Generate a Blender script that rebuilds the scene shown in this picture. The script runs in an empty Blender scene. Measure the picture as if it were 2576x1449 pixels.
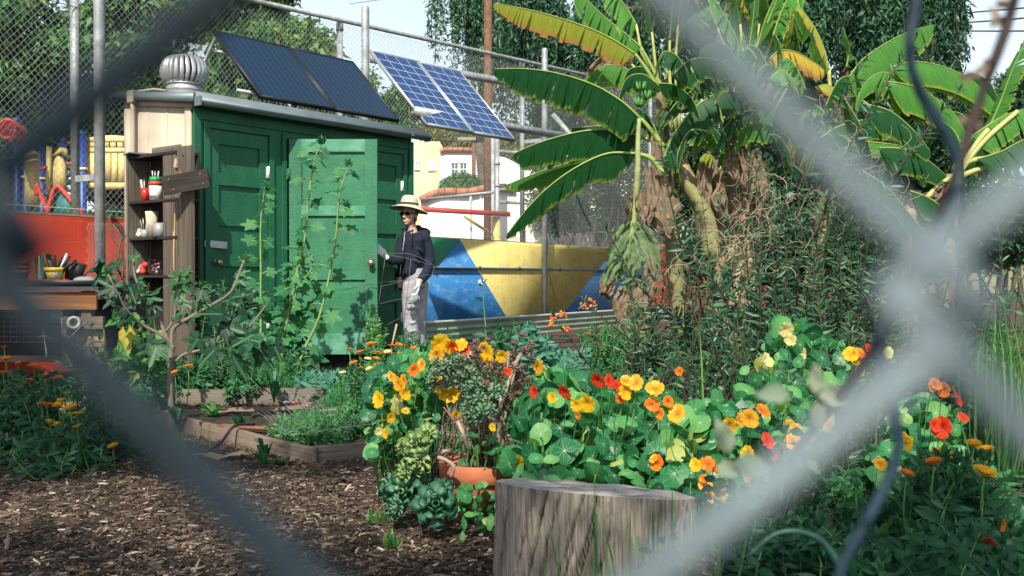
import bpy, math, random
import numpy as np
from mathutils import Vector, Matrix
R = math.radians
rng = np.random.default_rng(7)
random.seed(7)
sc = bpy.context.scene
COL = sc.collection
F = 2504.0
HCAM = 1.05
PITCH = math.atan(24.5 / F)
CAM = Vector((0, 0, HCAM))

def ray(u, v):
    a = (u - 1288) / F; b = -(v - 724.5) / F
    fw = Vector((0, math.cos(PITCH), -math.sin(PITCH))); up = Vector((0, math.sin(PITCH), math.cos(PITCH)))
    return Vector((1, 0, 0)) * a + up * b + fw
def P(u, v, Y):
    d = ray(u, v); return CAM + d * (Y / d.y)
def hit(u, v, p0, n):
    d = ray(u, v); return CAM + d * ((p0 - CAM).dot(n) / d.dot(n))
def G(x, y):
    t = min(max((y - 5.5) / 3.5, 0), 1); t = t * t * (3 - 2 * t)
    return 0.19 * t + 0.012 * math.sin(x * 1.7 + y * .6) * math.sin(y * 1.3 + .4) * (1 if y < 30 else 0)

# ---------------------------------------------------------------- tags
def tag(o, label=None, cat=None, group=None, kind=None):
    if label: o['label'] = label
    if cat: o['category'] = cat
    if group: o['group'] = group
    if kind: o['kind'] = kind
    return o
def thing(name, label, cat, loc=(0, 0, 0), rz=0.0, group=None):
    o = bpy.data.objects.new(name, None); COL.objects.link(o)
    o.location = loc; o.rotation_euler = (0, 0, rz); o.empty_display_size = .1
    return tag(o, label, cat, group)
def wmat(o):
    m = Matrix.Identity(4)
    while o is not None:
        m = (Matrix.Translation(o.location) @ o.rotation_euler.to_matrix().to_4x4() @ Matrix.Diagonal((*o.scale, 1))) @ m
        o = o.parent
    return m
def copy_tree(o, parent=None):
    c = o.copy(); COL.objects.link(c)
    if parent is not None: c.parent = parent
    for ch in list(o.children): copy_tree(ch, c)
    return c

# ---------------------------------------------------------------- mesh collector
class MB:
    def __init__(s): s.v = []; s.uv = []; s.r = []; s.fl = []; s.fs = []; s.n = 0; s.mi = []
    def add(s, verts, faces, uv=None, r=0.5, mi=0):
        verts = np.asarray(verts, float).reshape(-1, 3); n = len(verts)
        s.v.append(verts)
        s.uv.append(np.zeros((n, 2)) if uv is None else np.asarray(uv, float).reshape(-1, 2))
        s.r.append(np.full(n, float(r)) if np.isscalar(r) else np.asarray(r, float))
        if isinstance(faces, np.ndarray):
            s.fl.append((faces + s.n).ravel()); s.fs.append(np.full(len(faces), faces.shape[1])); s.mi.append(np.full(len(faces), mi))
        else:
            s.fl.append(np.array([i + s.n for f in faces for i in f], int)); s.fs.append(np.array([len(f) for f in faces], int)); s.mi.append(np.full(len(faces), mi))
        s.n += n
    def box(s, c, d, rot=None, r=0.5, mi=0, taper=1.0):
        c = Vector(c); hx, hy, hz = d[0] / 2, d[1] / 2, d[2] / 2
        rot = Matrix.Identity(3) if rot is None else rot
        fs = [((-1,-1,-1),(1,-1,-1),(1,-1,1),(-1,-1,1)), ((1,1,-1),(-1,1,-1),(-1,1,1),(1,1,1)),
              ((-1,1,-1),(-1,-1,-1),(-1,-1,1),(-1,1,1)), ((1,-1,-1),(1,1,-1),(1,1,1),(1,-1,1)),
              ((-1,-1,1),(1,-1,1),(1,1,1),(-1,1,1)), ((-1,1,-1),(1,1,-1),(1,-1,-1),(-1,-1,-1))]
        la = int(np.argmax(d))
        for k, f in enumerate(fs):
            V = []; U = []
            for q in f:
                t = taper if q[2] > 0 else 1
                l = Vector((q[0] * hx * t, q[1] * hy * t, q[2] * hz)); V.append(c + rot @ l)
                oth = [i for i in range(3) if i != la and abs(f[0][i] * 1.0 + f[1][i] + f[2][i] + f[3][i]) != 4]
                o = oth[0] if oth else (la + 1) % 3
                U.append((l[la] + k * .37 + r * 7, l[o] + k * .61))
            s.add(V, [(0, 1, 2, 3)], U, r, mi)
    def poly(s, pts, r=.5, mi=0, uv=None): s.add(pts, [tuple(range(len(pts)))], uv, r, mi)
    def extr(s, pts, off, r=.5, mi=0):
        """closed polygon pts extruded by off"""
        n = len(pts); off = Vector(off); a = [Vector(p) for p in pts]; b = [p + off for p in a]
        s.add(a + b, [tuple(range(n))[::-1], tuple(range(n, 2 * n))] + [(i, (i + 1) % n, n + (i + 1) % n, n + i) for i in range(n)], [(p.x + p.y, p.z) for p in a + b], r, mi)
    def tube(s, pts, rad, k=8, r=.5, mi=0, cap=True, flat=None):
        pts = [Vector(p) for p in pts]; n = len(pts)
        if np.isscalar(rad): rad = [rad] * n
        V = []; U = []; L = 0
        t0 = (pts[1] - pts[0]).normalized()
        ref = Vector((0, 0, 1)) if abs(t0.z) < .9 else Vector((1, 0, 0))
        x = t0.cross(ref).normalized()
        for i in range(n):
            t = (pts[min(i + 1, n - 1)] - pts[max(i - 1, 0)])
            t = t.normalized() if t.length > 1e-9 else t0
            x = (x - t * x.dot(t)); x = x.normalized() if x.length > 1e-6 else t.orthogonal().normalized()
            y = t.cross(x)
            if i: L += (pts[i] - pts[i - 1]).length
            rr = rad[i]
            for j in range(k):
                a = 2 * math.pi * j / k
                if flat: V.append(pts[i] + x * (math.cos(a) * rr) + y * (math.sin(a) * rr * flat))
                else: V.append(pts[i] + x * (math.cos(a) * rr) + y * (math.sin(a) * rr))
                U.append((L, j / k))
        Fc = [(i * k + j, i * k + (j + 1) % k, (i + 1) * k + (j + 1) % k, (i + 1) * k + j) for i in range(n - 1) for j in range(k)]
        if cap: Fc += [tuple(range(k))[::-1], tuple((n - 1) * k + j for j in range(k))]
        s.add(V, Fc, U, r, mi)
    def lathe(s, c, prof, k=24, r=.5, mi=0, rot=None, wob=0):
        c = Vector(c); V = []; U = []; n = len(prof)
        for i, (rr, z) in enumerate(prof):
            for j in range(k):
                a = 2 * math.pi * j / k; q = rr * (1 + wob * math.sin(3 * a + i))
                l = Vector((math.cos(a) * q, math.sin(a) * q, z))
                V.append(c + (rot @ l if rot else l)); U.append((z, a * max(rr, .01)))
        Fc = [(i * k + j, i * k + (j + 1) % k, (i + 1) * k + (j + 1) % k, (i + 1) * k + j) for i in range(n - 1) for j in range(k)]
        if prof[0][0] > 1e-4: Fc.append(tuple(range(k))[::-1])
        if prof[-1][0] > 1e-4: Fc.append(tuple((n - 1) * k + j for j in range(k)))
        s.add(V, Fc, U, r, mi)
    def ball(s, c, rad, k=12, r=.5, mi=0, rot=None):
        rx, ry, rz = (rad,) * 3 if np.isscalar(rad) else rad
        V = []; h = k // 2; c = Vector(c)
        for i in range(h + 1):
            p = math.pi * i / h
            for j in range(k):
                a = 2 * math.pi * j / k
                l = Vector((rx * math.sin(p) * math.cos(a), ry * math.sin(p) * math.sin(a), -rz * math.cos(p)))
                V.append(c + (rot @ l if rot else l))
        s.add(V, [(i * k + j, i * k + (j + 1) % k, (i + 1) * k + (j + 1) % k, (i + 1) * k + j) for i in range(h) for j in range(k)], None, r, mi)
    def build(s, name, mat, parent=None, smooth=False, world=False, label=None):
        if not s.v: return None
        V = np.concatenate(s.v)
        if parent is not None and world:
            m = np.array(wmat(parent).inverted()); V = V @ m[:3, :3].T + m[:3, 3]
        loc = None
        if parent is None:
            lo, hi = V.min(0), V.max(0); loc = np.array([(lo[0] + hi[0]) / 2, (lo[1] + hi[1]) / 2, lo[2]]); V = V - loc
        L = np.concatenate(s.fl); S = np.concatenate(s.fs)
        me = bpy.data.meshes.new(name); me.vertices.add(len(V)); me.vertices.foreach_set('co', V.astype(np.float32).ravel())
        me.loops.add(len(L)); me.loops.foreach_set('vertex_index', L.astype(np.int32))
        me.polygons.add(len(S)); st = np.concatenate([[0], np.cumsum(S)[:-1]]).astype(np.int32)
        me.polygons.foreach_set('loop_start', st)
        try: me.polygons.foreach_set('loop_total', S.astype(np.int32))
        except Exception: pass
        me.polygons.foreach_set('material_index', np.concatenate(s.mi).astype(np.int32))
        uvl = me.uv_layers.new(name='UVMap'); uvl.data.foreach_set('uv', np.concatenate(s.uv)[L].astype(np.float32).ravel())
        at = me.attributes.new('rnd', 'FLOAT', 'POINT'); at.data.foreach_set('value', np.concatenate(s.r).astype(np.float32))
        for m in (mat if isinstance(mat, (list, tuple)) else [mat]): me.materials.append(m)
        if smooth: me.polygons.foreach_set('use_smooth', np.ones(len(S), bool))
        me.update(); me.validate()
        o = bpy.data.objects.new(name, me); COL.objects.link(o)
        if parent is not None: o.parent = parent
        else: o.location = Vector(loc)
        if label: o['label'] = label
        return o

# ---------------------------------------------------------------- leaf templates + scatter
def tmpl_strip(ws, xs, fold=.25, bend=-.15, twist=0):
    V = []; U = []
    for x, w in zip(xs, ws):
        z = bend * x * x
        for q in (-1, 0, 1):
            V.append((x, q * w, z, abs(q) * w * fold * 1.6)); U.append((x, .5 + q * .5))
    Fc = []
    for i in range(len(xs) - 1):
        a = i * 3; Fc += [(a, a + 1, a + 4, a + 3), (a + 1, a + 2, a + 5, a + 4)]
    return np.array(V), np.array(Fc), np.array(U)
LANCE = tmpl_strip([.02, .5, .42, .02], [0, .3, .65, 1])
OVATE = tmpl_strip([.05, .5, .42, .02], [0, .28, .65, 1], fold=.2, bend=-.25)
SIMPLE = (np.array([(0, 0, 0), (.4, -.5, .05), (1, 0, -.1), (.4, .5, .05)], float), np.array([(0, 1, 2, 3)]), np.array([(0, .5), (.4, 0), (1, .5), (.4, 1)], float))
GRASS = tmpl_strip([.5, .5, .42, .3, .02], [0, .3, .6, .82, 1], fold=.3, bend=-.35)
SPOON = tmpl_strip([.14, .25, .5, .42, .04], [0, .35, .72, .9, 1], fold=.35, bend=.22)
def tmpl_disc(k=16, wav=.05, cup=.12, notch=0, seed=0, crumple=0.03):
    rr = np.random.default_rng(seed); V = [(0, 0, 0)]; U = [(.5, .5)]
    for ring, q in ((0, .28), (1, .5)):
        for j in range(k):
            a = 2 * math.pi * j / k; q2 = q * (1 + (wav * math.cos(8 * a / 2 * 1.0 + seed) + rr.uniform(-.04, .04)) * ring)
            V.append((math.cos(a) * q2, math.sin(a) * q2, -cup * (q * 2) ** 2 * .5 + (rr.uniform(-crumple, crumple)) * (1 + ring)))
            U.append((.5 + math.cos(a) * q, .5 + math.sin(a) * q))
    Fc = [(0, 1 + j, 1 + (j + 1) % k, 1 + (j + 1) % k) for j in range(k)]
    F3 = np.array([(0, 1 + j, 1 + (j + 1) % k) for j in range(k)])
    F4 = np.array([(1 + j, 1 + k + j, 1 + k + (j + 1) % k, 1 + (j + 1) % k) for j in range(k)])
    return np.array(V), (F3, F4), np.array(U)
DISC = [tmpl_disc(seed=i) for i in range(4)]
def tmpl_lobed(lobes, depth, k=40, cup=-.18, seed=0):
    """leaf with petiole at (0,0), blade reaching x=1; lobes = list of (angle, length, halfwidth)"""
    V = [(0.08, 0, 0)]; U = [(.1, .5)]; rr = np.random.default_rng(seed)
    for j in range(k + 1):
        a = -math.pi * .86 + 2 * math.pi * .86 * j / k; q = depth
        for la, ll, lw in lobes: q = max(q, ll * math.exp(-((a - la) / lw) ** 2))
        q *= 1 + rr.uniform(-.05, .05)
        V.append((.08 + math.cos(a) * q, math.sin(a) * q, cup * q * q + .05 * math.cos(a * 7))); U.append((.1 + math.cos(a) * q * .8, .5 + math.sin(a) * q * .5))
    return np.array(V), np.array([(0, j + 1, j + 2) for j in range(k)]), np.array(U)
FIG = [tmpl_lobed([(0, .95, .30), (.95, .85, .28), (-.95, .85, .28), (1.9, .6, .3), (-1.9, .6, .3)], .42, seed=i) for i in range(3)]
MALLOW = [tmpl_lobed([(0, .9, .42), (1.0, .8, .4), (-1.0, .8, .4), (2.0, .6, .4), (-2.0, .6, .4)], .5, k=26, seed=i) for i in range(3)]
HEART = [tmpl_lobed([(0, .95, .5), (1.5, .45, .6), (-1.5, .45, .6)], .42, k=18, seed=i) for i in range(2)]

def unit(a): return a / np.maximum(np.linalg.norm(a, axis=-1, keepdims=True), 1e-9)
def scatter(mb, pos, axis, nrm, L, W, tm, r=None, mi=0):
    pos = np.asarray(pos, float).reshape(-1, 3); N = len(pos)
    if N == 0: return
    tv, tf, tu = tm
    x = unit(np.broadcast_to(np.asarray(axis, float), (N, 3))); n0 = np.broadcast_to(np.asarray(nrm, float), (N, 3))
    z = unit(n0 - x * (n0 * x).sum(1, keepdims=True)); y = np.cross(z, x)
    L = np.broadcast_to(np.asarray(L, float), (N,))[:, None, None]; W = np.broadcast_to(np.asarray(W, float), (N,))[:, None, None]
    V = pos[:, None] + x[:, None] * (tv[None, :, 0:1] * L) + y[:, None] * (tv[None, :, 1:2] * W) + z[:, None] * (tv[None, :, 2:3] * L)
    if tv.shape[1] > 3: V = V + z[:, None] * (tv[None, :, 3:4] * W)
    k = len(tv); off = (np.arange(N) * k)[:, None, None]
    r = rng.random(N) if r is None else np.broadcast_to(np.asarray(r, float), (N,))
    rv = np.repeat(r, k); uv = np.tile(tu, (N, 1))
    tfs = tf if isinstance(tf, tuple) else (tf,)
    first = True
    for q in tfs:
        Fq = (q[None] + off).reshape(-1, q.shape[1])
        if first: mb.add(V.reshape(-1, 3), Fq, uv, rv, mi); base = mb.n - N * k; first = False
        else: mb.fl.append((Fq + base).ravel()); mb.fs.append(np.full(len(Fq), Fq.shape[1])); mb.mi.append(np.full(len(Fq), mi))
def rdir(n, g=None): return unit((g or rng).normal(size=(n, 3)))
def catmull(pts, n):
    p = [np.array(q, float) for q in pts]; p = [2 * p[0] - p[1]] + p + [2 * p[-1] - p[-2]]
    out = []; m = len(p) - 3
    for i in range(n + 1):
        t = i / n * m; k = min(int(t), m - 1); t -= k; a, b, c, d = p[k:k + 4]
        out.append(.5 * ((2 * b) + (-a + c) * t + (2 * a - 5 * b + 4 * c - d) * t * t + (-a + 3 * b - 3 * c + d) * t ** 3))
    return [Vector(q) for q in out]

# ---------------------------------------------------------------- materials
def newmat(name):
    m = bpy.data.materials.new(name); m.use_nodes = True; nt = m.node_tree; nt.nodes.clear()
    out = nt.nodes.new('ShaderNodeOutputMaterial'); b = nt.nodes.new('ShaderNodeBsdfPrincipled'); nt.links.new(b.outputs[0], out.inputs[0])
    return m, nt, b, out
def ramp(nt, stops, fac):
    c = nt.nodes.new('ShaderNodeValToRGB'); e = c.color_ramp.elements
    e[0].position = stops[0][0]; e[0].color = (*stops[0][1], 1); e[1].position = stops[-1][0]; e[1].color = (*stops[-1][1], 1)
    for p, q in stops[1:-1]: x = e.new(p); x.color = (*q, 1)
    nt.links.new(fac, c.inputs[0]); return c.outputs[0]
def texco(nt, kind='Object', scale=(1, 1, 1), rot=(0, 0, 0)):
    t = nt.nodes.new('ShaderNodeTexCoord'); m = nt.nodes.new('ShaderNodeMapping'); nt.links.new(t.outputs[kind], m.inputs[0])
    m.inputs['Scale'].default_value = scale; m.inputs['Rotation'].default_value = rot; return m.outputs[0]
def noise_(nt, vec, scale, det=4, rough=.55, dist=0):
    n = nt.nodes.new('ShaderNodeTexNoise'); n.inputs['Scale'].default_value = scale; n.inputs['Detail'].default_value = det
    n.inputs['Roughness'].default_value = rough; n.inputs['Distortion'].default_value = dist; nt.links.new(vec, n.inputs['Vector']); return n.outputs['Fac']
def mixc(nt, fac, a, b, mode='MIX'):
    m = nt.nodes.new('ShaderNodeMix'); m.data_type = 'RGBA'; m.blend_type = mode
    if isinstance(fac, (int, float)): m.inputs[0].default_value = fac
    else: nt.links.new(fac, m.inputs[0])
    for i, q in ((6, a), (7, b)):
        if isinstance(q, tuple): m.inputs[i].default_value = (*q, 1)
        else: nt.links.new(q, m.inputs[i])
    return m.outputs[2]
def math_(nt, op, a, b=0.0, clamp=False):
    m = nt.nodes.new('ShaderNodeMath'); m.operation = op; m.use_clamp = clamp
    for i, q in ((0, a), (1, b)):
        if isinstance(q, (int, float)): m.inputs[i].default_value = q
        else: nt.links.new(q, m.inputs[i])
    return m.outputs[0]
def bump(nt, b, h, strength=.3, dist=.01):
    n = nt.nodes.new('ShaderNodeBump'); n.inputs['Strength'].default_value = strength; n.inputs['Distance'].default_value = dist
    nt.links.new(h, n.inputs['Height']); nt.links.new(n.outputs[0], b.inputs['Normal'])
def attr(nt, name='rnd'):
    a = nt.nodes.new('ShaderNodeAttribute'); a.attribute_name = name; return a.outputs['Fac']
MATS = {}
def surf(name, col, rough=.6, var=.15, scale=6, metal=0, bmp=.15, bs=60, col2=None, spec=.4, coord='Object', th=(.35, .65), chips=None):
    if name in MATS: return MATS[name]
    m, nt, b, out = newmat(name); v = texco(nt, coord)
    f = noise_(nt, v, scale, 6)
    c2 = col2 or tuple(q * (1 - var * 2) for q in col)
    c = ramp(nt, [(th[0], c2), (th[1], col)], f)
    f2 = noise_(nt, v, scale * 9, 3); c = mixc(nt, math_(nt, 'MULTIPLY', f2, var), c, tuple(q * .4 for q in col))
    if chips:
        f4 = noise_(nt, texco(nt, coord, (1, 1, .35)), 22, 8, .75); f5 = noise_(nt, v, 2.2, 3); kk = math_(nt, 'GREATER_THAN', math_(nt, 'ADD', f4, math_(nt, 'MULTIPLY', f5, .35)), .875)
        c = mixc(nt, math_(nt, 'MULTIPLY', kk, .75), c, chips); f6 = noise_(nt, texco(nt, coord, (3, 3, .5)), 3, 6, .7); c = mixc(nt, math_(nt, 'MULTIPLY', math_(nt, 'SUBTRACT', f6, .5, True), 1.6, True), c, tuple(q * .45 for q in col))
    nt.links.new(c, b.inputs['Base Color']); b.inputs['Roughness'].default_value = rough; b.inputs['Metallic'].default_value = metal
    b.inputs['Specular IOR Level'].default_value = spec
    if bmp: bump(nt, b, noise_(nt, v, bs, 4), bmp, .01)
    MATS[name] = m; return m
def leafm(name, stops, rough=.5, trans=.3, spec=.35, veins=None, bs=0, tcol=None):
    """leaf: colour runs over the per-leaf rnd value; part of the light passes through"""
    if name in MATS: return MATS[name]
    m, nt, b, out = newmat(name)
    stops = [(p, (q[0] * .90, q[1], min(1, q[2] * 1.15)) if q[1] > q[0] * 1.15 and q[1] > q[2] else q) for p, q in stops]
    c = ramp(nt, stops, attr(nt))
    o = texco(nt, 'Object'); f = noise_(nt, o, 14, 3); c = mixc(nt, math_(nt, 'MULTIPLY', f, .45), c, tuple(q * .45 for q in stops[0][1]))
    uv = texco(nt, 'UV')
    if veins == 'mid':
        s = nt.nodes.new('ShaderNodeSeparateXYZ'); nt.links.new(uv, s.inputs[0])
        d = math_(nt, 'ABSOLUTE', math_(nt, 'SUBTRACT', s.outputs[1], .5)); k = math_(nt, 'LESS_THAN', d, .02)
        c = mixc(nt, math_(nt, 'MULTIPLY', k, .5), c, tuple(min(q * 1.5 + .03, 1) for q in stops[int(len(stops) * .6)][1]))
    if veins == 'radial':
        s = nt.nodes.new('ShaderNodeSeparateXYZ'); nt.links.new(uv, s.inputs[0])
        x = math_(nt, 'SUBTRACT', s.outputs[0], .5); y = math_(nt, 'SUBTRACT', s.outputs[1], .5)
        a = math_(nt, 'ARCTAN2', y, x); rr = math_(nt, 'SQRT', math_(nt, 'ADD', math_(nt, 'MULTIPLY', x, x), math_(nt, 'MULTIPLY', y, y)))
        tri = math_(nt, 'ABSOLUTE', math_(nt, 'SINE', math_(nt, 'MULTIPLY', a, 4.5)))
        w = math_(nt, 'MULTIPLY', tri, rr)           # distance to the vein
        k = math_(nt, 'SUBTRACT', 1.0, math_(nt, 'DIVIDE', w, .042), True)
        fade = math_(nt, 'SUBTRACT', 1.0, math_(nt, 'MULTIPLY', rr, 1.75), True)
        k = math_(nt, 'MULTIPLY', k, fade)
        k = math_(nt, 'ADD', k, math_(nt, 'SUBTRACT', 1.0, math_(nt, 'DIVIDE', rr, .035), True), True)
        c = mixc(nt, math_(nt, 'MULTIPLY', k, .9), c, (.50, .66, .42))
    if veins == 'petal':
        s = nt.nodes.new('ShaderNodeSeparateXYZ'); nt.links.new(uv, s.inputs[0])
        st = math_(nt, 'SINE', math_(nt, 'MULTIPLY', s.outputs[1], 48.0))
        k = math_(nt, 'MULTIPLY', math_(nt, 'SUBTRACT', 1.1, math_(nt, 'MULTIPLY', s.outputs[0], 1.6), True), math_(nt, 'ADD', .55, math_(nt, 'MULTIPLY', st, .45)))
        k = math_(nt, 'MULTIPLY', k, math_(nt, 'GREATER_THAN', attr(nt), -1.0), True)
        c = mixc(nt, k, c, tcol or (.45, .03, .01))
    nt.links.new(c, b.inputs['Base Color']); b.inputs['Roughness'].default_value = rough; b.inputs['Specular IOR Level'].default_value = spec
    if bs: bump(nt, b, noise_(nt, o, bs, 3), .4, .004)
    t = nt.nodes.new('ShaderNodeBsdfTranslucent'); mx = nt.nodes.new('ShaderNodeMixShader'); mx.inputs[0].default_value = trans
    tc = mixc(nt, 1.0, c, (1.35, 1.7, .75), 'MULTIPLY')
    nt.links.new(tc, t.inputs[0]); nt.links.new(b.outputs[0], mx.inputs[1]); nt.links.new(t.outputs[0], mx.inputs[2]); nt.links.new(mx.outputs[0], out.inputs[0])
    MATS[name] = m; return m
def woodm(name, light, dark, grain=95, rough=.8, knots=True, along=2.2, bmp=.5, crack=False):
    """weathered timber: grain runs along UV x"""
    if name in MATS: return MATS[name]
    m, nt, b, out = newmat(name)
    v = texco(nt, 'UV', (along, grain, 1)); f = noise_(nt, v, 1, 7, .65, .4)
    v2 = texco(nt, 'UV', (along * .6, grain * .25, 1)); f2 = noise_(nt, v2, 1, 4, .5, .8)
    c = ramp(nt, [(.3, dark), (.48, tuple((a + b_) / 2 for a, b_ in zip(light, dark))), (.68, light)], f)
    c = mixc(nt, math_(nt, 'MULTIPLY', math_(nt, 'GREATER_THAN', f2, .56), .4), c, tuple(q * .5 for q in dark))
    v3 = texco(nt, 'UV', (along * 1.5, grain * .1, 1)); c = mixc(nt, math_(nt, 'MULTIPLY', noise_(nt, v3, 1, 5, .6), .6), c, dark)
    c = mixc(nt, attr(nt), c, (.015, .013, .011)) if crack else mixc(nt, math_(nt, 'MULTIPLY', attr(nt), .35), c, tuple(q * .6 for q in light))
    if knots:
        k = nt.nodes.new('ShaderNodeTexVoronoi'); nt.links.new(texco(nt, 'UV', (2.2, 9, 1)), k.inputs['Vector']); k.inputs['Scale'].default_value = 1
        kk = math_(nt, 'LESS_THAN', k.outputs['Distance'], .12); c = mixc(nt, math_(nt, 'MULTIPLY', kk, .6), c, (.05, .025, .012))
    nt.links.new(c, b.inputs['Base Color']); b.inputs['Roughness'].default_value = rough; b.inputs['Specular IOR Level'].default_value = .2
    bump(nt, b, f, bmp, .006); MATS[name] = m; return m

M = {}
M['galv'] = surf('galvanised_metal', (.50, .53, .55), .45, .12, 8, .55, .1, 40)
M['galvdull'] = surf('dull_galvanised_pipe', (.42, .45, .46), .55, .2, 10, .35, .1, 50)
M['wire'] = surf('fence_wire', (.40, .44, .43), .5, .1, 3, .2, 0)
M['green'] = surf('dark_green_paint', (.017, .128, .064), .6, .12, 5, 0, .35, 55, col2=(.009, .105, .048), chips=(.09, .16, .10))
M['greendoor'] = surf('sun_faded_green_paint', (.038, .20, .10), .6, .2, 4, 0, .4, 40, col2=(.022, .14, .07), chips=(.16, .27, .19))
M['greenpale'] = surf('chalky_green_paint', (.13, .34, .23), .7, .2, 7, 0, .4, 60, col2=(.035, .20, .11), chips=(.26, .34, .27))
M['beige'] = surf('beige_plywood_paint', (.50, .43, .34), .85, .15, 2.5, 0, .3, 30, col2=(.38, .32, .25))
M['gutter'] = surf('blue_grey_gutter_paint', (.15, .20, .22), .5, .12, 4, .2, .05, 30)
M['roof'] = surf('dark_roofing', (.06, .065, .07), .9, .2, 8, 0, .5, 90)
M['black'] = surf('black_plastic', (.012, .014, .016), .5, .1, 8)
M['darkin'] = surf('dark_interior', (.02, .018, .015), .9, .1, 4)
M['soil'] = surf('dark_soil', (.045, .03, .02), .95, .3, 9, 0, 1, 60, col2=(.02, .014, .01))
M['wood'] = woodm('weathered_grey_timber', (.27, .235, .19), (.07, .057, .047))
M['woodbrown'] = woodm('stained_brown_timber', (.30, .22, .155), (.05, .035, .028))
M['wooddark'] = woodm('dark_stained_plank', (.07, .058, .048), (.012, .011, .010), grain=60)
M['woodfresh'] = woodm('pale_timber', (.55, .43, .30), (.30, .20, .12), grain=60)
M['bed'] = woodm('bed_board_timber', (.33, .26, .20), (.09, .065, .05), grain=110)
M['terracotta'] = surf('terracotta', (.50, .16, .075), .8, .15, 9, 0, .2, 50, col2=(.34, .10, .05))
M['rust'] = surf('rusty_brown', (.20, .07, .03), .8, .3, 20)
M['white'] = surf('white_paint', (.75, .75, .72), .6, .06, 5)
M['red'] = surf('red_paint', (.60, .05, .03), .5, .08, 6)
M['yellow'] = surf('playground_yellow', (.82, .64, .25), .5, .05, 4)
M['bluepl'] = surf('playground_blue', (.012, .05, .24), .4, .05, 4)
M['teal'] = surf('playground_teal', (.03, .18, .17), .5, .1, 4)
# ================================================================ camera, light, sky
cd = bpy.data.cameras.new('camera'); cam = bpy.data.objects.new('camera', cd); COL.objects.link(cam); sc.camera = cam
cam.location = CAM; cam.rotation_euler = (R(90) - PITCH, 0, 0)
cd.lens = 35; cd.sensor_width = 35 * 2576 / F; cd.sensor_fit = 'HORIZONTAL'; cd.clip_start = .01; cd.clip_end = 2000
cd.dof.use_dof = True; cd.dof.focus_distance = 5.4; cd.dof.aperture_fstop = 9.0
SUN = Vector((-.12, -.68, .72)).normalized()
w = bpy.data.worlds.new('World'); sc.world = w; w.use_nodes = True; nt = w.node_tree
sky = nt.nodes.new('ShaderNodeTexSky'); sky.sky_type = 'NISHITA'; sky.sun_disc = False
sky.sun_elevation = math.asin(SUN.z); sky.sun_rotation = math.atan2(SUN.x, SUN.y); sky.air_density = 1.3; sky.dust_density = 2.6; sky.ozone_density = 1.6
bg = nt.nodes['Background']; 
tg = nt.nodes.new('ShaderNodeTexCoord'); sp = nt.nodes.new('ShaderNodeSeparateXYZ'); nt.links.new(tg.outputs['Generated'], sp.inputs[0])
mr = nt.nodes.new('ShaderNodeMapRange'); nt.links.new(sp.outputs[2], mr.inputs[0]); mr.inputs[1].default_value = .75; mr.inputs[2].default_value = .02; mr.inputs[3].default_value = 0; mr.inputs[4].default_value = .95
hz = noise_(nt, tg.outputs['Generated'], 3.0, 6, .6); k = math_(nt, 'MULTIPLY', mr.outputs[0], math_(nt, 'ADD', .75, math_(nt, 'MULTIPLY', hz, .5)), True)
nt.links.new(mixc(nt, k, sky.outputs[0], (9.2, 10.6, 11.6)), bg.inputs[0]); bg.inputs[1].default_value = .09
sl = bpy.data.lights.new('sun', 'SUN'); sl.energy = 4.9; sl.angle = R(.5); sl.color = (1, .935, .81)
so = bpy.data.objects.new('sun', sl); COL.objects.link(so); so.rotation_euler = SUN.to_track_quat('Z', 'Y').to_euler()
sc.view_settings.view_transform = 'Standard'; sc.view_settings.look = 'None'; sc.view_settings.exposure = .50; sc.view_settings.gamma = 1
sc.cycles.max_bounces = 6; sc.cycles.transparent_max_bounces = 8

# ================================================================ ground
gm = MB(); xs = np.concatenate([np.linspace(-400, -14, 20), np.linspace(-12, 20, 130), np.linspace(22, 400, 20)])
ys = np.concatenate([np.linspace(-60, -2, 12), np.linspace(-1, 25, 105), np.linspace(27, 36, 5), np.linspace(40, 800, 30)])
V = [(x, y, G(x, y)) for y in ys for x in xs]; nx = len(xs)
Fc = np.array([(j * nx + i, j * nx + i + 1, (j + 1) * nx + i + 1, (j + 1) * nx + i) for j in range(len(ys) - 1) for i in range(nx - 1)])
gm.add(V, Fc)
m, nt, b, out = newmat('mulched_earth'); v = texco(nt, 'Object'); f = noise_(nt, v, 40, 8, .7); f2 = noise_(nt, v, 1.5, 4)
c = ramp(nt, [(.3, (.02, .013, .009)), (.55, (.085, .055, .036)), (.75, (.2, .14, .09))], f)
c = mixc(nt, math_(nt, 'MULTIPLY', f2, .4), c, (.05, .035, .02)); nt.links.new(c, b.inputs['Base Color']); b.inputs['Roughness'].default_value = .95
bump(nt, b, f, 1, .03)
g = gm.build('ground', m, smooth=True); tag(g, kind='structure')

# bark mulch chips over the path
N = 110000
yy = 2.6 + (rng.random(N) ** 1.25) * 6.2; xx = (rng.random(N) * 1.12 - .56 - .04) * yy * .98
keep = (xx < .9) | (yy < 3.6) | (rng.random(N) < .25); xx = xx[keep]; yy = yy[keep]; N = len(xx)
zz = np.array([G(a, b_) for a, b_ in zip(xx, yy)]) + .004 + rng.random(N) * .018
ax = rdir(N); ax[:, 2] *= .13; nr = rdir(N) * .3 + np.array([0, 0, 1])
CHIP = (np.array([(0, -.35, 0), (0, .4, 0), (.5, -.5, .04), (.5, .5, .02), (1, -.2, 0), (1, .35, -.02), (0, -.35, -.12), (.5, -.5, -.1), (1, -.2, -.12)], float),
        np.array([(0, 2, 3, 1), (2, 4, 5, 3), (6, 7, 2, 0), (7, 8, 4, 2)]), np.array([(0, 0), (0, 1), (.5, 0), (.5, 1), (1, 0), (1, 1), (0, 0), (.5, 0), (1, 0)], float))
mb = MB(); Ls = .008 + rng.random(N) ** 3.2 * .05; Ls[:300] *= 1.8
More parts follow.
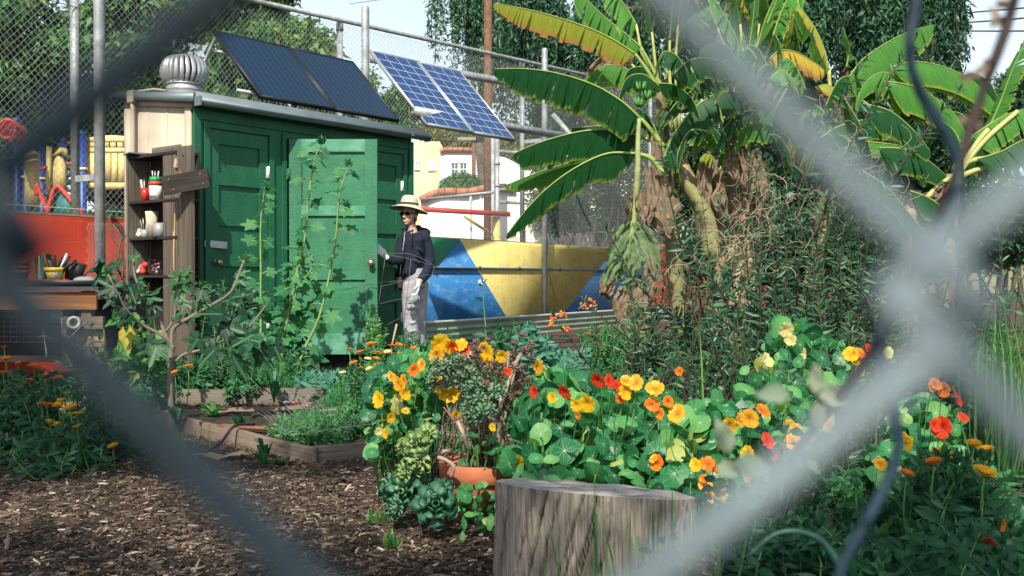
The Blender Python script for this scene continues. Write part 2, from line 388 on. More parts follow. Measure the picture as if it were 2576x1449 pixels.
scatter(mb, np.c_[xx, yy, zz], ax, nr, Ls, .003 + rng.random(N) ** 1.5 * .013, CHIP, rng.random(N) ** 1.6)
m, nt, b, out = newmat('bark_chips')
c = ramp(nt, [(0, (.025, .016, .011)), (.35, (.085, .056, .037)), (.65, (.18, .125, .082)), (.88, (.32, .24, .165)), (1, (.54, .46, .37))], attr(nt))
v = texco(nt, 'UV', (3, 14, 1)); f = noise_(nt, v, 2, 4); c = mixc(nt, math_(nt, 'MULTIPLY', f, .5), c, (.05, .03, .02)); nt.links.new(c, b.inputs['Base Color']); b.inputs['Roughness'].default_value = .85
tag(mb.build('bark_mulch', m), 'brown and grey bark chips strewn over the path', 'mulch', kind='stuff')

# ================================================================ shed  (local x along the front, local y into the depth)
E1 = Vector((.619, .786, 0)).normalized(); E2 = Vector((-E1.y, E1.x, 0)); ANG = math.atan2(E1.y, E1.x)
C0 = Vector((-2.76, 8.66, 0)); LS, DS, ZF = 2.70, 1.08, .30
shed = thing('garden_shed', 'dark green garden shed with beige end wall and grey gutter', 'shed', C0, ANG)
def SL(s, t, z): return C0 + E1 * s + E2 * t + Vector((0, 0, z))
def roofz(t): return 2.60 + .13 * t
mb = MB()  # front wall pieces: posts, header, sill, around three door openings
D = [(.15, .79), (1.0, 1.84), (1.98, 2.56)]; ztop = 2.37
def fb(mb, s0, s1, z0, z1, t0=0, t1=.06, **k): mb.box(((s0 + s1) / 2, (t0 + t1) / 2, (z0 + z1) / 2), (s1 - s0, abs(t1 - t0), z1 - z0), **k)
for a, b_ in ((0, .15), (.79, 1.0), (1.84, 1.98), (2.56, LS)): fb(mb, a, b_, ZF - .05, ztop)
fb(mb, 0, LS, ztop, 2.60); mb.build('front_wall', M['green'], shed)
mb = MB()
for a, b_ in D:
    fb(mb, a - .055, a - .005, ZF - .03, ztop + .05, -.022, -.001); fb(mb, b_ + .005, b_ + .055, ZF - .03, ztop + .05, -.022, -.001); fb(mb, a - .0045, b_ + .0045, ztop + .006, ztop + .05, -.020, -.001)
fb(mb, -.012, .05, ZF - .06, 2.52, -.026, -.003); fb(mb, LS - .05, LS + .012, ZF - .06, 2.52, -.026, -.003); fb(mb, .055, LS - .055, 2.44, 2.52, -.018, -.001)
mb.build('door_trim', M['green'], shed)
mb = MB(); mb.extr([(0, .062, ZF - .05), (0, DS, ZF - .05), (0, DS, roofz(DS)), (0, .062, roofz(.06))], (.04, 0, 0))
mb.build('end_wall', M['beige'], shed)
mb = MB()
for t0, t1 in ((.03, .115), (DS - .09, DS + .005)): mb.extr([(-.02, t0, ZF - .05), (-.02, t1, ZF - .05), (-.02, t1, roofz(t1) - .075), (-.02, t0, roofz(t0) - .075)], (.018, 0, 0))
mb.extr([(-.022, .0, roofz(0) - .072), (-.022, DS, roofz(DS) - .072), (-.022, DS, roofz(DS) - .005), (-.022, 0, roofz(0) - .005)], (.02, 0, 0))
for t in (.40, .71): mb.extr([(-.006, t, ZF), (-.006, t + .012, ZF), (-.006, t + .012, roofz(t) - .076), (-.006, t, roofz(t) - .076)], (.005, 0, 0))
mb.build('corner_boards', M['beige'], shed)
mb = MB(); mb.extr([(LS - .04, .062, ZF - .05), (LS - .04, DS, ZF - .05), (LS - .04, DS, roofz(DS)), (LS - .04, .062, roofz(.06))], (.04, 0, 0))
fb(mb, .04, LS - .04, ZF - .05, roofz(DS), DS - .04, DS); mb.build('rear_walls', M['green'], shed)
mb = MB(); mb.extr([(-.07, -.10, 2.605), (-.07, DS + .08, roofz(DS + .08) + .01), (-.07, DS + .08, roofz(DS + .08) + .05), (-.07, -.10, 2.645)], (LS + .16, 0, 0)); mb.build('roof', M['roof'], shed)
mb = MB(); mb.extr([(-.078, -.10, 2.56), (-.078, DS + .08, roofz(DS + .08) - .035), (-.078, DS + .08, roofz(DS + .08) + .045), (-.078, -.10, 2.64)], (.008, 0, 0))
mb.build('roof_edge', M['gutter'], shed)
mb = MB(); prof = [(-.105, 2.655), (-.105, 2.575), (-.15, 2.53), (-.165, 2.53), (-.175, 2.545), (-.205, 2.56), (-.205, 2.575), (-.19, 2.585), (-.19, 2.60), (-.175, 2.60), (-.175, 2.59), (-.16, 2.585), (-.115, 2.595), (-.112, 2.655)]
mb.extr([(-.06, y, z) for y, z in prof], (LS + .17, 0, 0)); mb.box((-.068, -.155, 2.565), (.012, .09, .08)); mb.box((LS + .1, -.155, 2.565), (.012, .09, .08)); mb.box((LS*.93, -.2, 2.567), (.03, .02, .04))
mb.build('gutter', M['gutter'], shed)
mb = MB(); fb(mb, -.0, LS, 2.588, 2.603, -.098, -.001); mb.build('soffit', surf('bare_brown_soffit', (.10, .045, .025), .9), shed)
mb = MB(); fb(mb, .02, LS - .02, ZF - .12, ZF - .051, .02, DS - .02); mb.build('floor', M['darkin'], shed)
for s in (.1, 1.3, 2.55): mb = MB(); mb.box((s, .5, .2), (.12, .9, .12)); mb.build('skid', M['wooddark'], shed)
# panelled doors
def door(parent, w, h, mat, ox=0, oz=0, loc=(0, 0, 0), rz=0, npan=5, palem=None, glazed=False):
    d = bpy.data.objects.new('door', None)
    mb = MB(); st = .10 * w / .8 + .012; th = .04
    mb.box((w / 2, .022, h / 2), (w - .002, .012, h - .002), mi=0)
    mb.box((st / 2, 0.013, h / 2), (st, th, h)); mb.box((w - st / 2, .013, h / 2), (st, th, h))
    rails = [0.0 + .10] if npan == 5 else [.12]
    n = npan; rh = .085; bot = .2; free = h - bot - .11 - (n - 1) * rh; ph = free / n; z = bot
    mb.box((w / 2, .013, bot / 2), (w - 2 * st, th, bot), mi=1); mb.box((w / 2, .013, h - .055), (w - 2 * st, th, .11), mi=1)
    for i in range(n):
        mb.box((w / 2, .018, z + ph / 2), (w - 2 * st - .02, .008, ph - .02), mi=0)
        for s_, c in ((1, z + .006), (1, z + ph - .006)): mb.box((w / 2, .004, c), (w - 2 * st, .022, .012))
        z += ph
        if i < n - 1: mb.box((w / 2, .013, z + rh / 2), (w - 2 * st, th, rh), mi=1 if palem and i in (1, 2) else 0); z += rh
    o = mb.build('door', [mat, palem or mat], parent); o.location = loc; o.rotation_euler = (0, 0, rz); return o
d1 = door(shed, .63, 2.035, M['green'], loc=(.155, .004, .33))
d3 = door(shed, .57, 2.035, M['green'], loc=(1.985, .004, .33))
d2 = door(shed, .83, 2.035, M['greendoor'], loc=(1.0, -.045, .33), rz=-ANG + R(1), npan=3, palem=M['greenpale']); d2['label'] = 'open middle door, faded lighter green'
for d, w_ in ((d1, .63), (d3, .57), (d2, .83)):
    for z in (.25, 1.65):
        mb = MB(); x = w_ + .004 if d is not d2 else .0
        mb.tube([(x, -.012, z), (x, -.012, z + .11)], .011, 8); mb.box((x, -.004, z + .055), (.05, .01, .1)); mb.build('hinge', M['white'] if d is not d2 else M['green'], d)
for d, x, z in ((d2, .775, .865), (d1, .06, .86)):
    mb = MB(); rt = Matrix.Rotation(R(90), 3, 'X'); mb.lathe((x, -.008, z), [(.034, 0), (.036, .008), (.02, .014), (.016, .035), (.027, .045), (.031, .06), (.022, .072), (0, .074)], 16, rot=rt)
    mb.build('door_knob', surf('brass_knob', (.55, .45, .25), .3, .1, 20, .9), d, smooth=True)
mb = MB(); mb.box((.05, -.02, 1.02), (.23, .012, .06), Matrix.Rotation(R(3), 3, 'Y')); mb.ball((-.02, -.03, 1.02), .011); mb.build('hasp', M['galv'], d1)
# downpipe on the end wall
mb = MB(); q = lambda t, z, o=-.055: (o, t, z)
mb.box((-.055, .88, 2.72), (.06, .10, .11)); mb.tube([q(.88, 2.68), q(.88, 2.6), q(.885, 1.3), q(.885, .35)], .022, 10); mb.tube([(-.05, .88, 2.76), (.05, .7, 2.78), (.2, .62, 2.77)], .014, 6)
mb.build('drain_pipe', M['beige'], shed, smooth=False)

# turbine vent on the roof
vp = SL(.25, .52, roofz(.52) + .015); tv = thing('roof_turbine_vent', 'silver spinning turbine vent with curved vanes on the shed roof', 'roof vent', vp)
mb = MB(); mb.lathe((0, 0, -.01), [(.165, 0), (.16, .05), (.158, .10), (.163, .105), (.155, .115), (.155, .155)], 28); mb.build('collar', M['galv'], tv, smooth=True)
mb = MB(); K = 24
for k in range(K):
    a0 = 2 * math.pi * k / K; V = []; U = []
    for i in range(11):
        p = math.pi * (.12 + .80 * i / 10); rr = .205 * math.sin(p) ** .75; z = .28 - .15 * math.cos(p) * -1 * -1
        z = .275 - .135 * math.cos(math.pi * (i / 10))
        for j, (da, dr) in enumerate(((0, 0), (.15, .014), (.20, -.022))):
            aa = a0 + da + .12 * math.sin(math.pi * i / 10); V.append((math.cos(aa) * (rr + dr), math.sin(aa) * (rr + dr), z)); U.append((0, 0))
    mb.add(V, [(i * 3 + j, i * 3 + j + 1, (i + 1) * 3 + j + 1, (i + 1) * 3 + j) for i in range(10) for j in range(2)], U)
mb.build('vanes', surf('bright_aluminium', (.78, .80, .82), .35, .06, 12, .6, 0), tv)
mb = MB(); mb.lathe((0, 0, 0), [(0.10, .40), (.075, .417), (0, .424)], 24); mb.build('cap', M['galv'], tv, smooth=True)
mb = MB(); mb.lathe((0, 0, .135), [(.16, 0), (.17, .01), (.16, .02)], 24); mb.build('band', M['galv'], tv, smooth=True)
mb = MB(); mb.lathe((0, 0, 0), [(.12, .14), (.125, .27), (.08, .4)], 20); mb.build('core', M['darkin'], tv)

# solar panels
m, nt, b, out = newmat('dark_solar_cells'); s = nt.nodes.new('ShaderNodeSeparateXYZ'); nt.links.new(texco(nt, 'UV'), s.inputs[0])
def gridmask(nt, co, n, wd):
    fr = math_(nt, 'FRACT', math_(nt, 'MULTIPLY', co, n)); d = math_(nt, 'ABSOLUTE', math_(nt, 'SUBTRACT', fr, .5)); return math_(nt, 'GREATER_THAN', d, .5 - wd)
lm = gridmask(nt, s.outputs[0], 12.0, .035); lm2 = gridmask(nt, s.outputs[1], 10.0, .012)
c = mixc(nt, math_(nt, 'MULTIPLY', lm, .32), (.010, .026, .050), (.09, .14, .19)); c = mixc(nt, math_(nt, 'MULTIPLY', lm2, .15), c, (.1, .16, .22))
nt.links.new(c, b.inputs['Base Color']); b.inputs['Roughness'].default_value = .22; M['cellA'] = m
m, nt, b, out = newmat('blue_solar_cells'); s = nt.nodes.new('ShaderNodeSeparateXYZ'); nt.links.new(texco(nt, 'UV'), s.inputs[0])
lm = math_(nt, 'MAXIMUM', gridmask(nt, s.outputs[0], 4.0, .022), gridmask(nt, s.outputs[1], 9.0, .03)); fine = gridmask(nt, s.outputs[0], 12.0, .03)
vr = nt.nodes.new('ShaderNodeTexVoronoi'); vr.inputs['Scale'].default_value = 26; nt.links.new(texco(nt, 'Object'), vr.inputs['Vector'])
c = mixc(nt, vr.outputs['Color'], (.012, .035, .12), (.022, .07, .2)); c = mixc(nt, math_(nt, 'MULTIPLY', fine, .25), c, (.3, .4, .5)); c = mixc(nt, math_(nt, 'MULTIPLY', lm, .75), c, (.62, .68, .72))
nt.links.new(c, b.inputs['Base Color']); b.inputs['Roughness'].default_value = .2; M['cellB'] = m
def panel(label, a, b_, c, d, cell, frame, fw, grp):
    """a bottom-left, b bottom-right, c top-right, d top-left"""
    a, b_, c, d = map(Vector, (a, b_, c, d)); n = (b_ - a).cross(d - a).normalized()
    p = thing('solar_panel', label, 'solar panel', (a + b_) / 2, 0, grp); th = n * -.04
    mb = MB(); ux = (b_ - a).normalized(); uy = (d - a).normalized()
    for q0, q1, ins in ((a, b_, uy), (b_, c, -ux), (c, d, -uy), (d, a, ux)):
        mb.extr([q0, q1, q1 + ins * fw, q0 + ins * fw], th)
    mb.build('frame', frame, p, world=True)
    i0, i1, i2, i3 = a + (ux + uy) * fw, b_ + (-ux + uy) * fw, c + (-ux - uy) * fw, d + (ux - uy) * fw
    mb = MB(); mb.add([q - n * .006 for q in (i0, i1, i2, i3)], [(0, 1, 2, 3)], [(0, 0), (1, 0), (1, 1), (0, 1)]); mb.add([q - n * .035 for q in (i0, i1, i2, i3)], [(3, 2, 1, 0)])
    mb.build('cells', cell, p, world=True); return p
bz, tz = 2.735, 3.455
for k, lb in enumerate(('nearly black solar panel on the shed roof, beside the turbine vent', 'nearly black solar panel on the shed roof, farther from the turbine vent')):
    s0 = .693 + k * .912; s1 = s0 + .90
    panel(lb, SL(s0, -.02, bz), SL(s1, -.02, bz), SL(s1, .70, tz), SL(s0, .70, tz), M['cellA'], M['black'], .018, 'dark solar panels above the shed')
rk = thing('panel_rack', 'grey metal rails and struts holding the dark panels on the shed roof', 'panel rack', SL(1.5, .4, 2.7))
for z_, t_ in ((bz + .14, .16), (tz - .14, .60)):
    mb = MB(); mb.tube([SL(.6, t_ + .05, z_ - .08), SL(2.5, t_ + .05, z_ - .08)], .02, 4); mb.build('rail', M['galvdull'], rk, world=True)
for s in (.35, 1.6, 2.4):
    mb = MB(); mb.tube([SL(s if s > 1 else .33, .60, roofz(.6) + .04), SL(s + (.30 if s < 1 else 0), .62, tz - .1)], .013, 6); mb.build('strut', M['galvdull'], rk, world=True)
for s in (.9, 1.5, 2.3): mb = MB(); mb.tube([SL(s, .08, 2.66), SL(s, .1, bz + .06)], .014, 6); mb.build('foot', M['galvdull'], rk, world=True)

# pole mounted pair
def PB(u, v, Y): return P(u, v, Y)
YB = 11.0; BL = P(1074, 311, YB); ss = 1.60; BR = BL + E1 * ss; BR.z = BL.z; up = E2 * .90 + Vector((0, 0, .95))
for k, lb in enumerate(('blue solar panel with white cell lines, nearer the thick fence post', 'blue solar panel with white cell lines, nearer the banana leaves')):
    a = BL + E1 * (k * ss * .505); b_ = a + E1 * (ss * .495)
    panel(lb, a, b_, b_ + up, a + up, M['cellB'], M['galv'], .022, 'blue solar panels on steel beams')
# ================================================================ mural wall (local x along the wall)
W1 = Vector((.517, .856, 0)).normalized(); W2 = Vector((-W1.y, W1.x, 0)); WANG = math.atan2(W1.y, W1.x); W0 = Vector((-3.827, 9.9, 0)); NW = -W2
def WL(s, t, z): return W0 + W1 * s + W2 * t + Vector((0, 0, z))
m, nt, b, out = newmat('worn_red_masonry_paint'); v = texco(nt, 'Object')
f = noise_(nt, v, 1.7, 7, .6); c = ramp(nt, [(.3, (.55, .05, .025)), (.6, (.80, .10, .05)), (.74, (.82, .20, .13))], f)
f2 = noise_(nt, texco(nt, 'Object', (1, 1, 5)), 3, 6, .7); c = mixc(nt, math_(nt, 'MULTIPLY', math_(nt, 'GREATER_THAN', f2, .64), .45), c, (.75, .38, .3))
br = nt.nodes.new('ShaderNodeTexBrick'); nt.links.new(texco(nt, 'Object', (1, 1, 1), (R(90), 0, 0)), br.inputs['Vector']); br.inputs['Scale'].default_value = 1
br.inputs['Brick Width'].default_value = .4; br.inputs['Row Height'].default_value = .2; br.inputs['Mortar Size'].default_value = .006
nt.links.new(c, b.inputs['Base Color']); b.inputs['Roughness'].default_value = .6; bump(nt, b, math_(nt, 'ADD', math_(nt, 'MULTIPLY', br.outputs['Fac'], -.8), math_(nt, 'MULTIPLY', noise_(nt, v, 40, 4), .3)), .5, .01); M['redwall'] = m
wall = thing('painted_wall', 'long low masonry wall, red at the left end and mural painted in blue yellow green', 'wall', W0, WANG)
mb = MB(); n = 40
mb.box((14, .1, .75), (38, .2, 1.77)); mb.build('wall_body', M['redwall'], wall)
def paintm(name, c1, c2, c3=None, thr=.68):
    m, nt, b, out = newmat(name); v = texco(nt, 'Object'); f = noise_(nt, v, 1.6, 7, .65); c = ramp(nt, [(.35, c2), (.62, c1)], f)
    f2 = noise_(nt, texco(nt, 'Object', (1.3, 1, 3.2)), 2.4, 8, .72); k = nt.nodes.new('ShaderNodeMapRange'); nt.links.new(f2, k.inputs[0]); k.inputs[1].default_value = thr - .09; k.inputs[2].default_value = thr + .03
    c = mixc(nt, math_(nt, 'MULTIPLY', k.outputs[0], .5), c, c3 or (.5, .5, .48))
    f3 = noise_(nt, texco(nt, 'Object', (5, 1, .8)), 3, 5, .6); c = mixc(nt, math_(nt, 'MULTIPLY', math_(nt, 'SUBTRACT', f3, .45, True), .8), c, tuple(q * .35 for q in c1))
    nt.links.new(c, b.inputs['Base Color']); b.inputs['Roughness'].default_value = .55; bump(nt, b, noise_(nt, v, 45, 4), .35, .008); return m
M['mblue'] = paintm('mural_blue', (.028, .20, .50), (.018, .14, .38), (.22, .36, .5), .60); M['myel'] = paintm('mural_yellow', (.82, .69, .24), (.70, .57, .17), (.40, .35, .28), .60); M['mgrn'] = paintm('mural_green', (.02, .32, .15), (.02, .32, .17), (.15, .42, .33))
def mural(name, pts, mat, off):
    mb = MB(); V = []
    for u, v in pts:
        p = hit(u, v, WL(0, -off, 0), NW); V.append(p)
    mb.extr(V, W2 * (off - .0005) if False else Vector(W2) * (off * .9)); mb.build(name, mat, wall, world=True)
ztp = lambda u: 597.5 + (u - 1075) * .0600
mural('blue_field', [(960, 592), (1640, 632), (1640, 880), (960, 880)], M['mblue'], .004)
mural('yellow_shape', [(1157, ztp(1157) - 1), (1560, ztp(1560) - 1), (1535, 640), (1393, 818), (1382, 870), (1318, 870), (1283, 812)], M['myel'], .008)
mural('green_shape', [(960, ztp(960) - 1), (1155, ztp(1155) - 1), (1071, 708), (960, 860)], M['mgrn'], .008)
mb = MB(); 
for u0, v0, u1, v1 in ((1378, 612, 1374, 660), (1374, 660, 1384, 700), (1384, 700, 1398, 760), (1398, 760, 1392, 800)):
    a = hit(u0, v0, WL(0, -.0085, 0), NW); b_ = hit(u1, v1, WL(0, -.0085, 0), NW); mb.tube([a, b_], .006, 4)
mb.build('crack', M['darkin'], wall, world=True)
mb = MB(); mb.box((14, .1, 1.645), (38, .205, .018)); mb.build('wall_cap', surf('weathered_wall_cap', (.45, .38, .25), .8, .2), wall)
pipe = thing('wall_conduit', 'thin grey conduit pipe running along the mural wall', 'pipe', WL(5, -.05, 1.2), WANG)
mb = MB(); mb.tube([WL(4, -.022, 1.205), WL(10.9, -.022, 1.205)], .019, 10); mb.build('pipe', M['gutter'], pipe, world=True, smooth=True)
for s in (5.2, 6.4, 7.6, 9): mb = MB(); mb.box(WL(s, -.02, 1.205), (.02, .045, .06), Matrix.Rotation(WANG, 3, 'Z')); mb.build('bracket', M['black'], pipe, world=True)

# corrugated planter in front of the mural
cp = thing('corrugated_planter', 'sage green corrugated metal planter along the foot of the mural wall', 'planter', WL(8, -.8, .1), WANG)
mb = MB(); V = []; rows = 33
for i in range(rows):
    z = .12 + .34 * i / (rows - 1); o = -.62 + .016 * math.sin(i / (rows - 1) * 2 * math.pi * 4)
    for s in (3.4, 13.5): V.append((s, o, z))
mb.add([WL(*q) for q in V], [(2 * i, 2 * i + 1, 2 * i + 3, 2 * i + 2) for i in range(rows - 1)]); mb.build('corrugated_side', surf('sage_metal', (.28, .36, .27), .4, .1, 3, .2, 0), cp, world=True, smooth=True)
mb = MB(); mb.box(WL(8.45, -.62, .468), (10.1, .05, .02), Matrix.Rotation(WANG, 3, 'Z')); mb.build('rim', M['white'], cp, world=True)
mb = MB(); mb.box(WL(8.45, -.32, .43), (10.1, .56, .02), Matrix.Rotation(WANG, 3, 'Z')); mb.build('earth', M['soil'], cp, world=True)
mb = MB()
for i in range(14):
    for z in (.19, .36): mb = MB(); mb.ball(WL(3.9 + i * .7, -.645, z), .012, 6); mb.build('bolt', M['galv'], cp, world=True)

# ================================================================ tall chain-link fence on the wall
ft = lambda s: 4.29 + (s - 1.963) * .0733        # top rail height along the wall
fence = thing('chain_link_fence', 'tall galvanised chain-link fence standing on top of the painted wall', 'fence', WL(0, .1, 1.64), WANG)
mb = MB(); S0, S1, DZ = -4.2, 16.5, .068
cols = int((S1 - S0) / (DZ / 2))
for i in range(cols):
    s0 = S0 + i * DZ / 2; st_ = DZ * .53; nz = int((ft(s0) - 1.69) / st_); jj = np.arange(nz + 1); zs = jj * st_ + 1.66
    sg = np.where((jj + i) % 2 == 0, -1, 1); ctr = np.stack([s0 + sg * DZ * .262, .1 + sg * .003, zs], 1); rad = .0019; n_ = len(zs)
    V = np.stack([ctr + np.array([math.cos(a) * rad * 1.2, math.sin(a) * rad, -math.cos(a) * rad * .4]) for a in (0, 2.09, 4.19)], 1).reshape(-1, 3); A = np.arange(n_ - 1)[:, None] * 3
    mb.add(V, np.concatenate([A + np.array([j, (j + 1) % 3, 3 + (j + 1) % 3, 3 + j]) for j in range(3)]))
mb.build('chain_link_mesh', M['wire'], fence)
mb = MB(); mb.tube([(1.0, .1, ft(1.0)), (16.5, .1, ft(16.5))], .030, 10); mb.build('top_rail', M['galvdull'], fence, smooth=True)
def sU(u):   # wall coordinate seen at image column u
    k = (u - 1288) / F; return (k * W0.y - W0.x) / (W1.x - k * W1.y)
for u in (130 - 400, 228, 890, 1343, 1660):
    s = sU(u); h = ft(s) - (.02 if u > 0 else 0); mb = MB(); mb.tube([(s, .13, 1.5), (s, .13, h)], .041, 12); mb.lathe((s, .13, h), [(.048, -.12), (.048, -.02), (.03, .03), (.012, .06), (0, .065)], 12)
    mb.build('fence_post', M['galvdull'], fence, smooth=True)
mb = MB(); mb.tube([(s_, .09, 3.62 + .05 * math.sin((s_ + 4) * .55)) for s_ in np.linspace(-4, 3.9, 12)], .0045, 5); mb.build('tension_cable', M['rust'], fence)
mb = MB(); mb.tube([(-4, .08, 1.72), (16.5, .08, 1.72)], .0035, 4); mb.build('bottom_wire', M['wire'], fence)
# free-standing solar posts just in front of the wall
for lab, u, vt, zb, tt in (('tall grey steel post beside the shed shelves, paired with the fence post', 252, -60, .15, -.25), ('thick round-capped steel post behind the dark solar panels', 920, 15, .15, -.22), ('round-capped steel post in front of the yellow part of the mural', 1370, 121, .15, -.28)):
    p0 = hit(u, 700, WL(0, tt, 0), NW); ztop_ = hit(u, vt, WL(0, tt, 0), NW).z
    o = thing('steel_post', lab, 'post', (p0.x, p0.y, zb), WANG, 'steel posts carrying the solar beams')
    mb = MB(); mb.lathe((0, 0, 0), [(.05, 0), (.05, ztop_ - zb - .04), (.044, ztop_ - zb - .012), (.025, ztop_ - zb), (0, ztop_ - zb + .004)], 14); mb.build('pole', M['galvdull'], o, smooth=True)
    for z in (2.0, 4.2) if u < 500 else ((3.35,) if u > 1000 else ()):
        mb = MB(); mb.box((0, -tt * .5 + .05, z - zb), (.03, -tt + .1, .06)); mb.build('tie_bar', M['galvdull'], o)
# beams that carry the blue panels
for lab, pa, pb, in (('upper grey channel beam behind the blue solar panels', (930, 158, 11.9), (1410, 240, 16.4)), ('lower grey channel beam under the blue solar panels', (1040, 292, 11.0), (1420, 352, 15.2))):
    a, b_ = P(*pa), P(*pb); d = (b_ - a); mb = MB(); mb.extr([a, a + Vector((0, 0, .10)), a + Vector((.03, -.05, .10)), a + Vector((.03, -.05, 0))], d); tag(mb.build('steel_beam', M['galvdull']), lab, 'beam', 'beams under the blue solar panels')
for lab, pa, pb in (('slanting grey channel brace by the round-capped mural post', (1392, 290, 16), (1440, 345, 15.6)),):
    a, b_ = P(*pa), P(*pb); mb = MB(); mb.tube([a, b_], .05, 4); tag(mb.build('channel_brace', M['galvdull']), lab, 'brace')
# ================================================================ background: hill, houses, poles, playground, trees
fence.location.z = 0
mb = MB(); nx, ny = 60, 30; V = []
for j in range(ny):
    for i in range(nx):
        x = -70 + 200 * i / (nx - 1); y = 52 + 90 * j / (ny - 1); t = min(1, (y - 52) / 45); h = 13 * (t * t * (3 - 2 * t)) * (.75 + .35 * math.sin(x * .05 + 1.2)) + .6 * math.sin(x * .3) * t; V.append((x, y, h - .3))
mb.add(V, np.array([(j * nx + i, j * nx + i + 1, (j + 1) * nx + i + 1, (j + 1) * nx + i) for j in range(ny - 1) for i in range(nx - 1)]))
def hillz(x, y): t = min(1, max(0, (y - 52) / 45)); return 13 * (t * t * (3 - 2 * t)) * (.75 + .35 * math.sin(x * .05 + 1.2)) + .6 * math.sin(x * .3) * t - .3
tag(mb.build('hillside', surf('dry_hillside', (.30, .26, .14), .9, .2, .15, col2=(.14, .15, .07)), smooth=True), kind='structure')
def clumps(centers, rad, nleaf, size, g=None, flat=.7, shell=.55, pmb=None, tm=SIMPLE, droop=0., aspect=.45, rbase=None):
    """leaf clusters: centres Nx3, each a fuzzy ball of leaves"""
    centers = np.asarray(centers); N = len(centers)
    rad = np.broadcast_to(np.asarray(rad, float), (N,))
    d = rdir(N * nleaf); q = (shell + (1 - shell) * rng.random(N * nleaf))[:, None]
    off = d * q * np.repeat(rad, nleaf)[:, None]; off[:, 2] *= flat
    pos = np.repeat(centers, nleaf, 0) + off
    ax = rdir(N * nleaf) + d * .6; ax[:, 2] -= droop; nr = d * .8 + rdir(N * nleaf) * .7 + np.array([0, 0, .35])
    rb = np.repeat(rng.random(N) * .5 + .15 if rbase is None else rbase, nleaf)
    scatter(pmb, pos, ax, nr, size * (.6 + .8 * rng.random(N * nleaf)), size * aspect * (.7 + .6 * rng.random(N * nleaf)), tm, np.clip(rb + rng.normal(0, .17, N * nleaf), 0, 1))
def bark(name='tree_bark', c=(.16, .12, .09), c2=(.07, .055, .045)): return surf(name, c, .9, .3, 6, 0, .8, 25, col2=c2)
M['treeleaf'] = leafm('broadleaf_tree_leaf', [(0, (.03, .09, .035)), (.35, (.08, .20, .06)), (.7, (.18, .34, .09)), (1, (.42, .42, .12))], .5, .35)
M['pepper'] = leafm('pepper_tree_leaf', [(0, (.02, .06, .035)), (.5, (.05, .14, .07)), (1, (.13, .27, .11))], .5, .25)
M['oliveleaf'] = leafm('dry_hill_shrub_leaf', [(0, (.08, .10, .03)), (.5, (.22, .21, .06)), (1, (.40, .31, .09))], .7, .25)
M['bushleaf'] = leafm('dull_bush_leaf', [(0, (.015, .05, .022)), (.6, (.04, .10, .04)), (.94, (.09, .15, .06)), (1, (.45, .22, .05))], .6, .3)
M['greenbush'] = leafm('shrub_leaf', [(0, (.012, .045, .02)), (.6, (.035, .11, .04)), (1, (.09, .20, .07))], .55, .3)
def tree(label, base, blobs, size, ncl, nleaf, mat, trunk_r=.3, group=None, name='tree', limbs=True, droop=0, clr=.9, bk=None):
    t = thing(name, label, 'tree', base, 0, group); base = Vector(base); mb = MB(); C = []; RB = []
    for c, r in blobs:
        nl_ = 13; lc = np.array(c) + rdir(nl_) * (.4 + .7 * rng.random(nl_))[:, None] * np.array(r); m_ = int(ncl / 8)
        for q_ in lc:
            d = rdir(m_); C.append(q_ + d * (rng.random(m_) ** .5)[:, None] * np.array(r) * .34); RB.append(np.clip(np.full(m_, rng.uniform(.1, .75)) + rng.normal(0, .12, m_), 0, 1))
    C = np.concatenate(C); clumps(C, clr * .55 * (.5 + .8 * rng.random(len(C))), int(nleaf * .62), size, pmb=mb, droop=droop + .5, rbase=np.concatenate(RB), shell=.2)
    mb.build('crown', mat, t, world=True)
    mb = MB(); cc = sum((Vector(c) for c, r in blobs), Vector()) / len(blobs); fork = base.lerp(Vector((cc.x, cc.y, cc.z)), .45)
    mb.tube(catmull([base - Vector((0, 0, .2)), base.lerp(fork, .5) + Vector((.15, 0, 0)), fork], 8), [trunk_r * (1 - .05 * i) for i in range(9)], 10)
    for c, r in blobs:
        c = Vector(c); mid = fork.lerp(c, .5) + Vector((random.uniform(-.5, .5), random.uniform(-.4, .4), .3))
        mb.tube(catmull([fork, mid, c + Vector((0, 0, r[2] * .3))], 8), [trunk_r * .55 * (1 - .11 * i) + .01 for i in range(9)], 7)
        for _ in range(4):
            e = c + Vector(rdir(1)[0] * np.array(r) * .8); mb.tube(catmull([mid.lerp(c, random.random()), c.lerp(e, .5), e], 5), [trunk_r * .2 * (1 - .15 * i) + .008 for i in range(6)], 5)
    mb.build('trunk', bk or bark(), t, world=True, smooth=True); return t
def blob(u, v, Y, ru, rv, ry=None):
    """crown lobe seen at (u, v) at depth Y, ru x rv pixels half size"""
    c = P(u, v, Y); k = Y / F; return (tuple(c), (ru * k, ry or ru * k * .9, rv * k))
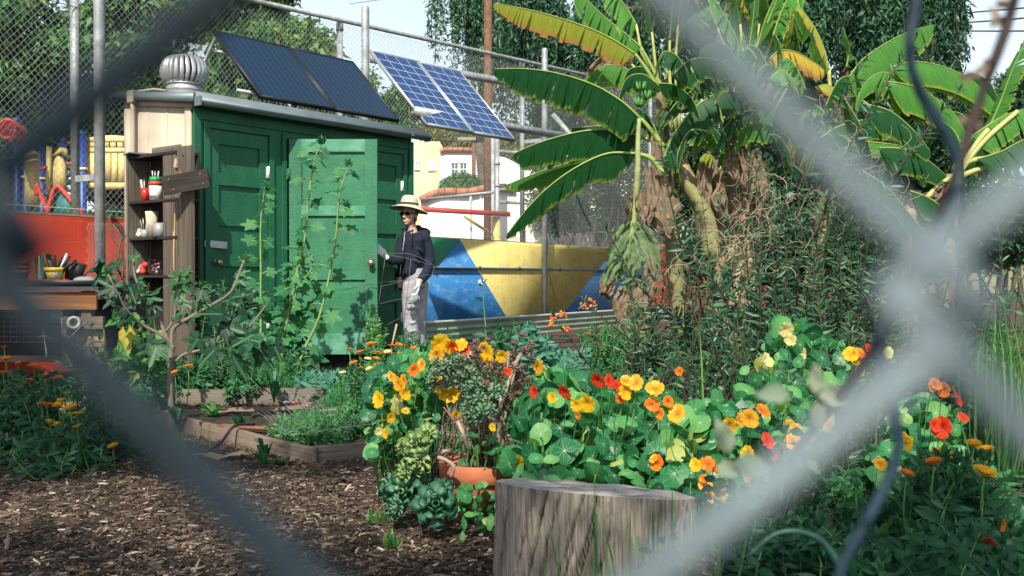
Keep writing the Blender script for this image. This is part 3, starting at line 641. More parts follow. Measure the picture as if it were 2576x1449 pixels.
# big broadleaf trees behind the fence on the left
tree('large sunlit tree filling the sky at the far left behind the fence', P(60, 740, 24) * 1 - Vector((0, 0, 0)), [blob(40, 60, 24, 120, 160), blob(150, 230, 25, 110, 120), blob(-60, 300, 24, 120, 160), blob(60, 420, 25, 110, 110), blob(-120, 40, 25, 120, 160)], .26, 70, 80, M['treeleaf'], .35, 'broadleaf trees behind the fence')
tree('large green tree rising behind the steel post pair and the turbine vent', P(390, 745, 26), [blob(300, 90, 26, 130, 150), blob(430, 250, 26, 130, 130), blob(270, 330, 26, 110, 110), blob(430, 30, 27, 130, 100), blob(330, 440, 27, 110, 90)], .26, 70, 80, M['treeleaf'], .35, 'broadleaf trees behind the fence')
tree('green tree with a ragged right edge behind the dark solar panels', P(640, 745, 27), [blob(600, 80, 27, 110, 130), blob(700, 180, 27, 95, 80), blob(560, 250, 28, 110, 110), blob(770, 130, 27, 50, 60), blob(800, 235, 27, 55, 40), blob(640, 10, 28, 110, 70)], .25, 60, 75, M['treeleaf'], .3, 'broadleaf trees behind the fence')
tree('small green tree showing between the solar panels and above the gutter', P(960, 730, 34), [blob(880, 240, 34, 80, 60), blob(990, 275, 34, 60, 50), blob(930, 330, 34, 80, 50)], .2, 50, 70, M['treeleaf'], .2)
# weeping pepper trees
def weeping(label, base, centers, nstr, mat, ln=(1, 3), size=.13, trunk_r=.3, group=None, nl=60):
    t = thing('pepper_tree', label, 'tree', base, 0, group); base = Vector(base); mb = MB(); sb = MB(); pos = []; axs = []; nrs = []; rb = []
    for c, r in centers:
        c = np.array(c); r = np.array(r)
        for k in range(nstr):
            d = rdir(1)[0]; d[2] = abs(d[2]) * .8 - .35; p = c + d * r * (.5 + .5 * random.random()); L = random.uniform(*ln) * (1.25 if k % 4 == 0 else 1); n = int(nl * L / ln[1]) + 10
            sway = np.array([random.uniform(-.3, .3), random.uniform(-.3, .3), 0]); tt = np.linspace(0, 1, n)[:, None]
            q = p + sway * np.sin(tt * 2) * .8 + np.array([0, 0, -1]) * L * tt + rng.normal(0, .05, (n, 3)); pos.append(q)
            a = rdir(n) * .9; a[:, 2] -= .9; axs.append(a); nrs.append(rdir(n)); rb.append(np.clip(np.full(n, .15 + .7 * random.random()) + rng.normal(0, .15, n), 0, 1))
            if k % 3 == 0: sb.tube([Vector(p), Vector(p + sway * .7 + np.array([0, 0, -L * .5])), Vector(p + sway * .8 + np.array([0, 0, -L]))], .012, 3)
    pos = np.concatenate(pos); n = len(pos)
    scatter(mb, pos, np.concatenate(axs), np.concatenate(nrs), size * (.6 + .8 * rng.random(n)), size * .3, SIMPLE, np.concatenate(rb)); mb.build('crown', mat, t, world=True)
    cc = sum((Vector(c) for c, r in centers), Vector()) / len(centers); fork = base.lerp(cc, .5)
    sb.tube(catmull([base - Vector((0, 0, .2)), base.lerp(fork, .5) + Vector((.3, 0, 0)), fork], 8), [trunk_r * (1 - .04 * i) for i in range(9)], 10)
    for c, r in centers: sb.tube(catmull([fork, fork.lerp(Vector(c), .5) + Vector((0, 0, .5)), Vector(c)], 8), [trunk_r * .5 * (1 - .1 * i) for i in range(9)], 7)
    sb.build('trunk', bark(), t, world=True); return t
wl = weeping('weeping pepper tree with thin hanging strands around the utility pole', P(1180, 720, 32), [blob(1150, -60, 32, 70, 60), blob(1215, -30, 32, 45, 60), blob(1260, 20, 33, 70, 70), blob(1300, 90, 33, 60, 60)], 48, M['pepper'], (1.0, 3.2), .2, .22)
wl = weeping('huge dark pepper tree filling the sky behind the banana plants', P(1500, 720, 26), [blob(1340, -40, 26, 90, 80), blob(1450, 40, 26, 110, 110), blob(1560, -70, 27, 120, 90), blob(1680, -30, 26, 130, 110), blob(1560, 100, 27, 120, 90), blob(1400, 220, 27, 60, 70), blob(1580, 240, 27, 110, 90)], 78, M['pepper'], (1.0, 2.8), .2, .4, nl=80)
wl = weeping('tall weeping pepper tree behind the right hand banana leaves', P(2150, 740, 25), [blob(1830, -60, 26, 120, 100), blob(1960, -40, 26, 110, 120), blob(2100, -90, 25, 120, 110), blob(2230, -80, 25, 110, 110), blob(2340, -70, 25, 90, 80), blob(1960, 130, 26, 110, 90), blob(2250, 90, 25, 110, 90), blob(2360, 160, 25, 60, 70), blob(2200, 220, 26, 110, 100)], 150, M['pepper'], (1.0, 3.0), .2, .4, nl=80)
# hill shrubs
for i, (u, v, Y, ru, rv, lb) in enumerate([(1150, 352, 75, 60, 22, 'dry olive shrub on the hillside above the white stucco house'), (1205, 372, 72, 50, 18, 'dry olive shrub on the hillside beside the utility pole'), (1110, 330, 82, 50, 18, 'dry olive shrub just under the corner of the gutter'), (1280, 345, 75, 60, 20, 'dry olive shrub on the hillside right of the utility pole'), (1340, 400, 66, 60, 25, 'dry olive shrub on the hillside behind the lower beam')]):
    mb = MB(); C, r = blob(u, v, Y, ru, rv); d = rdir(130); clumps(np.array(C) + d * np.array(r) * .9, .8, 45, .33, pmb=mb); tag(mb.build('hill_shrub', M['oliveleaf']), lb, 'shrub', 'shrubs on the hillside')
# houses
def house(label, u0, u1, v0, vb, Y, mat, depth=8, wins=(), curve=None, tile=True, cat='house', name='stucco_house', skew=0):
    a, b_ = P(u0, v0, Y), P(u1, v0, Y); z0 = -.1; zt = a.z; h = thing(name, label, cat, ((a.x + b_.x) / 2, Y + skew / 2, z0))
    mb = MB(); front = [(a.x, Y, z0)] + [(b_.x, Y, z0)]; topl = [P(u, v, Y) for u, v in (curve or [(u1, v0), (u0, v0)])]
    pts = [Vector(p) for p in front] + topl; mb.extr(pts, (0, depth, 0)); mb.build('wall', mat, h, world=True)
    if tile:
        mb = MB(); tl = topl[::-1]
        for p, q in zip(tl[:-1], tl[1:]):
            n = max(2, int((q - p).length / .22))
            for k in range(n):
                r0, r1 = p.lerp(q, k / n), p.lerp(q, (k + .94) / n); mb.tube([r0 + Vector((0, -.08, .04)), r1 + Vector((0, -.08, .04))], .11, 6)
        mb.build('roof_tiles', surf('roof_tile', (.55, .22, .12), .8, .2, 4), h, world=True)
    for (wu, wv, ww, wh, dbl) in wins:
        c = P(wu, wv, Y); k = Y / F; W_, H_ = ww * k, wh * k; mb = MB()
        for cx in ((-.26, .26) if dbl else (0,)):
            W2_ = W_ * .44 if dbl else W_
            x = c.x + cx * W_
            mb.box((x, Y - .02, c.z), (W2_, .03, H_), mi=1)
            for q in (-1, 1): mb.box((x + q * W2_ / 2, Y - .05, c.z), (.07, .07, H_ + .08)); mb.box((x, Y - .052, c.z + q * H_ / 2), (W2_ + .1, .075, .07))
            mb.box((x, Y - .045, c.z), (W2_ - .07, .05, .05)); mb.box((x, Y - .043, c.z), (.035, .05, H_ - .07))
        mb.build('window', [M['white'], surf('window_glass', (.12, .17, .22), .15, .1, 2)], h, world=True)
    return h
stw = surf('white_stucco', (.84, .83, .79), .9, .04, 1.5, 0, .3, 25); sty = surf('yellow_stucco', (.78, .66, .34), .9, .05, 1.5, 0, .3, 20); stw2 = surf('cream_stucco', (.78, .76, .70), .9, .05, 1.5)
house('tall plain yellow stucco house just right of the shed roof corner', 985, 1106, 356, 0, 44, sty, 8, [(1049, 416, 8, 20, False), (1083, 418, 8, 20, False), (1094, 417, 4, 20, False)], tile=False)
house('white stucco house with a double window and a red tile edge', 1107, 1226, 378, 0, 43, stw, 9, [(1155, 426, 42, 34, True), (1222, 428, 8, 34, False)], curve=[(1226, 381), (1125, 379), (1112, 381), (1107, 384)])
house('low white garage with a curved tiled parapet behind the red seesaw', 1058, 1300, 475, 0, 26, stw, 5, [], curve=[(1300, 476), (1232, 476), (1180, 488), (1120, 486), (1090, 492), (1058, 508)], name='stucco_garage', cat='garage')
house('cream stucco building half hidden behind the banana leaves', 1237, 1600, 415, 0, 46, stw2, 8, [(1268, 460, 8, 26, False), (1330, 470, 20, 30, False)], curve=[(1600, 430), (1330, 425), (1270, 396), (1237, 392)], tile=False)
house('long low white garden wall seen through the mesh behind the mural', 1310, 1760, 545, 0, 29, stw2, .4, [], curve=[(1760, 552), (1420, 545), (1310, 540)], name='garden_wall', cat='wall')
mb = MB(); C, r = blob(1160, 469, 27, 30, 12); clumps(np.array(C) + rdir(60) * np.array(r), .3, 50, .13, pmb=mb); tag(mb.build('round_bush', M['treeleaf']), 'small dark green bush on the garage parapet below the double window', 'bush')
for i, (u, v, Y, ru, rv, lb) in enumerate([(120, 600, 21, 150, 80, 'dark bush low behind the teal slide board'), (300, 600, 21, 120, 90, 'dark bush low behind the yellow barrier'), (1420, 520, 23, 90, 60, 'dull bush behind the mesh between the mural post and the banana'), (1500, 430, 25, 90, 80, 'tall scraggly bush behind the mesh above the mural'), (1600, 560, 26, 90, 90, 'dark bush behind the wilted sunflower stalk'), (1390, 400, 30, 60, 40, 'leafy bush behind the slanting channel brace'),
        (2400, 350, 17, 110, 120, 'bush with orange tinted leaves at the far right'), (2560, 300, 17, 90, 110, 'bush with orange leaves under the power lines'), (2250, 450, 19, 130, 130, 'dark bush behind the folded banana leaf'), (2000, 420, 20, 150, 150, 'dark bush deep behind the milkweed thicket'), (2500, 560, 15, 130, 110, 'tangled bush behind the right hand grass'), (1780, 420, 20, 120, 160, 'dark bush behind the banana stems'), (2150, 620, 16, 260, 120, 'low tangled bush behind the milkweed thicket'), (1900, 640, 17, 200, 110, 'low dark bush right of the mural end')]):
    C, r = blob(u, v, Y, ru, rv); t = thing('leafy_bush', lb, 'bush', (C[0], C[1], G(C[0], C[1]))); mb = MB(); n = int(60 + ru * rv / 130)
    clumps(np.array(C) + rdir(n) * (rng.random(n) ** .4)[:, None] * np.array(r), .3, 60, .10, pmb=mb); mb.build('foliage', M['bushleaf'] if 'orange' in lb else M['greenbush'], t, world=True)
    mb = MB()
    for _ in range(9):
        e = Vector(C) + Vector(rdir(1)[0] * np.array(r) * .8); bs_ = Vector((C[0] + random.uniform(-.3, .3), C[1], 0)); mb.tube(catmull([bs_, bs_.lerp(e, .5) + Vector((random.uniform(-.2, .2), 0, 0)), e], 6), [.03, .027, .024, .02, .016, .01, .006], 5)
    mb.build('stems', bark(), t, world=True)
# utility poles, lines
def upole(label, u, vt, Y, r, arms=()):
    p = P(u, 700, Y); zt = P(u, vt, Y).z; t = thing('utility_pole', label, 'utility pole', (p.x, p.y, 0)); mb = MB(); mb.tube([p + Vector((0, 0, -1.2)), Vector((p.x, p.y, zt))], [r, r * .8], 12); mb.build('pole', surf('brown_pole_wood', (.20, .105, .055), .9, .3, 9, 0, .6, 25, col2=(.10, .05, .03)), t, world=True, smooth=True)
    for v, w_ in arms: q = P(u, v, Y); mb = MB(); mb.box((q.x, q.y - r, q.z), (w_, .12, .12)); mb.build('cross_arm', surf('grey_arm', (.35, .33, .30), .9), t, world=True)
upole('thick brown wooden utility pole between the white houses', 1228, -120, 24, .115); upole('slim distant brown utility pole in front of the white house', 1192, 345, 40, .10, [(350, 1.3)])
for i, (pts, lb) in enumerate([([(2150, 75, 40), (2576, 78, 26), (2800, 60, 22)], 'thick upper power line crossing the sky at the right'), ([(2150, 62, 42), (2400, 58, 30), (2700, 35, 24)], 'thin power line crossing the sky above the thick ones'), ([(2200, 52, 42), (2576, 20, 26), (2800, 0, 22)], 'highest power line at the top right corner'), ([(2300, 215, 40), (2450, 202, 32), (2700, 188, 24)], 'low power line just above the orange bush'),
        ([(1228, 140, 24), (1800, 240, 20)], 'dark cable sagging right from the brown utility pole'), ([(1228, 185, 24), (1420, 195, 22), (1800, 230, 20)], 'lower dark cable behind the upper panel beam'), ([(880, 10, 36), (1228, -40, 24)], 'faint cable crossing the pale sky in the middle'), ([(1000, 225, 40), (1130, 170, 30), (1228, 130, 24)], 'faint cable rising toward the utility pole')]):
    mb = MB(); mb.tube(catmull([P(*q) for q in pts], 14), .022 if i != 6 else .01, 5); tag(mb.build('power_line', M['black']), lb, 'cable', 'power lines')
# slim distant posts seen through the mesh
for lab, u, vt, vb, Y, r in (('pale grey square pole right of the brown utility pole', 1240, 345, 640, 21, .045), ('grey fence post with bands behind the mesh', 1251, 350, 640, 18, .045), ('thin grey rail post behind the red seesaw', 1185, 488, 640, 20, .022)):
    p = P(u, 700, Y); zt = P(u, vt, Y).z; mb = MB(); mb.tube([Vector((p.x, p.y, 0)), Vector((p.x, p.y, zt))], r, 10)
    if 'bands' in lab:
        for z in (1.8, 2.2, 2.7, 3.1): mb.lathe((p.x, p.y, z), [(r * 1.25, 0), (r * 1.25, .04)], 10)
    tag(mb.build('steel_pole', M['galvdull'], smooth=True), lab, 'pole')
mb = MB()
for a, b_ in (((1060, 502, 20), (1240, 484, 19)), ((1255, 478, 18), (1380, 462, 18)), ((1255, 508, 18), (1370, 514, 18)), ((1255, 380, 18), (1500, 400, 18))):
    mb = MB(); mb.tube([P(*a), P(*b_)], .028, 8); tag(mb.build('far_fence_rail', M['galvdull']), {1060: 'grey rail sloping behind the hat and over the red seesaw', 1255: None}[a[0]] or {478: 'upper of the two short grey rails right of the banded post', 508: 'lower of the two short grey rails right of the banded post', 380: 'grey rail behind the big dark banana leaf'}[a[1]], 'rail')
# red beam seesaw on a yellow post
t = thing('playground_seesaw', 'red beam on a yellow post seen through the mesh above the mural', 'playground beam', P(1250, 640, 17))
mb = MB(); a, b_ = P(1030, 529, 15.2), P(1284, 543, 17.5); d = b_ - a; s_ = Vector((0, .25, 0)); mb.extr([a + Vector((0, 0, .07)), a + s_ + Vector((0, 0, .065)), a + s_ * 1.0 - Vector((0, 0, .0)), a - Vector((0, 0, .01))], d); mb.build('beam', M['red'], t, world=True)
mb = MB(); p = P(1247, 545, 17.3); mb.tube([p, Vector((p.x + .06, p.y, .1))], .075, 12); mb.build('post', M['yellow'], t, world=True, smooth=True)
mb = MB(); mb.tube([P(1170, 545, 16.4), P(1238, 590, 17.2)], .03, 8); mb.build('brace', M['yellow'], t, world=True)

# playground structure behind the left wall (pixel measures from the photo, real size about 3 m)
pg = thing('playground_structure', 'playground climbing frame with blue posts, yellow panels and a teal slide board', 'playground', (P(180, 700, 13).x, 13.3, .15))
def U(x, y, Y=13.0): return P(x * .5, y * .5, Y)
for x, vt, Y in ((85, 600, 13.2), (128, 720, 14), (210, 730, 13.9), (320, 700, 13.4), (415, 665, 12.8)):
    p = U(x, 700, Y); zt = U(x, vt, Y).z; mb = MB(); mb.tube([(p.x, p.y, .15), (p.x, p.y, zt - .02)], .045 if x < 400 else .052, 14); mb.build('post', M['bluepl'], pg, world=True, smooth=True)
    mb = MB(); mb.ball((p.x, p.y, zt - .03), (.05 if x < 400 else .058,) * 2 + (.06,), 12); mb.build('post_cap', M['bluepl'], pg, world=True, smooth=True)
    for z in (.82, .32): mb = MB(); mb.lathe((p.x, p.y, .2 + (zt - .2) * z), [(.062, 0), (.062, .035)], 12); mb.build('post_clamp', M['yellow'], pg, world=True)
def ppanel(pts, name, mat, Y, th=.05, holes=False):
    mb = MB(); mb.extr([U(x, y, Y) for x, y in pts], (0, th, 0)); mb.build(name, mat, pg, world=True)
arc = [(678 - i * 24.4, 694 - 14 * math.sin(i / 10 * 3.14)) for i in range(11)]
ppanel([(434, 716), (678, 716)] + arc, 'barrier_rail', M['yellow'], 12.87); ppanel([(434, 770), (678, 770), (678, 744), (434, 744)], 'barrier_rail', M['yellow'], 12.87); ppanel([(434, 944), (560, 954), (678, 944), (678, 920), (434, 920)], 'barrier_rail', M['yellow'], 12.87)
for x0, x1 in ((434, 555), (561, 589), (595, 624), (630, 678)): ppanel([(x0, 921), (x1, 921), (x1, 769), (x0, 769)], 'barrier_slat', M['yellow'], 12.872, .03)
for x0, x1 in ((434, 545), (555, 580), (590, 617), (627, 678)): ppanel([(x0, 745), (x1, 745), (x1, 715), (x0, 715)], 'barrier_slat', M['yellow'], 12.872, .03)
ppanel([(365, 955), (390, 960), (395, 700), (368, 695)], 'barrier_slat', M['yellow'], 12.9); ppanel([(122, 1030), (190, 1040), (190, 770), (150, 740), (122, 780)], 'barrier_slat', M['yellow'], 13.2); ppanel([(230, 968), (252, 970), (255, 740), (232, 732)], 'barrier_slat', M['yellow'], 13.3)
ppanel([(266, 955), (326, 950), (326, 830), (312, 795), (290, 783), (274, 800), (266, 840)], 'arch_panel', M['yellow'], 13.3); ppanel([(255, 790), (300, 740), (330, 745), (340, 800), (300, 770)], 'arch_panel', M['yellow'], 13.34)
ppanel([(235, 1090), (430, 1095), (300, 945), (285, 942), (262, 990)], 'slide_board', M['teal'], 12.5)
for pts in (((232, 1095), (255, 1010), (272, 955), (292, 938), (312, 955), (430, 1095)), ((245, 1080), (205, 980), (190, 935), (184, 935), (183, 985))):
    mb = MB(); mb.tube(catmull([U(x, y, 12.45) for x, y in pts], 16), .03, 8); mb.build('red_rail', M['red'], pg, world=True, smooth=True)
for pts in (((200, 855), (235, 838)), ((335, 825), (368, 820)), ((340, 722), (368, 715)), ((370, 996), (398, 996))): mb = MB(); mb.tube([U(x, y, 12.95) for x, y in pts], .022, 8); mb.build('red_rung', M['red'], pg, world=True)
ppanel([(440, 1010), (640, 1010), (640, 952), (440, 952)], 'platform', M['black'], 13.1, 1.4)
mb = MB()
for k in range(5):
    pts = []
    for i in range(21): a = 2 * math.pi * i / 20 + k; pts.append(U(38 + 22 * k * .6 + 42 * math.cos(a), 650 + 8 * k + 48 * math.sin(a), 12.6 + .08 * k + .05 * math.sin(a)))
    mb.tube(pts, .022, 8)
mb.build('spiral_climber', M['red'], pg, world=True, smooth=True)
# blue / yellow / red playground bits right of the sunflower
t = thing('playground_rail', 'small blue yellow and red playground rail right of the sunflower stalk', 'playground rail', P(1690, 640, 23))
mb = MB(); mb.tube([P(1650, 617, 23), P(1715, 622, 23)], .03, 8); mb.build('red_bar', M['red'], t, world=True)
for u in (1684, 1697, 1708): mb = MB(); mb.tube([P(u, 570 if u < 1690 else 590, 23), P(u, 655, 23)], .05, 8); mb.build('post', M['bluepl'] if u < 1700 else M['yellow'], t, world=True)
# ================================================================ shelf cabinet at the shed's end wall
ca = thing('shelf_cabinet', 'weathered grey wooden shelf cabinet beside the beige end wall of the shed', 'shelf cabinet', C0 + E2 * .62 - E1 * .15, ANG)
# local frame: x along shed front (negative = toward the camera), y = into depth
def cb(mb, x0, x1, y0, y1, z0, z1): mb.box(((x0 + x1) / 2, (y0 + y1) / 2, (z0 + z1) / 2), (x1 - x0, y1 - y0, z1 - z0), r=random.random())
def XS(u):  # depth coordinate t seen at column u on the plane 0.06 m in front of the end wall
    k = (u - 1288) / F; o = C0 - E1 * .26; return (k * o.y - o.x) / (E2.x - k * E2.y)
t318, t408, t488 = XS(318) - .62, XS(408) - .62, XS(488) - .62
X0, X1 = .15 - .26, .15 - .04          # shelf depth, toward camera .. wall
def zat(u, v, x):   # height of a point at column u,row v on plane local x
    o = C0 + E2 * .62 - E1 * .15 + E1 * x; return hit(u, v, o, E1).z
ztop = zat(360, 395, X0 + .1)
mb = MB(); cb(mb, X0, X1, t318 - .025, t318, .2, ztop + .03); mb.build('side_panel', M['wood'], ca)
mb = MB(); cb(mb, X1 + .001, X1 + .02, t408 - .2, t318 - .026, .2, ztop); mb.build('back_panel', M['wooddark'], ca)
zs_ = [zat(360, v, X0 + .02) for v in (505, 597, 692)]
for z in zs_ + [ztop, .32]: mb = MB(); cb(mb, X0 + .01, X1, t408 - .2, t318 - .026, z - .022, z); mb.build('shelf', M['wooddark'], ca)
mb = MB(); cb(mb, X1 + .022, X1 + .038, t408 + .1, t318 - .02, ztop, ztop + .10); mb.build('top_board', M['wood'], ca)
wb = thing('leaning_plank', 'broad weathered plank with tan knots standing against the shed corner', 'plank', C0 + E2 * .25 - E1 * .3, ANG)
mb = MB(); mm = lambda t: t + .62 - .25
zp = zat(448, 366, X0 - .03)
XP = X0 + .15 - .3 - .155 + .3  # local x of the plank face
mb.box((0, 0, zp / 2 + .08), (.035, .41, zp - .16)); plank = mb.build('board', woodm('knotty_grey_plank', (.23, .195, .155), (.035, .028, .023), grain=55, along=.9, bmp=.7), wb)
# place the plank so that it spans columns 408..488
pc = P(450, 700, 8.42); wb.location = (pc.x, pc.y, 0)
mb = MB(); mb.tube([(-.019, .04, .85), (-.019, .045, 1.25), (-.019, .03, 1.6)], [.006, .011, .004], 5, flat=.6); mb.tube([(-.019, -.06, 1.55), (-.019, -.05, 1.78), (-.019, -.055, 1.95)], [.004, .010, .003], 5, flat=.6); mb.ball((-.018, .045, 1.42), (.006, .014, .028), 8); mb.ball((-.018, -.05, 1.80), (.006, .013, .024), 8)
mb.build('knot_streak', surf('pale_knot_wood', (.50, .32, .14), .7), wb)
mb = MB(); mb.box((-.03, -.015, 2.02), (.02, .04, .075), Matrix.Rotation(.2, 3, 'X')); mb.build('torn_tag', surf('rust_stained_tag', (.6, .42, .32), .8, .3, 30), wb)
mb = MB()
for y, z in ((.0, 2.10), (-.09, 2.08)): mb.tube([(-.019, y, z), (-.014, y, z)], .012, 8)
mb.build('nail_hole', M['black'], wb)
cw = thing('cross_board', 'short dark stained board nailed askew across the leaning plank', 'board', P(468, 458, 8.22), ANG)
a = P(410, 466, 8.22); b_ = P(526, 446, 8.22); mb = MB(); d = (b_ - a); rt = Matrix.Rotation(-ANG, 3, 'Z') @ d.to_track_quat('X', 'Z').to_matrix()
mb.box((0, 0, 0), (d.length, .028, .155), rt); mb.build('board', M['wooddark'], cw)
for q, w_ in ((-.13, .045), (.13, .045), (-.11, -.045), (.14, -.04)): mb = MB(); mb.ball(rt @ Vector((q, -.016, w_)), .005, 6); mb.build('brass_screw', surf('brass_screws', (.7, .5, .2), .4, .1, 9, .8), cw)
# things on the shelves (world positions by column / shelf)
def on(u, z, dx=.12):
    o = C0 + E2 * .62 - E1 * .15 + E1 * (X0 + dx); k = (u - 1288) / F; t = (k * o.y - o.x) / (E2.x - k * E2.y); p = o + E2 * t; return Vector((p.x, p.y, z))
def cup(name, lb, cat, p, r0, r1, h, mat, extra=None, band=None):
    o = thing(name, lb, cat, p); mb = MB(); mb.lathe((0, 0, 0), [(r0, 0), (r1, h), (r1 - .004, h), (r0 - .004, .01)], 18); mb.build('body', mat, o, smooth=True)
    if band: mb = MB(); mb.lathe((0, 0, 0), [(r0 + (r1 - r0) * band[0] + .0012, h * band[0]), (r0 + (r1 - r0) * band[1] + .0012, h * band[1])], 18); mb.build('label_band', band[2], o, smooth=True)
    if extra:
        for k in range(extra[0]):
            mb = MB(); a = 6.28 * k / extra[0]; e = Vector((math.cos(a) * r1 * 1.1, math.sin(a) * r1 * .9, h + extra[1] * random.uniform(.7, 1))); mb.tube([(math.cos(a) * r1 * .4, math.sin(a) * r1 * .4, .02), e], extra[2], 6)
            mb.build('brush' if extra[3] == 'brush' else 'tool', random.choice(extra[4]), o)
    return o
pw = [M['white'], M['wooddark'], M['galv'], surf('pale_bristle', (.6, .5, .35), .8)]
z1, z2, z3 = zs_
cup('red_cup', 'red plastic cup of paint brushes on the top shelf', 'cup', on(366, z1), .027, .038, .125, surf('red_plastic', (.70, .03, .02), .35), (6, .10, .004, 'brush', pw))
o = cup('paint_bucket', 'white bucket with a red rim and printed label on the top shelf', 'bucket', on(392, z1, .08), .05, .055, .13, surf('white_plastic', (.82, .82, .80), .4), None, None)
mb = MB(); mb.lathe((0, 0, .13), [(.056, 0), (.057, .035), (.05, .035)], 18); mb.build('red_rim', M['red'], o, smooth=True)
mb = MB(); mb.lathe((0, 0, .165), [(.048, 0), (.05, .04), (.045, .04)], 12); mb.build('green_cup', surf('green_plastic', (.02, .42, .12), .4), o)
def text_on(txt, size, parent, loc, rot, mat, name='lettering'):
    cu = bpy.data.curves.new(name, 'FONT'); cu.body = txt; cu.size = size; cu.extrude = .0008; cu.align_x = 'CENTER'; ob = bpy.data.objects.new(name, cu); COL.objects.link(ob); ob.parent = parent; ob.location = loc; ob.rotation_euler = rot; cu.materials.append(mat); bpy.context.view_layer.update(); me = bpy.data.meshes.new_from_object(ob); bpy.data.objects.remove(ob); ob = bpy.data.objects.new(name, me); COL.objects.link(ob); ob.parent = parent; ob.location = loc; ob.rotation_euler = rot; return ob
text_on('Happy', .034, o, (-.012, -.0565, .025), (R(90), 0, R(-8)), M['black'])
for k in range(5): mb = MB(); mb.tube([(.02 * math.cos(k), .02 * math.sin(k), .17), (.03 * math.cos(k), .03 * math.sin(k), .26)], .006, 6); mb.build('marker', M['galv'], o)
o = cup('wire_mug', 'small grey mug with a handle at the left of the top shelf', 'mug', on(349, z1, .16), .03, .03, .10, M['galvdull']); mb = MB(); mb.tube(catmull([(-.03, 0, .02), (-.06, 0, .03), (-.06, 0, .08), (-.03, 0, .09)], 10), .006, 6); mb.build('handle', M['galvdull'], o)
cup('paint_jar', 'glass jar of used brushes on the middle shelf', 'jar', on(366, z2), .04, .038, .075, surf('murky_glass', (.35, .42, .40), .15), (8, .11, .004, 'brush', pw))
cup('cream_jug', 'crumpled cream cardboard jug on the middle shelf', 'jug', on(383, z2, .10), .038, .058, .23, surf('cream_card', (.62, .54, .42), .8, .2, 14)); cup('round_tin', 'round grey tin lying at the right of the middle shelf', 'tin', on(402, z2, .05), .06, .05, .12, M['galvdull'])
for k, (u, lb, c) in enumerate(((350, 'paint splashed white rag on the middle shelf', (.7, .68, .62)), (352, 'clear plastic bag on the third shelf', (.55, .56, .56)), (362, 'red cloth on the third shelf', (.65, .06, .03)))):
    z = (z2, z3, z3)[k]; mb = MB(); rr = np.random.default_rng(k)
    for j in range(5): mb.ball(on(u + rr.uniform(-6, 6), z + .03 + .03 * (j % 3), .10 + .01 * j), (.035, .03, .028 + .01 * (j % 2)), 9)
    tag(mb.build(('rag', 'plastic_bag', 'cloth')[k], surf('cloth_%d' % 0 if False else ('rag_cloth', 'bag_film', 'red_cloth')[k], c, .7, .25, 30)), lb, ('rag', 'bag', 'cloth')[k])
o = thing('wire_basket', 'black wire basket full of small tools on the third shelf', 'basket', on(392, z3, .1)); mb = MB()
for k in range(9): a = 2 * math.pi * k / 9; mb.tube([(.06 * math.cos(a), .06 * math.sin(a), 0), (.075 * math.cos(a), .075 * math.sin(a), .13)], .0025, 4)
for z in (.01, .05, .09, .13): mb.tube([((.06 + .11 * z) * math.cos(a), (.06 + .11 * z) * math.sin(a), z) for a in np.linspace(0, 6.283, 15)], .003, 4)
mb.build('wire_frame', M['black'], o); mb = MB()
for k in range(12): mb.ball((random.uniform(-.04, .04), random.uniform(-.04, .04), .03 + .006 * k), .016, 7, r=random.random())
m, nt, b, out = newmat('mixed_oddments'); nt.links.new(ramp(nt, [(0, (.5, .05, .15)), (.3, (.1, .06, .04)), (.6, (.6, .6, .6)), (1, (.2, .25, .4))], attr(nt)), b.inputs['Base Color']); mb.build('contents', m, o)
mb = MB(); mb.box(on(362, ztop + .012, .1), (.30, .22, .01), Matrix.Rotation(.6, 3, 'Z') @ Matrix.Rotation(R(3), 3, 'Y')); mb.box(on(358, ztop + .03, .12), (.26, .2, .008), Matrix.Rotation(.9, 3, 'Z') @ Matrix.Rotation(R(-3), 3, 'Y')); tag(mb.build('flat_trays', surf('grey_tray', (.18, .2, .21), .3, .1, 5, .4)), 'stack of flat dark trays on top of the shelf cabinet', 'trays')

# ================================================================ work table at the left
Yt = 7.6; tb = thing('work_table', 'work table with a dark top and an orange brown apron by the red wall', 'table', (P(120, 700, Yt).x, Yt, .1))
tz = P(150, 722, Yt).z; xl, xr = P(-220, 700, Yt).x, P(254, 700, Yt).x
mb = MB(); mb.box(((xl + xr) / 2, Yt + .35, tz - .012), (xr - xl, .8, .03)); mb.build('table_top', surf('dark_table_top', (.05, .06, .07), .5, .2, 6), tb, world=True)
mb = MB(); mb.box(((xl + xr) / 2 - .01, Yt, tz - .105), (xr - xl - .04, .03, .135)); mb.build('apron', woodm('orange_brown_apron', (.34, .16, .06), (.16, .065, .03), grain=40), tb, world=True)
for x in (xr - .12, xl + .2):
    for y in (Yt + .05, Yt + .65): mb = MB(); mb.box((x, y, (tz - .03) / 2 + .05), (.075, .075, tz - .13)); mb.build('leg', M['woodbrown'], tb, world=True)
mb = MB(); mb.box(((xl + xr) / 2, Yt + .38, .42), (xr - xl - .2, .6, .03)); mb.build('low_shelf', M['wooddark'], tb, world=True)
mb = MB(); x = P(130, 700, Yt).x; mb.extr([(x - .32, Yt + .03, tz + .005), (x + .33, Yt + .03, tz + .005), (x + .35, Yt + .02, tz + .05), (x - .34, Yt + .02, tz + .05)], (0, .35, 0)); tag(mb.build('potting_tray', M['black']), 'low black plastic tray on the work table', 'tray')
m, nt, b, out = newmat('painted_ceramic'); v = texco(nt, 'Object'); vo = nt.nodes.new('ShaderNodeTexVoronoi'); vo.inputs['Scale'].default_value = 26; nt.links.new(v, vo.inputs['Vector'])
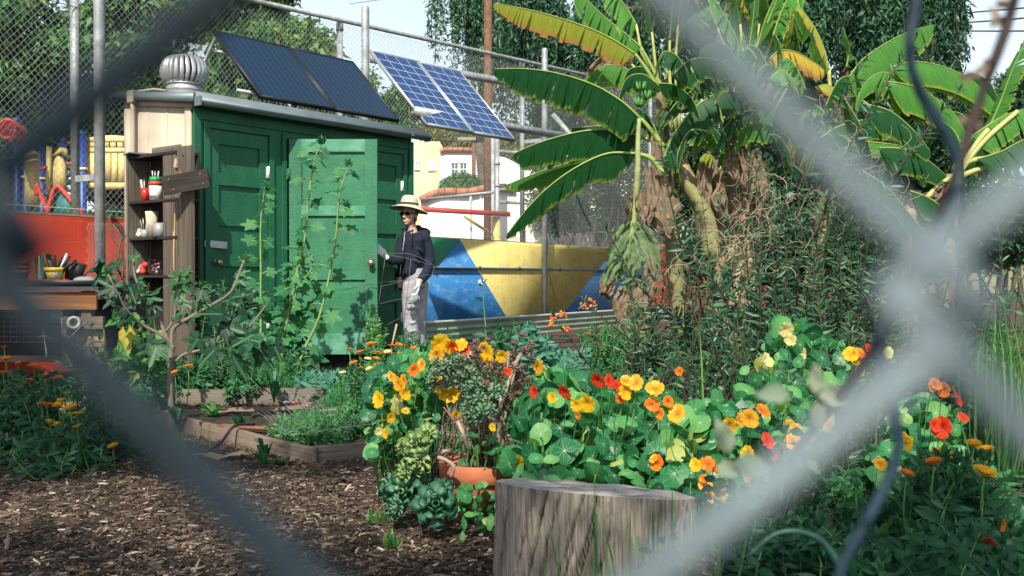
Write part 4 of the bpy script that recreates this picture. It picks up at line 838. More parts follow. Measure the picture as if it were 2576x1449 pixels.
c = ramp(nt, [(.0, (.8, .28, .03)), (.16, (.8, .28, .03)), (.2, (.75, .72, .6)), (.42, (.75, .74, .66)), (.5, (.04, .3, .33)), (.6, (.85, .55, .05)), (1, (.85, .55, .05))], vo.outputs['Distance']); nt.links.new(c, b.inputs['Base Color']); b.inputs['Roughness'].default_value = .3; M['ceramic'] = m
p = P(138, 703, 7.68); o = thing('painted_flowerpot', 'yellow hand painted flowerpot full of garden tools on the black tray', 'flowerpot', p)
mb = MB(); mb.lathe((0, 0, 0), [(.055, 0), (.07, .062), (.07, .064)], 20); mb.build('body', M['ceramic'], o, smooth=True); mb = MB(); mb.lathe((0, 0, .064), [(.077, 0), (.08, .028), (.07, .028), (.066, 0)], 20); mb.build('rim', surf('yellow_glaze', (.85, .55, .05), .3), o, smooth=True)
for k, (dx, h, c) in enumerate([(-.05, .21, 'rust'), (-.03, .15, 'wood'), (.0, .19, 'wooddark'), (.03, .17, 'black'), (.055, .2, 'white'), (.07, .18, 'black'), (.1, .15, 'black'), (-.01, .16, 'wooddark')]):
    mb = MB(); mb.tube(catmull([(dx * .5, .0, .04), (dx, random.uniform(-.02, .02), .1), (dx * 1.7, 0, h)], 4), [.009, .012, .013, .012, .008], 7); mb.build('tool_handle', M[c], o)
o = thing('book_stack', 'short stack of books and boards standing left of the painted flowerpot', 'books', P(104, 703, 7.72))
for k in range(5): mb = MB(); mb.box((-.03 + k * .018, 0, .085 + .004 * k), (.014, .10, .17 + .006 * k), Matrix.Rotation(.05 * (k - 2), 3, 'Y')); mb.build('book', [M['wood'], M['rust'], M['woodfresh'], M['teal'], M['green']][k], o)
mb = MB()
for k in range(3): mb.lathe(P(48, 712, 7.7) + Vector((0, 0, .0 + .035 * k)), [(.055, 0), (.068, .075), (.075, .075), (.075, .10), (.065, .1)], 18)
tag(mb.build('stacked_flowerpots', M['terracotta'], smooth=True), 'stack of terracotta flowerpots at the left end of the work table', 'flowerpots')
for k, (u, dz) in enumerate(((176, .0), (190, .02))):
    mb = MB(); p = P(u, 703, 7.75); mb.lathe(p, [(.04, 0), (.055, .11 + dz), (.05, .11 + dz)], 14, rot=Matrix.Rotation(.25, 3, 'Y')); tag(mb.build('black_pot', M['black'], smooth=True), ('black plastic pot leaning beside the painted flowerpot', 'black plastic pot at the right of the table tools')[k], 'pot')
mb = MB(); mb.ball(P(212, 706, 7.7), (.09, .06, .035), 12); tag(mb.build('grey_stone', surf('grey_stone_face', (.25, .26, .27), .9)), 'rounded grey stone at the right end of the black tray', 'stone')
o = thing('wire_crate', 'dark wire crate stored on the ground under the work table', 'crate', P(110, 850, 7.9)); mb = MB(); p = P(90, 860, 7.9)
for z in np.linspace(0, .32, 9): mb.tube([p + Vector((-.3, 0, z)), p + Vector((.35, 0, z)), p + Vector((.35, .4, z))], .003, 4)
for x in np.linspace(-.3, .35, 14): mb.tube([p + Vector((x, 0, 0)), p + Vector((x, 0, .32))], .003, 4)
mb.build('wire_sides', M['galvdull'], o, world=True)
mb = MB(); mb.box(P(60, 830, 8.15), (1.9, .3, .50)); tag(mb.build('dark_backing_box', M['black']), 'black backing box standing in for the shade under the work table', 'box')  # black box sized as dark backing, stands in for shade below the tabletop
mb = MB(); c_ = P(138, 790, 7.8); 
for dx, dz, sx, sz in ((-.06, 0, .008, .13), (.06, 0, .008, .13), (0, .062, .13, .008), (0, -.062, .13, .008)): mb.box(c_ + Vector((dx, 0, dz)), (sx, .02, sz))
mb.box(c_ + Vector((0, .012, 0)), (.1, .004, .1)); tag(mb.build('picture_frame', M['galv']), 'small pale metal frame propped under the work table', 'frame')
# upturned plank trolley with a caster
o = thing('plank_trolley', 'upturned pale plank trolley with a white caster wheel beside the vine', 'trolley', P(200, 900, 6.9)); Yc = 6.9
mb = MB()
for i in range(4):
    u0 = 152 + i * 27; a, b_ = P(u0 + 8, 925, Yc), P(u0, 800, Yc); w_ = Vector((25 / F * Yc, 0, 0)); mb.extr([a, a + w_, b_ + w_, b_], (0, .03, 0), r=random.random())
mb.build('pale_planks', M['woodfresh'], o, world=True)
mb = MB(); a = P(160, 826, Yc - .03); d = P(262, 820, Yc - .03) - a; mb.box((a + P(262, 798, Yc - .03)) / 2, (d.length, .04, .085)); mb.build('cross_rail', M['wood'], o, world=True)
mb = MB(); c_ = P(185, 812, Yc - .10); rt = Matrix.Rotation(R(90), 3, 'X') @ Matrix.Rotation(.6, 3, 'Y'); mb.lathe(c_, [(.028, -.012), (.044, -.012), (.046, 0), (.044, .014), (.028, .014), (.028, -.012)], 20, rot=rt); mb.build('caster_wheel', M['white'], o, world=True, smooth=True)
mb = MB(); mb.box(c_ + Vector((-.03, .04, 0)), (.05, .03, .05)); mb.tube([c_ + Vector((-.03, .05, 0)), c_], .012, 8); mb.build('caster_fork', M['rust'], o, world=True)
# chicken wire roll behind the post
mb = MB()
for k in range(14):
    x = 222 + k * 7; mb.tube([P(x + 5 * (-1) ** j, 560 + 14 * j, 9.0) for j in range(14)], .0018, 3)
tag(mb.build('chicken_wire', M['galvdull']), 'loose chicken wire hanging between the steel post and the shelf cabinet', 'wire mesh')
mb = MB()
for pts in (((285, 565), (305, 600), (298, 640), (312, 700)), ((318, 590), (300, 615), (310, 660), (306, 720)), ((275, 540), (282, 590), (300, 620)), ((300, 640), (290, 670), (296, 720))): mb.tube(catmull([P(u, v, 8.95) for u, v in pts], 10), .009, 5)
tag(mb.build('dry_vine', bark()), 'dry leafless vine climbing by the red wall beside the shelves', 'vine')

# ================================================================ garden bed boards
def board(label, p0, p1, h, th=.038, group='boards edging the garden beds', mat=None, zoff=0):
    p0, p1 = Vector(p0), Vector(p1); d = p1 - p0; p0.z = G(p0.x, p0.y) - .02 + zoff; p1.z = G(p1.x, p1.y) - .02 + zoff; d = p1 - p0
    mb = MB(); n = Vector((-d.y, d.x, 0)).normalized() * th
    # bevelled plank with UVs along its length
    L = d.length; seg = 12; rows = [(0, 0), (0, h - .004), (.004, h), (th - .004, h), (th, h - .004), (th, 0)]; V = []; UV = []
    for i in range(seg + 1):
        q = p0 + d * (i / seg); wv = .004 * math.sin(i * 1.1 + p0.x * 5)
        for j, (a, b_) in enumerate(rows): V.append(q + n * (a / th) + Vector((0, 0, b_ + (wv if 0 < j < 5 else 0)))); UV.append((i / seg * L, [0, h, h + .01, h + th, h + th + .01, 2 * h][j]))
    k = len(rows); mb.add(V, [(i * k + j, (i + 1) * k + j, (i + 1) * k + j + 1, i * k + j + 1) for i in range(seg) for j in range(k - 1)] + [tuple(range(k)), tuple(seg * k + j for j in range(k))[::-1]], UV, random.random())
    return tag(mb.build('bed_board', mat or M['bed']), label, 'board', group)
Yl, Yn = 6.6, 5.5
pL = P(385, 1088, 6.78); pN = P(785, 1180, 5.5); pR = P(1120, 1128, 6.05); pB = P(815, 1035, 7.5); pBL = P(350, 1052, 7.35)
board('long weathered board edging the near bed, from the fig trunk to its front corner', pL, pN, .115)
board('weathered board with wavy grain at the right side of the near bed', pN + Vector((.015, .04, 0)), pR, .115, mat=woodm('wavy_grain_board', (.32, .26, .21), (.05, .04, .035), grain=110, along=1.2))
board('back board of the near bed, mostly hidden by seedlings', pL + Vector((.04, .03, 0)), P(770, 1062, 7.0), .10)
board('grey board of the rear bed behind the fig trunk', pBL, pB, .135, mat=M['wood'])
board('short board at the left end of the rear bed', P(150, 1048, 7.0), P(345, 1056, 7.2), .12)
board('low board across the bed behind the nasturtiums', P(1300, 932, 9.6), P(1560, 905, 10.2), .10)
board('corner board in the shade at the lower right', P(2065, 1345, 3.85), P(2330, 1290, 4.3), .15, mat=M['wood'])
board('board running back from the lower right corner', P(2075, 1352, 3.83), P(1990, 1345, 3.9), .15, mat=M['wood'])
# bed soil mounds
for nm, pts in (('near', (pL, pN, pR, P(770, 1062, 7.0))), ('rear', (pBL + Vector((0, .05, 0)), pB + Vector((0, .05, 0)), P(800, 960, 8.6), P(560, 950, 8.8), P(300, 960, 8.3)))):
    c = sum((Vector(p) for p in pts), Vector()) / len(pts); mb = MB(); V = [(c.x, c.y, G(c.x, c.y) + .075)]; k = len(pts)
    ring = [(Vector(pts[i]).lerp(Vector(pts[(i + 1) % k]), j / 6)) for i in range(k) for j in range(6)]
    for q in (.5, .98): V += [(c.x + (p.x - c.x) * q, c.y + (p.y - c.y) * q, G(p.x, p.y) + .06 + random.uniform(-.012, .012)) for p in ring]
    n = len(ring); mb.add(V, [(0, 1 + i, 1 + (i + 1) % n) for i in range(n)] + [(1 + i, 1 + n + i, 1 + n + (i + 1) % n, 1 + (i + 1) % n) for i in range(n)]); tag(mb.build('bed_soil', M['soil'], smooth=True), kind='structure')
for lb, pts, r in (('rusty brown irrigation pipe lying in the front of the near bed', ((900, 1118, 5.75), (1030, 1082, 6.3)), .017), ('rusty brown pipe across the middle of the near bed', ((560, 1088, 6.3), (700, 1092, 6.2), (860, 1070, 6.5)), .014), ('brown pipe on the soil of the rear bed', ((610, 998, 7.9), (720, 985, 8.1), (830, 985, 8.1)), .017)):
    V = [P(*q) for q in pts]
    for p in V: p.z = G(p.x, p.y) + .085
    mb = MB(); mb.tube(catmull(V, 8), r, 8); tag(mb.build('irrigation_pipe', surf('brown_pipe', (.25, .11, .065), .6, .2, 12), smooth=True), lb, 'pipe', 'irrigation pipes in the beds')
mb = MB(); V = [P(*q) for q in ((520, 1105, 6.1), (545, 1098, 6.2), (600, 1085, 6.2), (560, 1140, 5.9), (500, 1160, 5.8))]; V = [P(640, 1088, 6.1), P(590, 1090, 6.0), P(555, 1112, 5.9), P(500, 1135, 5.7)]
for p, z in zip(V, (.13, .14, .06, .02)): p.z = G(p.x, p.y) + z
mb.tube(catmull(V, 14), .009, 7); tag(mb.build('black_hose', M['black'], smooth=True), 'thin black drip hose bent over the edge of the near bed', 'hose')
# torn cardboard, gloves
mb = MB(); c0 = P(555, 1150, 5.65); rr = np.random.default_rng(3); nx = 9; V = []
for j in range(5):
    for i in range(nx): x = (i / 8 - .5) * .32; y = (j / 4 - .5) * .13; V.append((c0.x + x, c0.y + y + x * .1, G(c0.x, c0.y) + .02 + .025 * abs(math.sin(x * 14)) + rr.uniform(0, .006)))
mb.add(V, [(j * nx + i, j * nx + i + 1, (j + 1) * nx + i + 1, (j + 1) * nx + i) for j in range(4) for i in range(8) if not (j in (0, 3) and i in (0, 1, 7))]); tag(mb.build('torn_cardboard', surf('brown_cardboard', (.50, .34, .22), .8)), 'torn piece of curled brown cardboard on the mulch by the near bed', 'cardboard')
mb = MB(); c0 = P(745, 1022, 7.35)
for k in range(6): mb.ball(c0 + Vector((random.uniform(-.07, .07), 0, random.uniform(0, .03))), (.035, .02, .012), 7, mi=k % 2)
tag(mb.build('dropped_rag', [surf('pink_rag', (.7, .12, .14), .7), M['white']]), 'crumpled pink and white rag by the rear bed board', 'rag')

# ================================================================ stump
st = thing('tree_stump', 'big round grey cracked tree stump in the shade at the bottom', 'stump', (P(1498, 700, 3.1).x, 3.1, 0))
Rr = .305; K, H = 520, 26; mb = MB(); V = []; UV = []; RC = []; rr = np.random.default_rng(5)
cr = [(rr.uniform(0, 2 * math.pi), rr.uniform(.006, .014), rr.uniform(.010, .030), rr.uniform(0, .3), rr.uniform(.6, 1.05)) for _ in range(62)]
topz = lambda x, y: .392 - .05 * (x / Rr) * .5 - .045 * (y / Rr)
for j in range(H + 1):
    t = j / H
    for i in range(K):
        a = 2 * math.pi * i / K; r_ = Rr * (1 + .02 * math.sin(2 * a + 1) + .012 * math.sin(5 * a) + .05 * (1 - t) ** 2)
        d = 0
        for ca_, wd, dp, t0, t1 in cr:
            aa = ca_ + (t - .5) * .42 + .012 * math.sin(t * 7 + ca_ * 9); da = (a - aa + math.pi) % (2 * math.pi) - math.pi; d = max(d, dp * math.exp(-(da / wd) ** 2 * 1.6) * (1 if t0 < t < t1 else .15))
        d += .0022 * math.sin(a * 90 + t * 9) + .0015 * math.sin(a * 47 - t * 4); r_ -= d
        x, y = r_ * math.cos(a), r_ * math.sin(a); V.append((x, y, -.03 + (topz(x, y) + .03) * t)); UV.append((t * .42, a * Rr)); RC.append(min(1, max(0, (d - .003) / .012)))
mb.add(V, np.array([(j * K + i, j * K + (i + 1) % K, (j + 1) * K + (i + 1) % K, (j + 1) * K + i) for j in range(H) for i in range(K)]), UV, RC)
mb.build('bark_side', woodm('grey_stump_wood', (.47, .42, .35), (.09, .078, .062), grain=150, along=9, knots=False, bmp=.9, crack=True), st, smooth=True)
mb = MB(); V = []; rings = 14
for j in range(rings + 1):
    q = 1 - j / rings
    for i in range(K): p = V and None; bx, by, bz = (0, 0, 0)
last = None
side = [(.0, .0)] * K
prev = []
for i in range(K):
    a = 2 * math.pi * i / K; r_ = Rr * (1 + .02 * math.sin(2 * a + 1) + .012 * math.sin(5 * a)); d = 0
    for ca_, wd, dp, t0, t1 in cr:
        aa = ca_ + .21 + .012 * math.sin(7 + ca_ * 9); da = (a - aa + math.pi) % (2 * math.pi) - math.pi; d = max(d, dp * math.exp(-(da / wd) ** 2 * 1.6) * (1 if t1 > 1 else .15))
    d += .0022 * math.sin(a * 90 + 9) + .0015 * math.sin(a * 47 - 4); prev.append((r_ - d, a))
V = [(0, 0, topz(0, 0))]
for j in range(1, rings + 1):
    q = j / rings
    for r_, a in prev: x, y = r_ * q * math.cos(a), r_ * q * math.sin(a); V.append((x, y, topz(x, y) + (.0 if j == rings else .0035 + .002 * math.sin(j * 2.5) + .003 * math.sin(a * 9 + j * .3))))
mb.add(V, [(0, 1 + i, 1 + (i + 1) % K) for i in range(K)] + [(1 + j * K + i, 1 + (j + 1) * K + i, 1 + (j + 1) * K + (i + 1) % K, 1 + j * K + (i + 1) % K) for j in range(rings - 1) for i in range(K)], [(x, y) for x, y, z in V])
m, nt, b, out = newmat('sawn_stump_top'); wv = nt.nodes.new('ShaderNodeTexWave'); wv.wave_type = 'RINGS'; wv.rings_direction = 'Z'; wv.inputs['Scale'].default_value = 28; wv.inputs['Distortion'].default_value = 2.5; wv.inputs['Detail'].default_value = 3; nt.links.new(texco(nt, 'Object'), wv.inputs['Vector'])
f = noise_(nt, texco(nt, 'Object'), 9, 7, .7); c = mixc(nt, f, (.12, .115, .105), (.46, .44, .40)); c = mixc(nt, math_(nt, 'MULTIPLY', wv.outputs['Fac'], .35), c, (.14, .13, .12)); nt.links.new(c, b.inputs['Base Color']); b.inputs['Roughness'].default_value = .85; bump(nt, b, math_(nt, 'ADD', wv.outputs['Fac'], f), .5, .004)
mb.build('sawn_top', m, st, smooth=True)
# terracotta pot
pt = thing('terracotta_pot', 'large round terracotta pot overgrown with succulents and nasturtiums', 'pot', (P(1208, 700, 4.45).x, 4.45, 0)); zr = .235
mb = MB(); mb.lathe((0, 0, 0), [(.125, 0), (.155, .12), (.163, zr - .075), (.163, zr - .073), (.14, zr - .04)], 36); mb.build('body', M['terracotta'], pt, smooth=True)
mb = MB(); mb.lathe((0, 0, zr), [(.172, -.082), (.182, -.075), (.186, -.005), (.18, 0), (.165, 0), (.155, -.03)], 36); mb.build('rim', M['terracotta'], pt, smooth=True)
mb = MB(); mb.lathe((0, 0, 0), [(.157, zr - .03), (.1, zr - .015), (0, zr - .01)], 24); mb.build('earth', M['soil'], pt)
# ================================================================ plant materials
M['banana'] = None
def bananam(name, c1, c2, edge, brown=.0, trans=.35):
    m, nt, b, out = newmat(name); s = nt.nodes.new('ShaderNodeSeparateXYZ'); nt.links.new(texco(nt, 'UV'), s.inputs[0])
    st = noise_(nt, texco(nt, 'UV', (1.2, 55, 1)), 1, 3, .6); c = ramp(nt, [(.3, c1), (.7, c2)], st)
    n = noise_(nt, texco(nt, 'Object'), 5, 4); c = mixc(nt, math_(nt, 'MULTIPLY', n, .5), c, c1)
    e = math_(nt, 'ADD', s.outputs[0], math_(nt, 'MULTIPLY', math_(nt, 'SUBTRACT', noise_(nt, texco(nt, 'UV', (1, 14, 1)), 2, 4), .5), .5))
    k = nt.nodes.new('ShaderNodeMapRange'); nt.links.new(e, k.inputs[0]); k.inputs[1].default_value = .86 - brown; k.inputs[2].default_value = 1.04 - brown * .6
    c = mixc(nt, k.outputs[0], c, edge); nt.links.new(c, b.inputs['Base Color']); b.inputs['Roughness'].default_value = .5; b.inputs['Specular IOR Level'].default_value = .25
    bump(nt, b, st, .35, .004); t = nt.nodes.new('ShaderNodeBsdfTranslucent'); nt.links.new(mixc(nt, .35, c, (.35, .62, .05)), t.inputs[0]); mx = nt.nodes.new('ShaderNodeMixShader'); mx.inputs[0].default_value = trans
    nt.links.new(b.outputs[0], mx.inputs[1]); nt.links.new(t.outputs[0], mx.inputs[2]); nt.links.new(mx.outputs[0], out.inputs[0]); return m
BN = {'g': bananam('banana_leaf_green', (.006, .055, .016), (.016, .12, .03), (.25, .33, .04)), 'l': bananam('banana_leaf_light', (.05, .20, .035), (.13, .36, .06), (.42, .42, .06)),
      'y': bananam('banana_leaf_yellowing', (.22, .28, .03), (.42, .42, .05), (.45, .22, .07), .22), 'o': bananam('banana_leaf_golden', (.55, .38, .05), (.75, .55, .10), (.42, .22, .09), .3)}
M['rib'] = surf('banana_midrib', (.26, .35, .08), .45, .12, 9); M['petiole'] = surf('banana_petiole', (.46, .48, .16), .45, .15, 7)
M['dry'] = leafm('dry_papery_leaf', [(0, (.12, .08, .055)), (.5, (.32, .235, .165)), (1, (.55, .45, .34))], .8, .25, bs=40)
M['pseudo'] = surf('banana_stem_sheath', (.26, .25, .10), .6, .3, 4, 0, .5, 25, col2=(.10, .08, .04)); M['papery'] = surf('papery_sheath', (.52, .40, .26), .8, .25, 5, 0, .5, 18, col2=(.22, .13, .07))
def banana_leaf(parent, pts, wid, mat, hang=(0, .35, -1), spread=.55, tear=.5, seed=0, sides=(1, -1), n=46, prof=None, rib=.016, droop=.5, petiole=None):
    """pts: midrib from the blade's base to the tip; strips hang off both sides"""
    rr = random.Random(seed); c = catmull(pts, n); mb = MB(); hang = Vector(hang).normalized()
    L = sum((c[i + 1] - c[i]).length for i in range(n)); side0 = None
    for sd in sides:
        i = 0; acc = 0; group_tw = 0; prev_edge = None
        for i in range(n):
            t0, t1 = i / n, (i + 1) / n
            f = lambda t: min(1, (t / .10) ** .6) * (1 - max(0, (t - .55) / .45) ** 2.2 * .82) if t < .999 else .12
            tg = (c[i + 1] - c[i]).normalized(); sv = tg.cross(Vector((0, 0, 1))); sv = sv.normalized() if sv.length > .15 else Vector((0, 1, 0)); sv = sv * sd
            if rr.random() < tear or prev_edge is None:
                group_tw = rr.uniform(-.14, .14); gl = rr.uniform(.88, 1.05); gf = rr.uniform(-.10, .16); prev_edge = None
            rows = []
            for q, (pt, t) in enumerate(((c[i], t0), (c[i + 1], t1))):
                w_ = wid * f(t) * gl
                if q == 0 and prev_edge is not None: rows.append(prev_edge); continue
                row = []; p = Vector(pt); m_ = 5
                for k in range(m_ + 1):
                    s = k / m_; row.append(Vector(p))
                    dirv = (sv * (1 - s * droop) * spread + hang * (1 - spread) * (1 + s * droop) + tg * (.28 + gf) + Vector((0, 0, group_tw * s))).normalized()
                    p = p + dirv * (w_ / m_)
                rows.append(row)
            if prev_edge is None:   # small gap at a tear
                for k in range(3, 6): rows[0][k] = rows[0][k].lerp(rows[1][k], .16 * (k - 2) / 3)
            prev_edge = rows[1]
            m_ = 5; V = rows[0] + rows[1]; UVs = [(k / m_, t0 * L * 1.0) for k in range(6)] + [(k / m_, t1 * L) for k in range(6)]
            mb.add(V, [(k, k + 1, 7 + k, 6 + k) for k in range(5)] if sd > 0 else [(k + 1, k, 6 + k, 7 + k) for k in range(5)], UVs, rr.random())
    lf = mb.build('leaf', mat, parent, world=True, smooth=True); mb = MB(); mb.tube(c, [rib * .72 * (1 - .75 * k / n) for k in range(n + 1)], 7)
    if petiole: mb.tube(catmull(petiole, 10), [rib * 1.9 - rib * .9 * k / 10 for k in range(11)], 8)
    r_ = mb.build('midrib', M['rib'], lf, world=False, smooth=True)
    if r_:  # midrib verts are world positions: move into the parent's frame
        m4 = wmat(lf).inverted(); r_.data.transform(m4)
    return lf
def PP(lst, Y): return [P(u, v, (Y if len(q) == 0 else q[0])) for u, v, *q in lst]
Yb = 11.5
bp = thing('banana_plant', 'banana plant whose dark leaves arch left over the mural, with a green fruit bunch', 'banana plant', (P(1690, 700, Yb).x, Yb, .19))
banana_leaf(bp, PP([(1598, 135), (1540, 98), (1470, 66), (1370, 34), (1300, 18), (1243, 8)], 11.4), .25, BN['y'], seed=1, tear=.6, spread=.12, petiole=PP([(1660, 230), (1630, 180), (1598, 135)], 11.4))
banana_leaf(bp, PP([(1612, 118), (1570, 82), (1520, 42), (1468, -12), (1440, -60)], 11.8), .26, BN['l'], seed=2, tear=.6, spread=.2, petiole=PP([(1665, 225), (1640, 170), (1612, 118)], 11.8))
banana_leaf(bp, PP([(1612, 298), (1560, 252), (1490, 212), (1400, 184), (1320, 173), (1243, 173)], 11.0), .37, BN['g'], seed=3, tear=.62, spread=.10, petiole=PP([(1668, 370), (1640, 330), (1612, 298)], 11.0), rib=.02)
banana_leaf(bp, PP([(1605, 325), (1550, 318), (1500, 317), (1440, 322)], 12.4), .25, BN['g'], seed=4, spread=.3)
banana_leaf(bp, PP([(1612, 344), (1560, 328), (1480, 328), (1400, 345), (1340, 365), (1293, 386)], 11.2), .37, BN['g'], seed=5, tear=.45, spread=.12, petiole=PP([(1680, 400), (1650, 360), (1612, 344)], 11.2), rib=.02)
banana_leaf(bp, PP([(1600, 385), (1520, 388), (1430, 410), (1350, 435), (1272, 466)], 11.5), .26, BN['l'], seed=6, spread=.12)
banana_leaf(bp, PP([(1602, 386), (1530, 386), (1460, 415), (1390, 462), (1330, 520), (1275, 590)], 10.8), .33, BN['g'], seed=7, tear=.6, spread=.12, petiole=PP([(1670, 440), (1640, 400), (1602, 386)], 10.8), rib=.02)
banana_leaf(bp, PP([(1720, 205), (1760, 210), (1700, 260), (1660, 320)], 11.2), .22, BN['g'], seed=8, spread=.5)
banana_leaf(bp, PP([(1690, 280), (1672, 230), (1660, 170), (1668, 120)], 11.9), .2, BN['g'], seed=9, spread=.8)
banana_leaf(bp, PP([(1668, 400), (1700, 330), (1760, 260), (1830, 230), (1900, 250)], 11.0), .34, BN['g'], seed=10, spread=.4, rib=.018)
banana_leaf(bp, PP([(1780, 330), (1735, 330), (1705, 390), (1712, 460)], 10.9), .24, BN['g'], seed=11, spread=.55)
banana_leaf(bp, PP([(1620, 210), (1570, 170), (1520, 165), (1470, 200)], 12.4), .26, BN['l'], seed=12, spread=.3)
banana_leaf(bp, PP([(1650, 210), (1575, 180), (1500, 190), (1430, 225)], 12.8), .22, BN['g'], seed=13, spread=.35)
mb = MB()
for a in ([(1700, 430, 11.2), (1745, 490, 11.2), (1778, 550, 11.2), (1792, 650, 11.2)], [(1660, 230, 11.6), (1668, 330, 11.6), (1680, 470, 11.6), (1700, 700, 11.6), (1710, 870, 11.6)]):
    mb.tube(catmull([P(*q) for q in a], 14), [.06 + .05 * k / 14 for k in range(15)], 12)
mb.build('stem', M['pseudo'], bp, world=True, smooth=True)
for k, (u, v, r) in enumerate(((1612, 228, 1), (1625, 250, 1), (1608, 268, .9))):
    mb = MB()
    for j in range(7):
        a = 2 * math.pi * j / 7; p = P(u, v, 11.1); d = Vector((math.cos(a), .5 * math.sin(a), 0)); mb.tube([p, p + d * .04 + Vector((0, 0, .03)), p + d * .055 + Vector((0, 0, .10))], [.012, .02, .008], 7)
    mb.build('banana_hand', surf('green_banana_skin', (.08, .26, .04), .4, .1, 9), bp, world=True, smooth=True)
def stems(parent, lst, mat, r0=.07, r1=.11, name='stem'):
    for a in lst:
        mb = MB(); mb.tube(catmull([P(*q) for q in a], 14), [r0 + (r1 - r0) * k / 14 + .006 * math.sin(k * 2) for k in range(15)], 12); mb.build(name, mat, parent, world=True, smooth=True)
# second clump : tall upright leaves at the top centre
b2 = thing('banana_plant', 'tall banana plant with upright sunlit leaves and papery tan trunks at the top centre', 'banana plant', (P(1850, 700, 12).x, 12, .19))
for i, (pts, w_, mt, sp, sd) in enumerate([([(1665, 225), (1700, 120), (1720, 30), (1715, -60)], .20, 'g', .7, (1, -1)), ([(1725, 60), (1760, 20), (1800, -60)], .3, 'l', .6, (1, -1)), ([(1868, 175), (1850, 90), (1812, 20), (1770, -50)], .27, 'l', .5, (1, -1)), ([(1880, 150), (1893, 60), (1905, -60)], .24, 'l', .8, (1, -1)),
        ([(1905, 120), (1925, 50), (1960, -30), (1990, -90)], .33, 'l', .7, (1, -1)), ([(1930, 60), (1950, 10), (1975, -50)], .3, 'l', .8, (1, -1)), ([(2085, 176), (2070, 120), (2044, 60), (1992, -5)], .27, 'l', .35, (1,)), ([(2085, 176), (2072, 120), (2044, 60), (1992, -5)], .1, 'y', .35, (-1,)),
        ([(1935, 150), (1960, 128), (2000, 130), (2050, 158), (2072, 175)], .25, 'o', .2, (1, -1)), ([(1850, 150), (1830, 118), (1800, 110), (1760, 125)], .3, 'g', .4, (1, -1)), ([(1945, 80), (1960, 110), (1962, 160), (1955, 215)], .2, 'l', .7, (1, -1)), ([(1835, 200), (1860, 120), (1870, 80)], .16, 'l', .6, (1, -1)),
        ([(1935, 200), (1965, 178), (1995, 200), (2010, 240)], .2, 'l', .5, (1, -1)), ([(1905, 150), (1880, 122), (1870, 180), (1868, 250)], .18, 'g', .5, (1, -1)), ([(1760, 215), (1790, 170), (1840, 150), (1880, 180)], .3, 'g', .4, (1, -1)), ([(1690, 190), (1740, 150), (1800, 150), (1850, 180)], .26, 'g', .35, (1, -1)), ([(2130, 170), (2135, 120), (2120, 66)], .1, 'l', .6, (1, -1)), ([(1640, 80), (1628, 10), (1600, -80)], .22, 'l', .7, (1, -1)), ([(1685, 100), (1692, 20), (1700, -80)], .22, 'l', .8, (1, -1)), ([(1706, 60), (1715, 0), (1740, -80)], .2, 'g', .7, (1, -1)), ([(1600, 60), (1570, 10), (1520, -40)], .24, 'l', .4, (1, -1)), ([(1945, 90), (1965, 30), (2000, -40)], .24, 'l', .6, (1, -1)), ([(1862, 60), (1850, 0), (1830, -70)], .24, 'l', .8, (1, -1))]):
    banana_leaf(b2, PP(pts, 12.2 - .12 * i), w_, BN[mt], seed=20 + i, spread=sp, sides=sd, n=30, rib=.014)
for i, pts in enumerate([((1650, 240), (1600, 175), (1560, 130)), ((1690, 330), (1655, 200), (1640, 80)), ((1700, 330), (1685, 200), (1685, 100)), ((1870, 290), (1872, 180), (1862, 60)), ((1878, 290), (1893, 180), (1910, 60)), ((1885, 290), (1912, 180), (1945, 90)), ((1868, 290), (1845, 180), (1800, 60)), ((1710, 330), (1700, 180), (1706, 60)), ((1672, 250), (1620, 150), (1600, 60)), ((2085, 176), (2088, 230), (2092, 330))]):
    mb = MB(); mb.tube(catmull(PP(pts, 11.9), 8), [.026 - .0014 * k for k in range(9)], 8); mb.build('petiole', M['petiole'], b2, world=True, smooth=True)
stems(b2, [[(1790, 640, 11.6), (1760, 520, 11.7), (1700, 400, 11.8)], [(1850, 430, 12), (1860, 520, 12), (1850, 620, 12), (1850, 880, 12)], [(1900, 380, 12.1), (1905, 520, 12.1), (1895, 640, 12.1), (1890, 880, 12.1)], [(1800, 420, 12.2), (1815, 560, 12.2), (1820, 880, 12.2)], [(1870, 280, 12.3), (1868, 400, 12.3), (1872, 880, 12.3)]], M['papery'], .075, .12, 'trunk')
stems(b2, [[(2095, 300, 12), (2093, 420, 12), (2060, 600, 12), (2050, 870, 12)], [(2110, 420, 11.8), (2080, 560, 11.8), (2040, 700, 11.8), (2030, 870, 11.8)]], M['pseudo'], .05, .09, 'trunk')
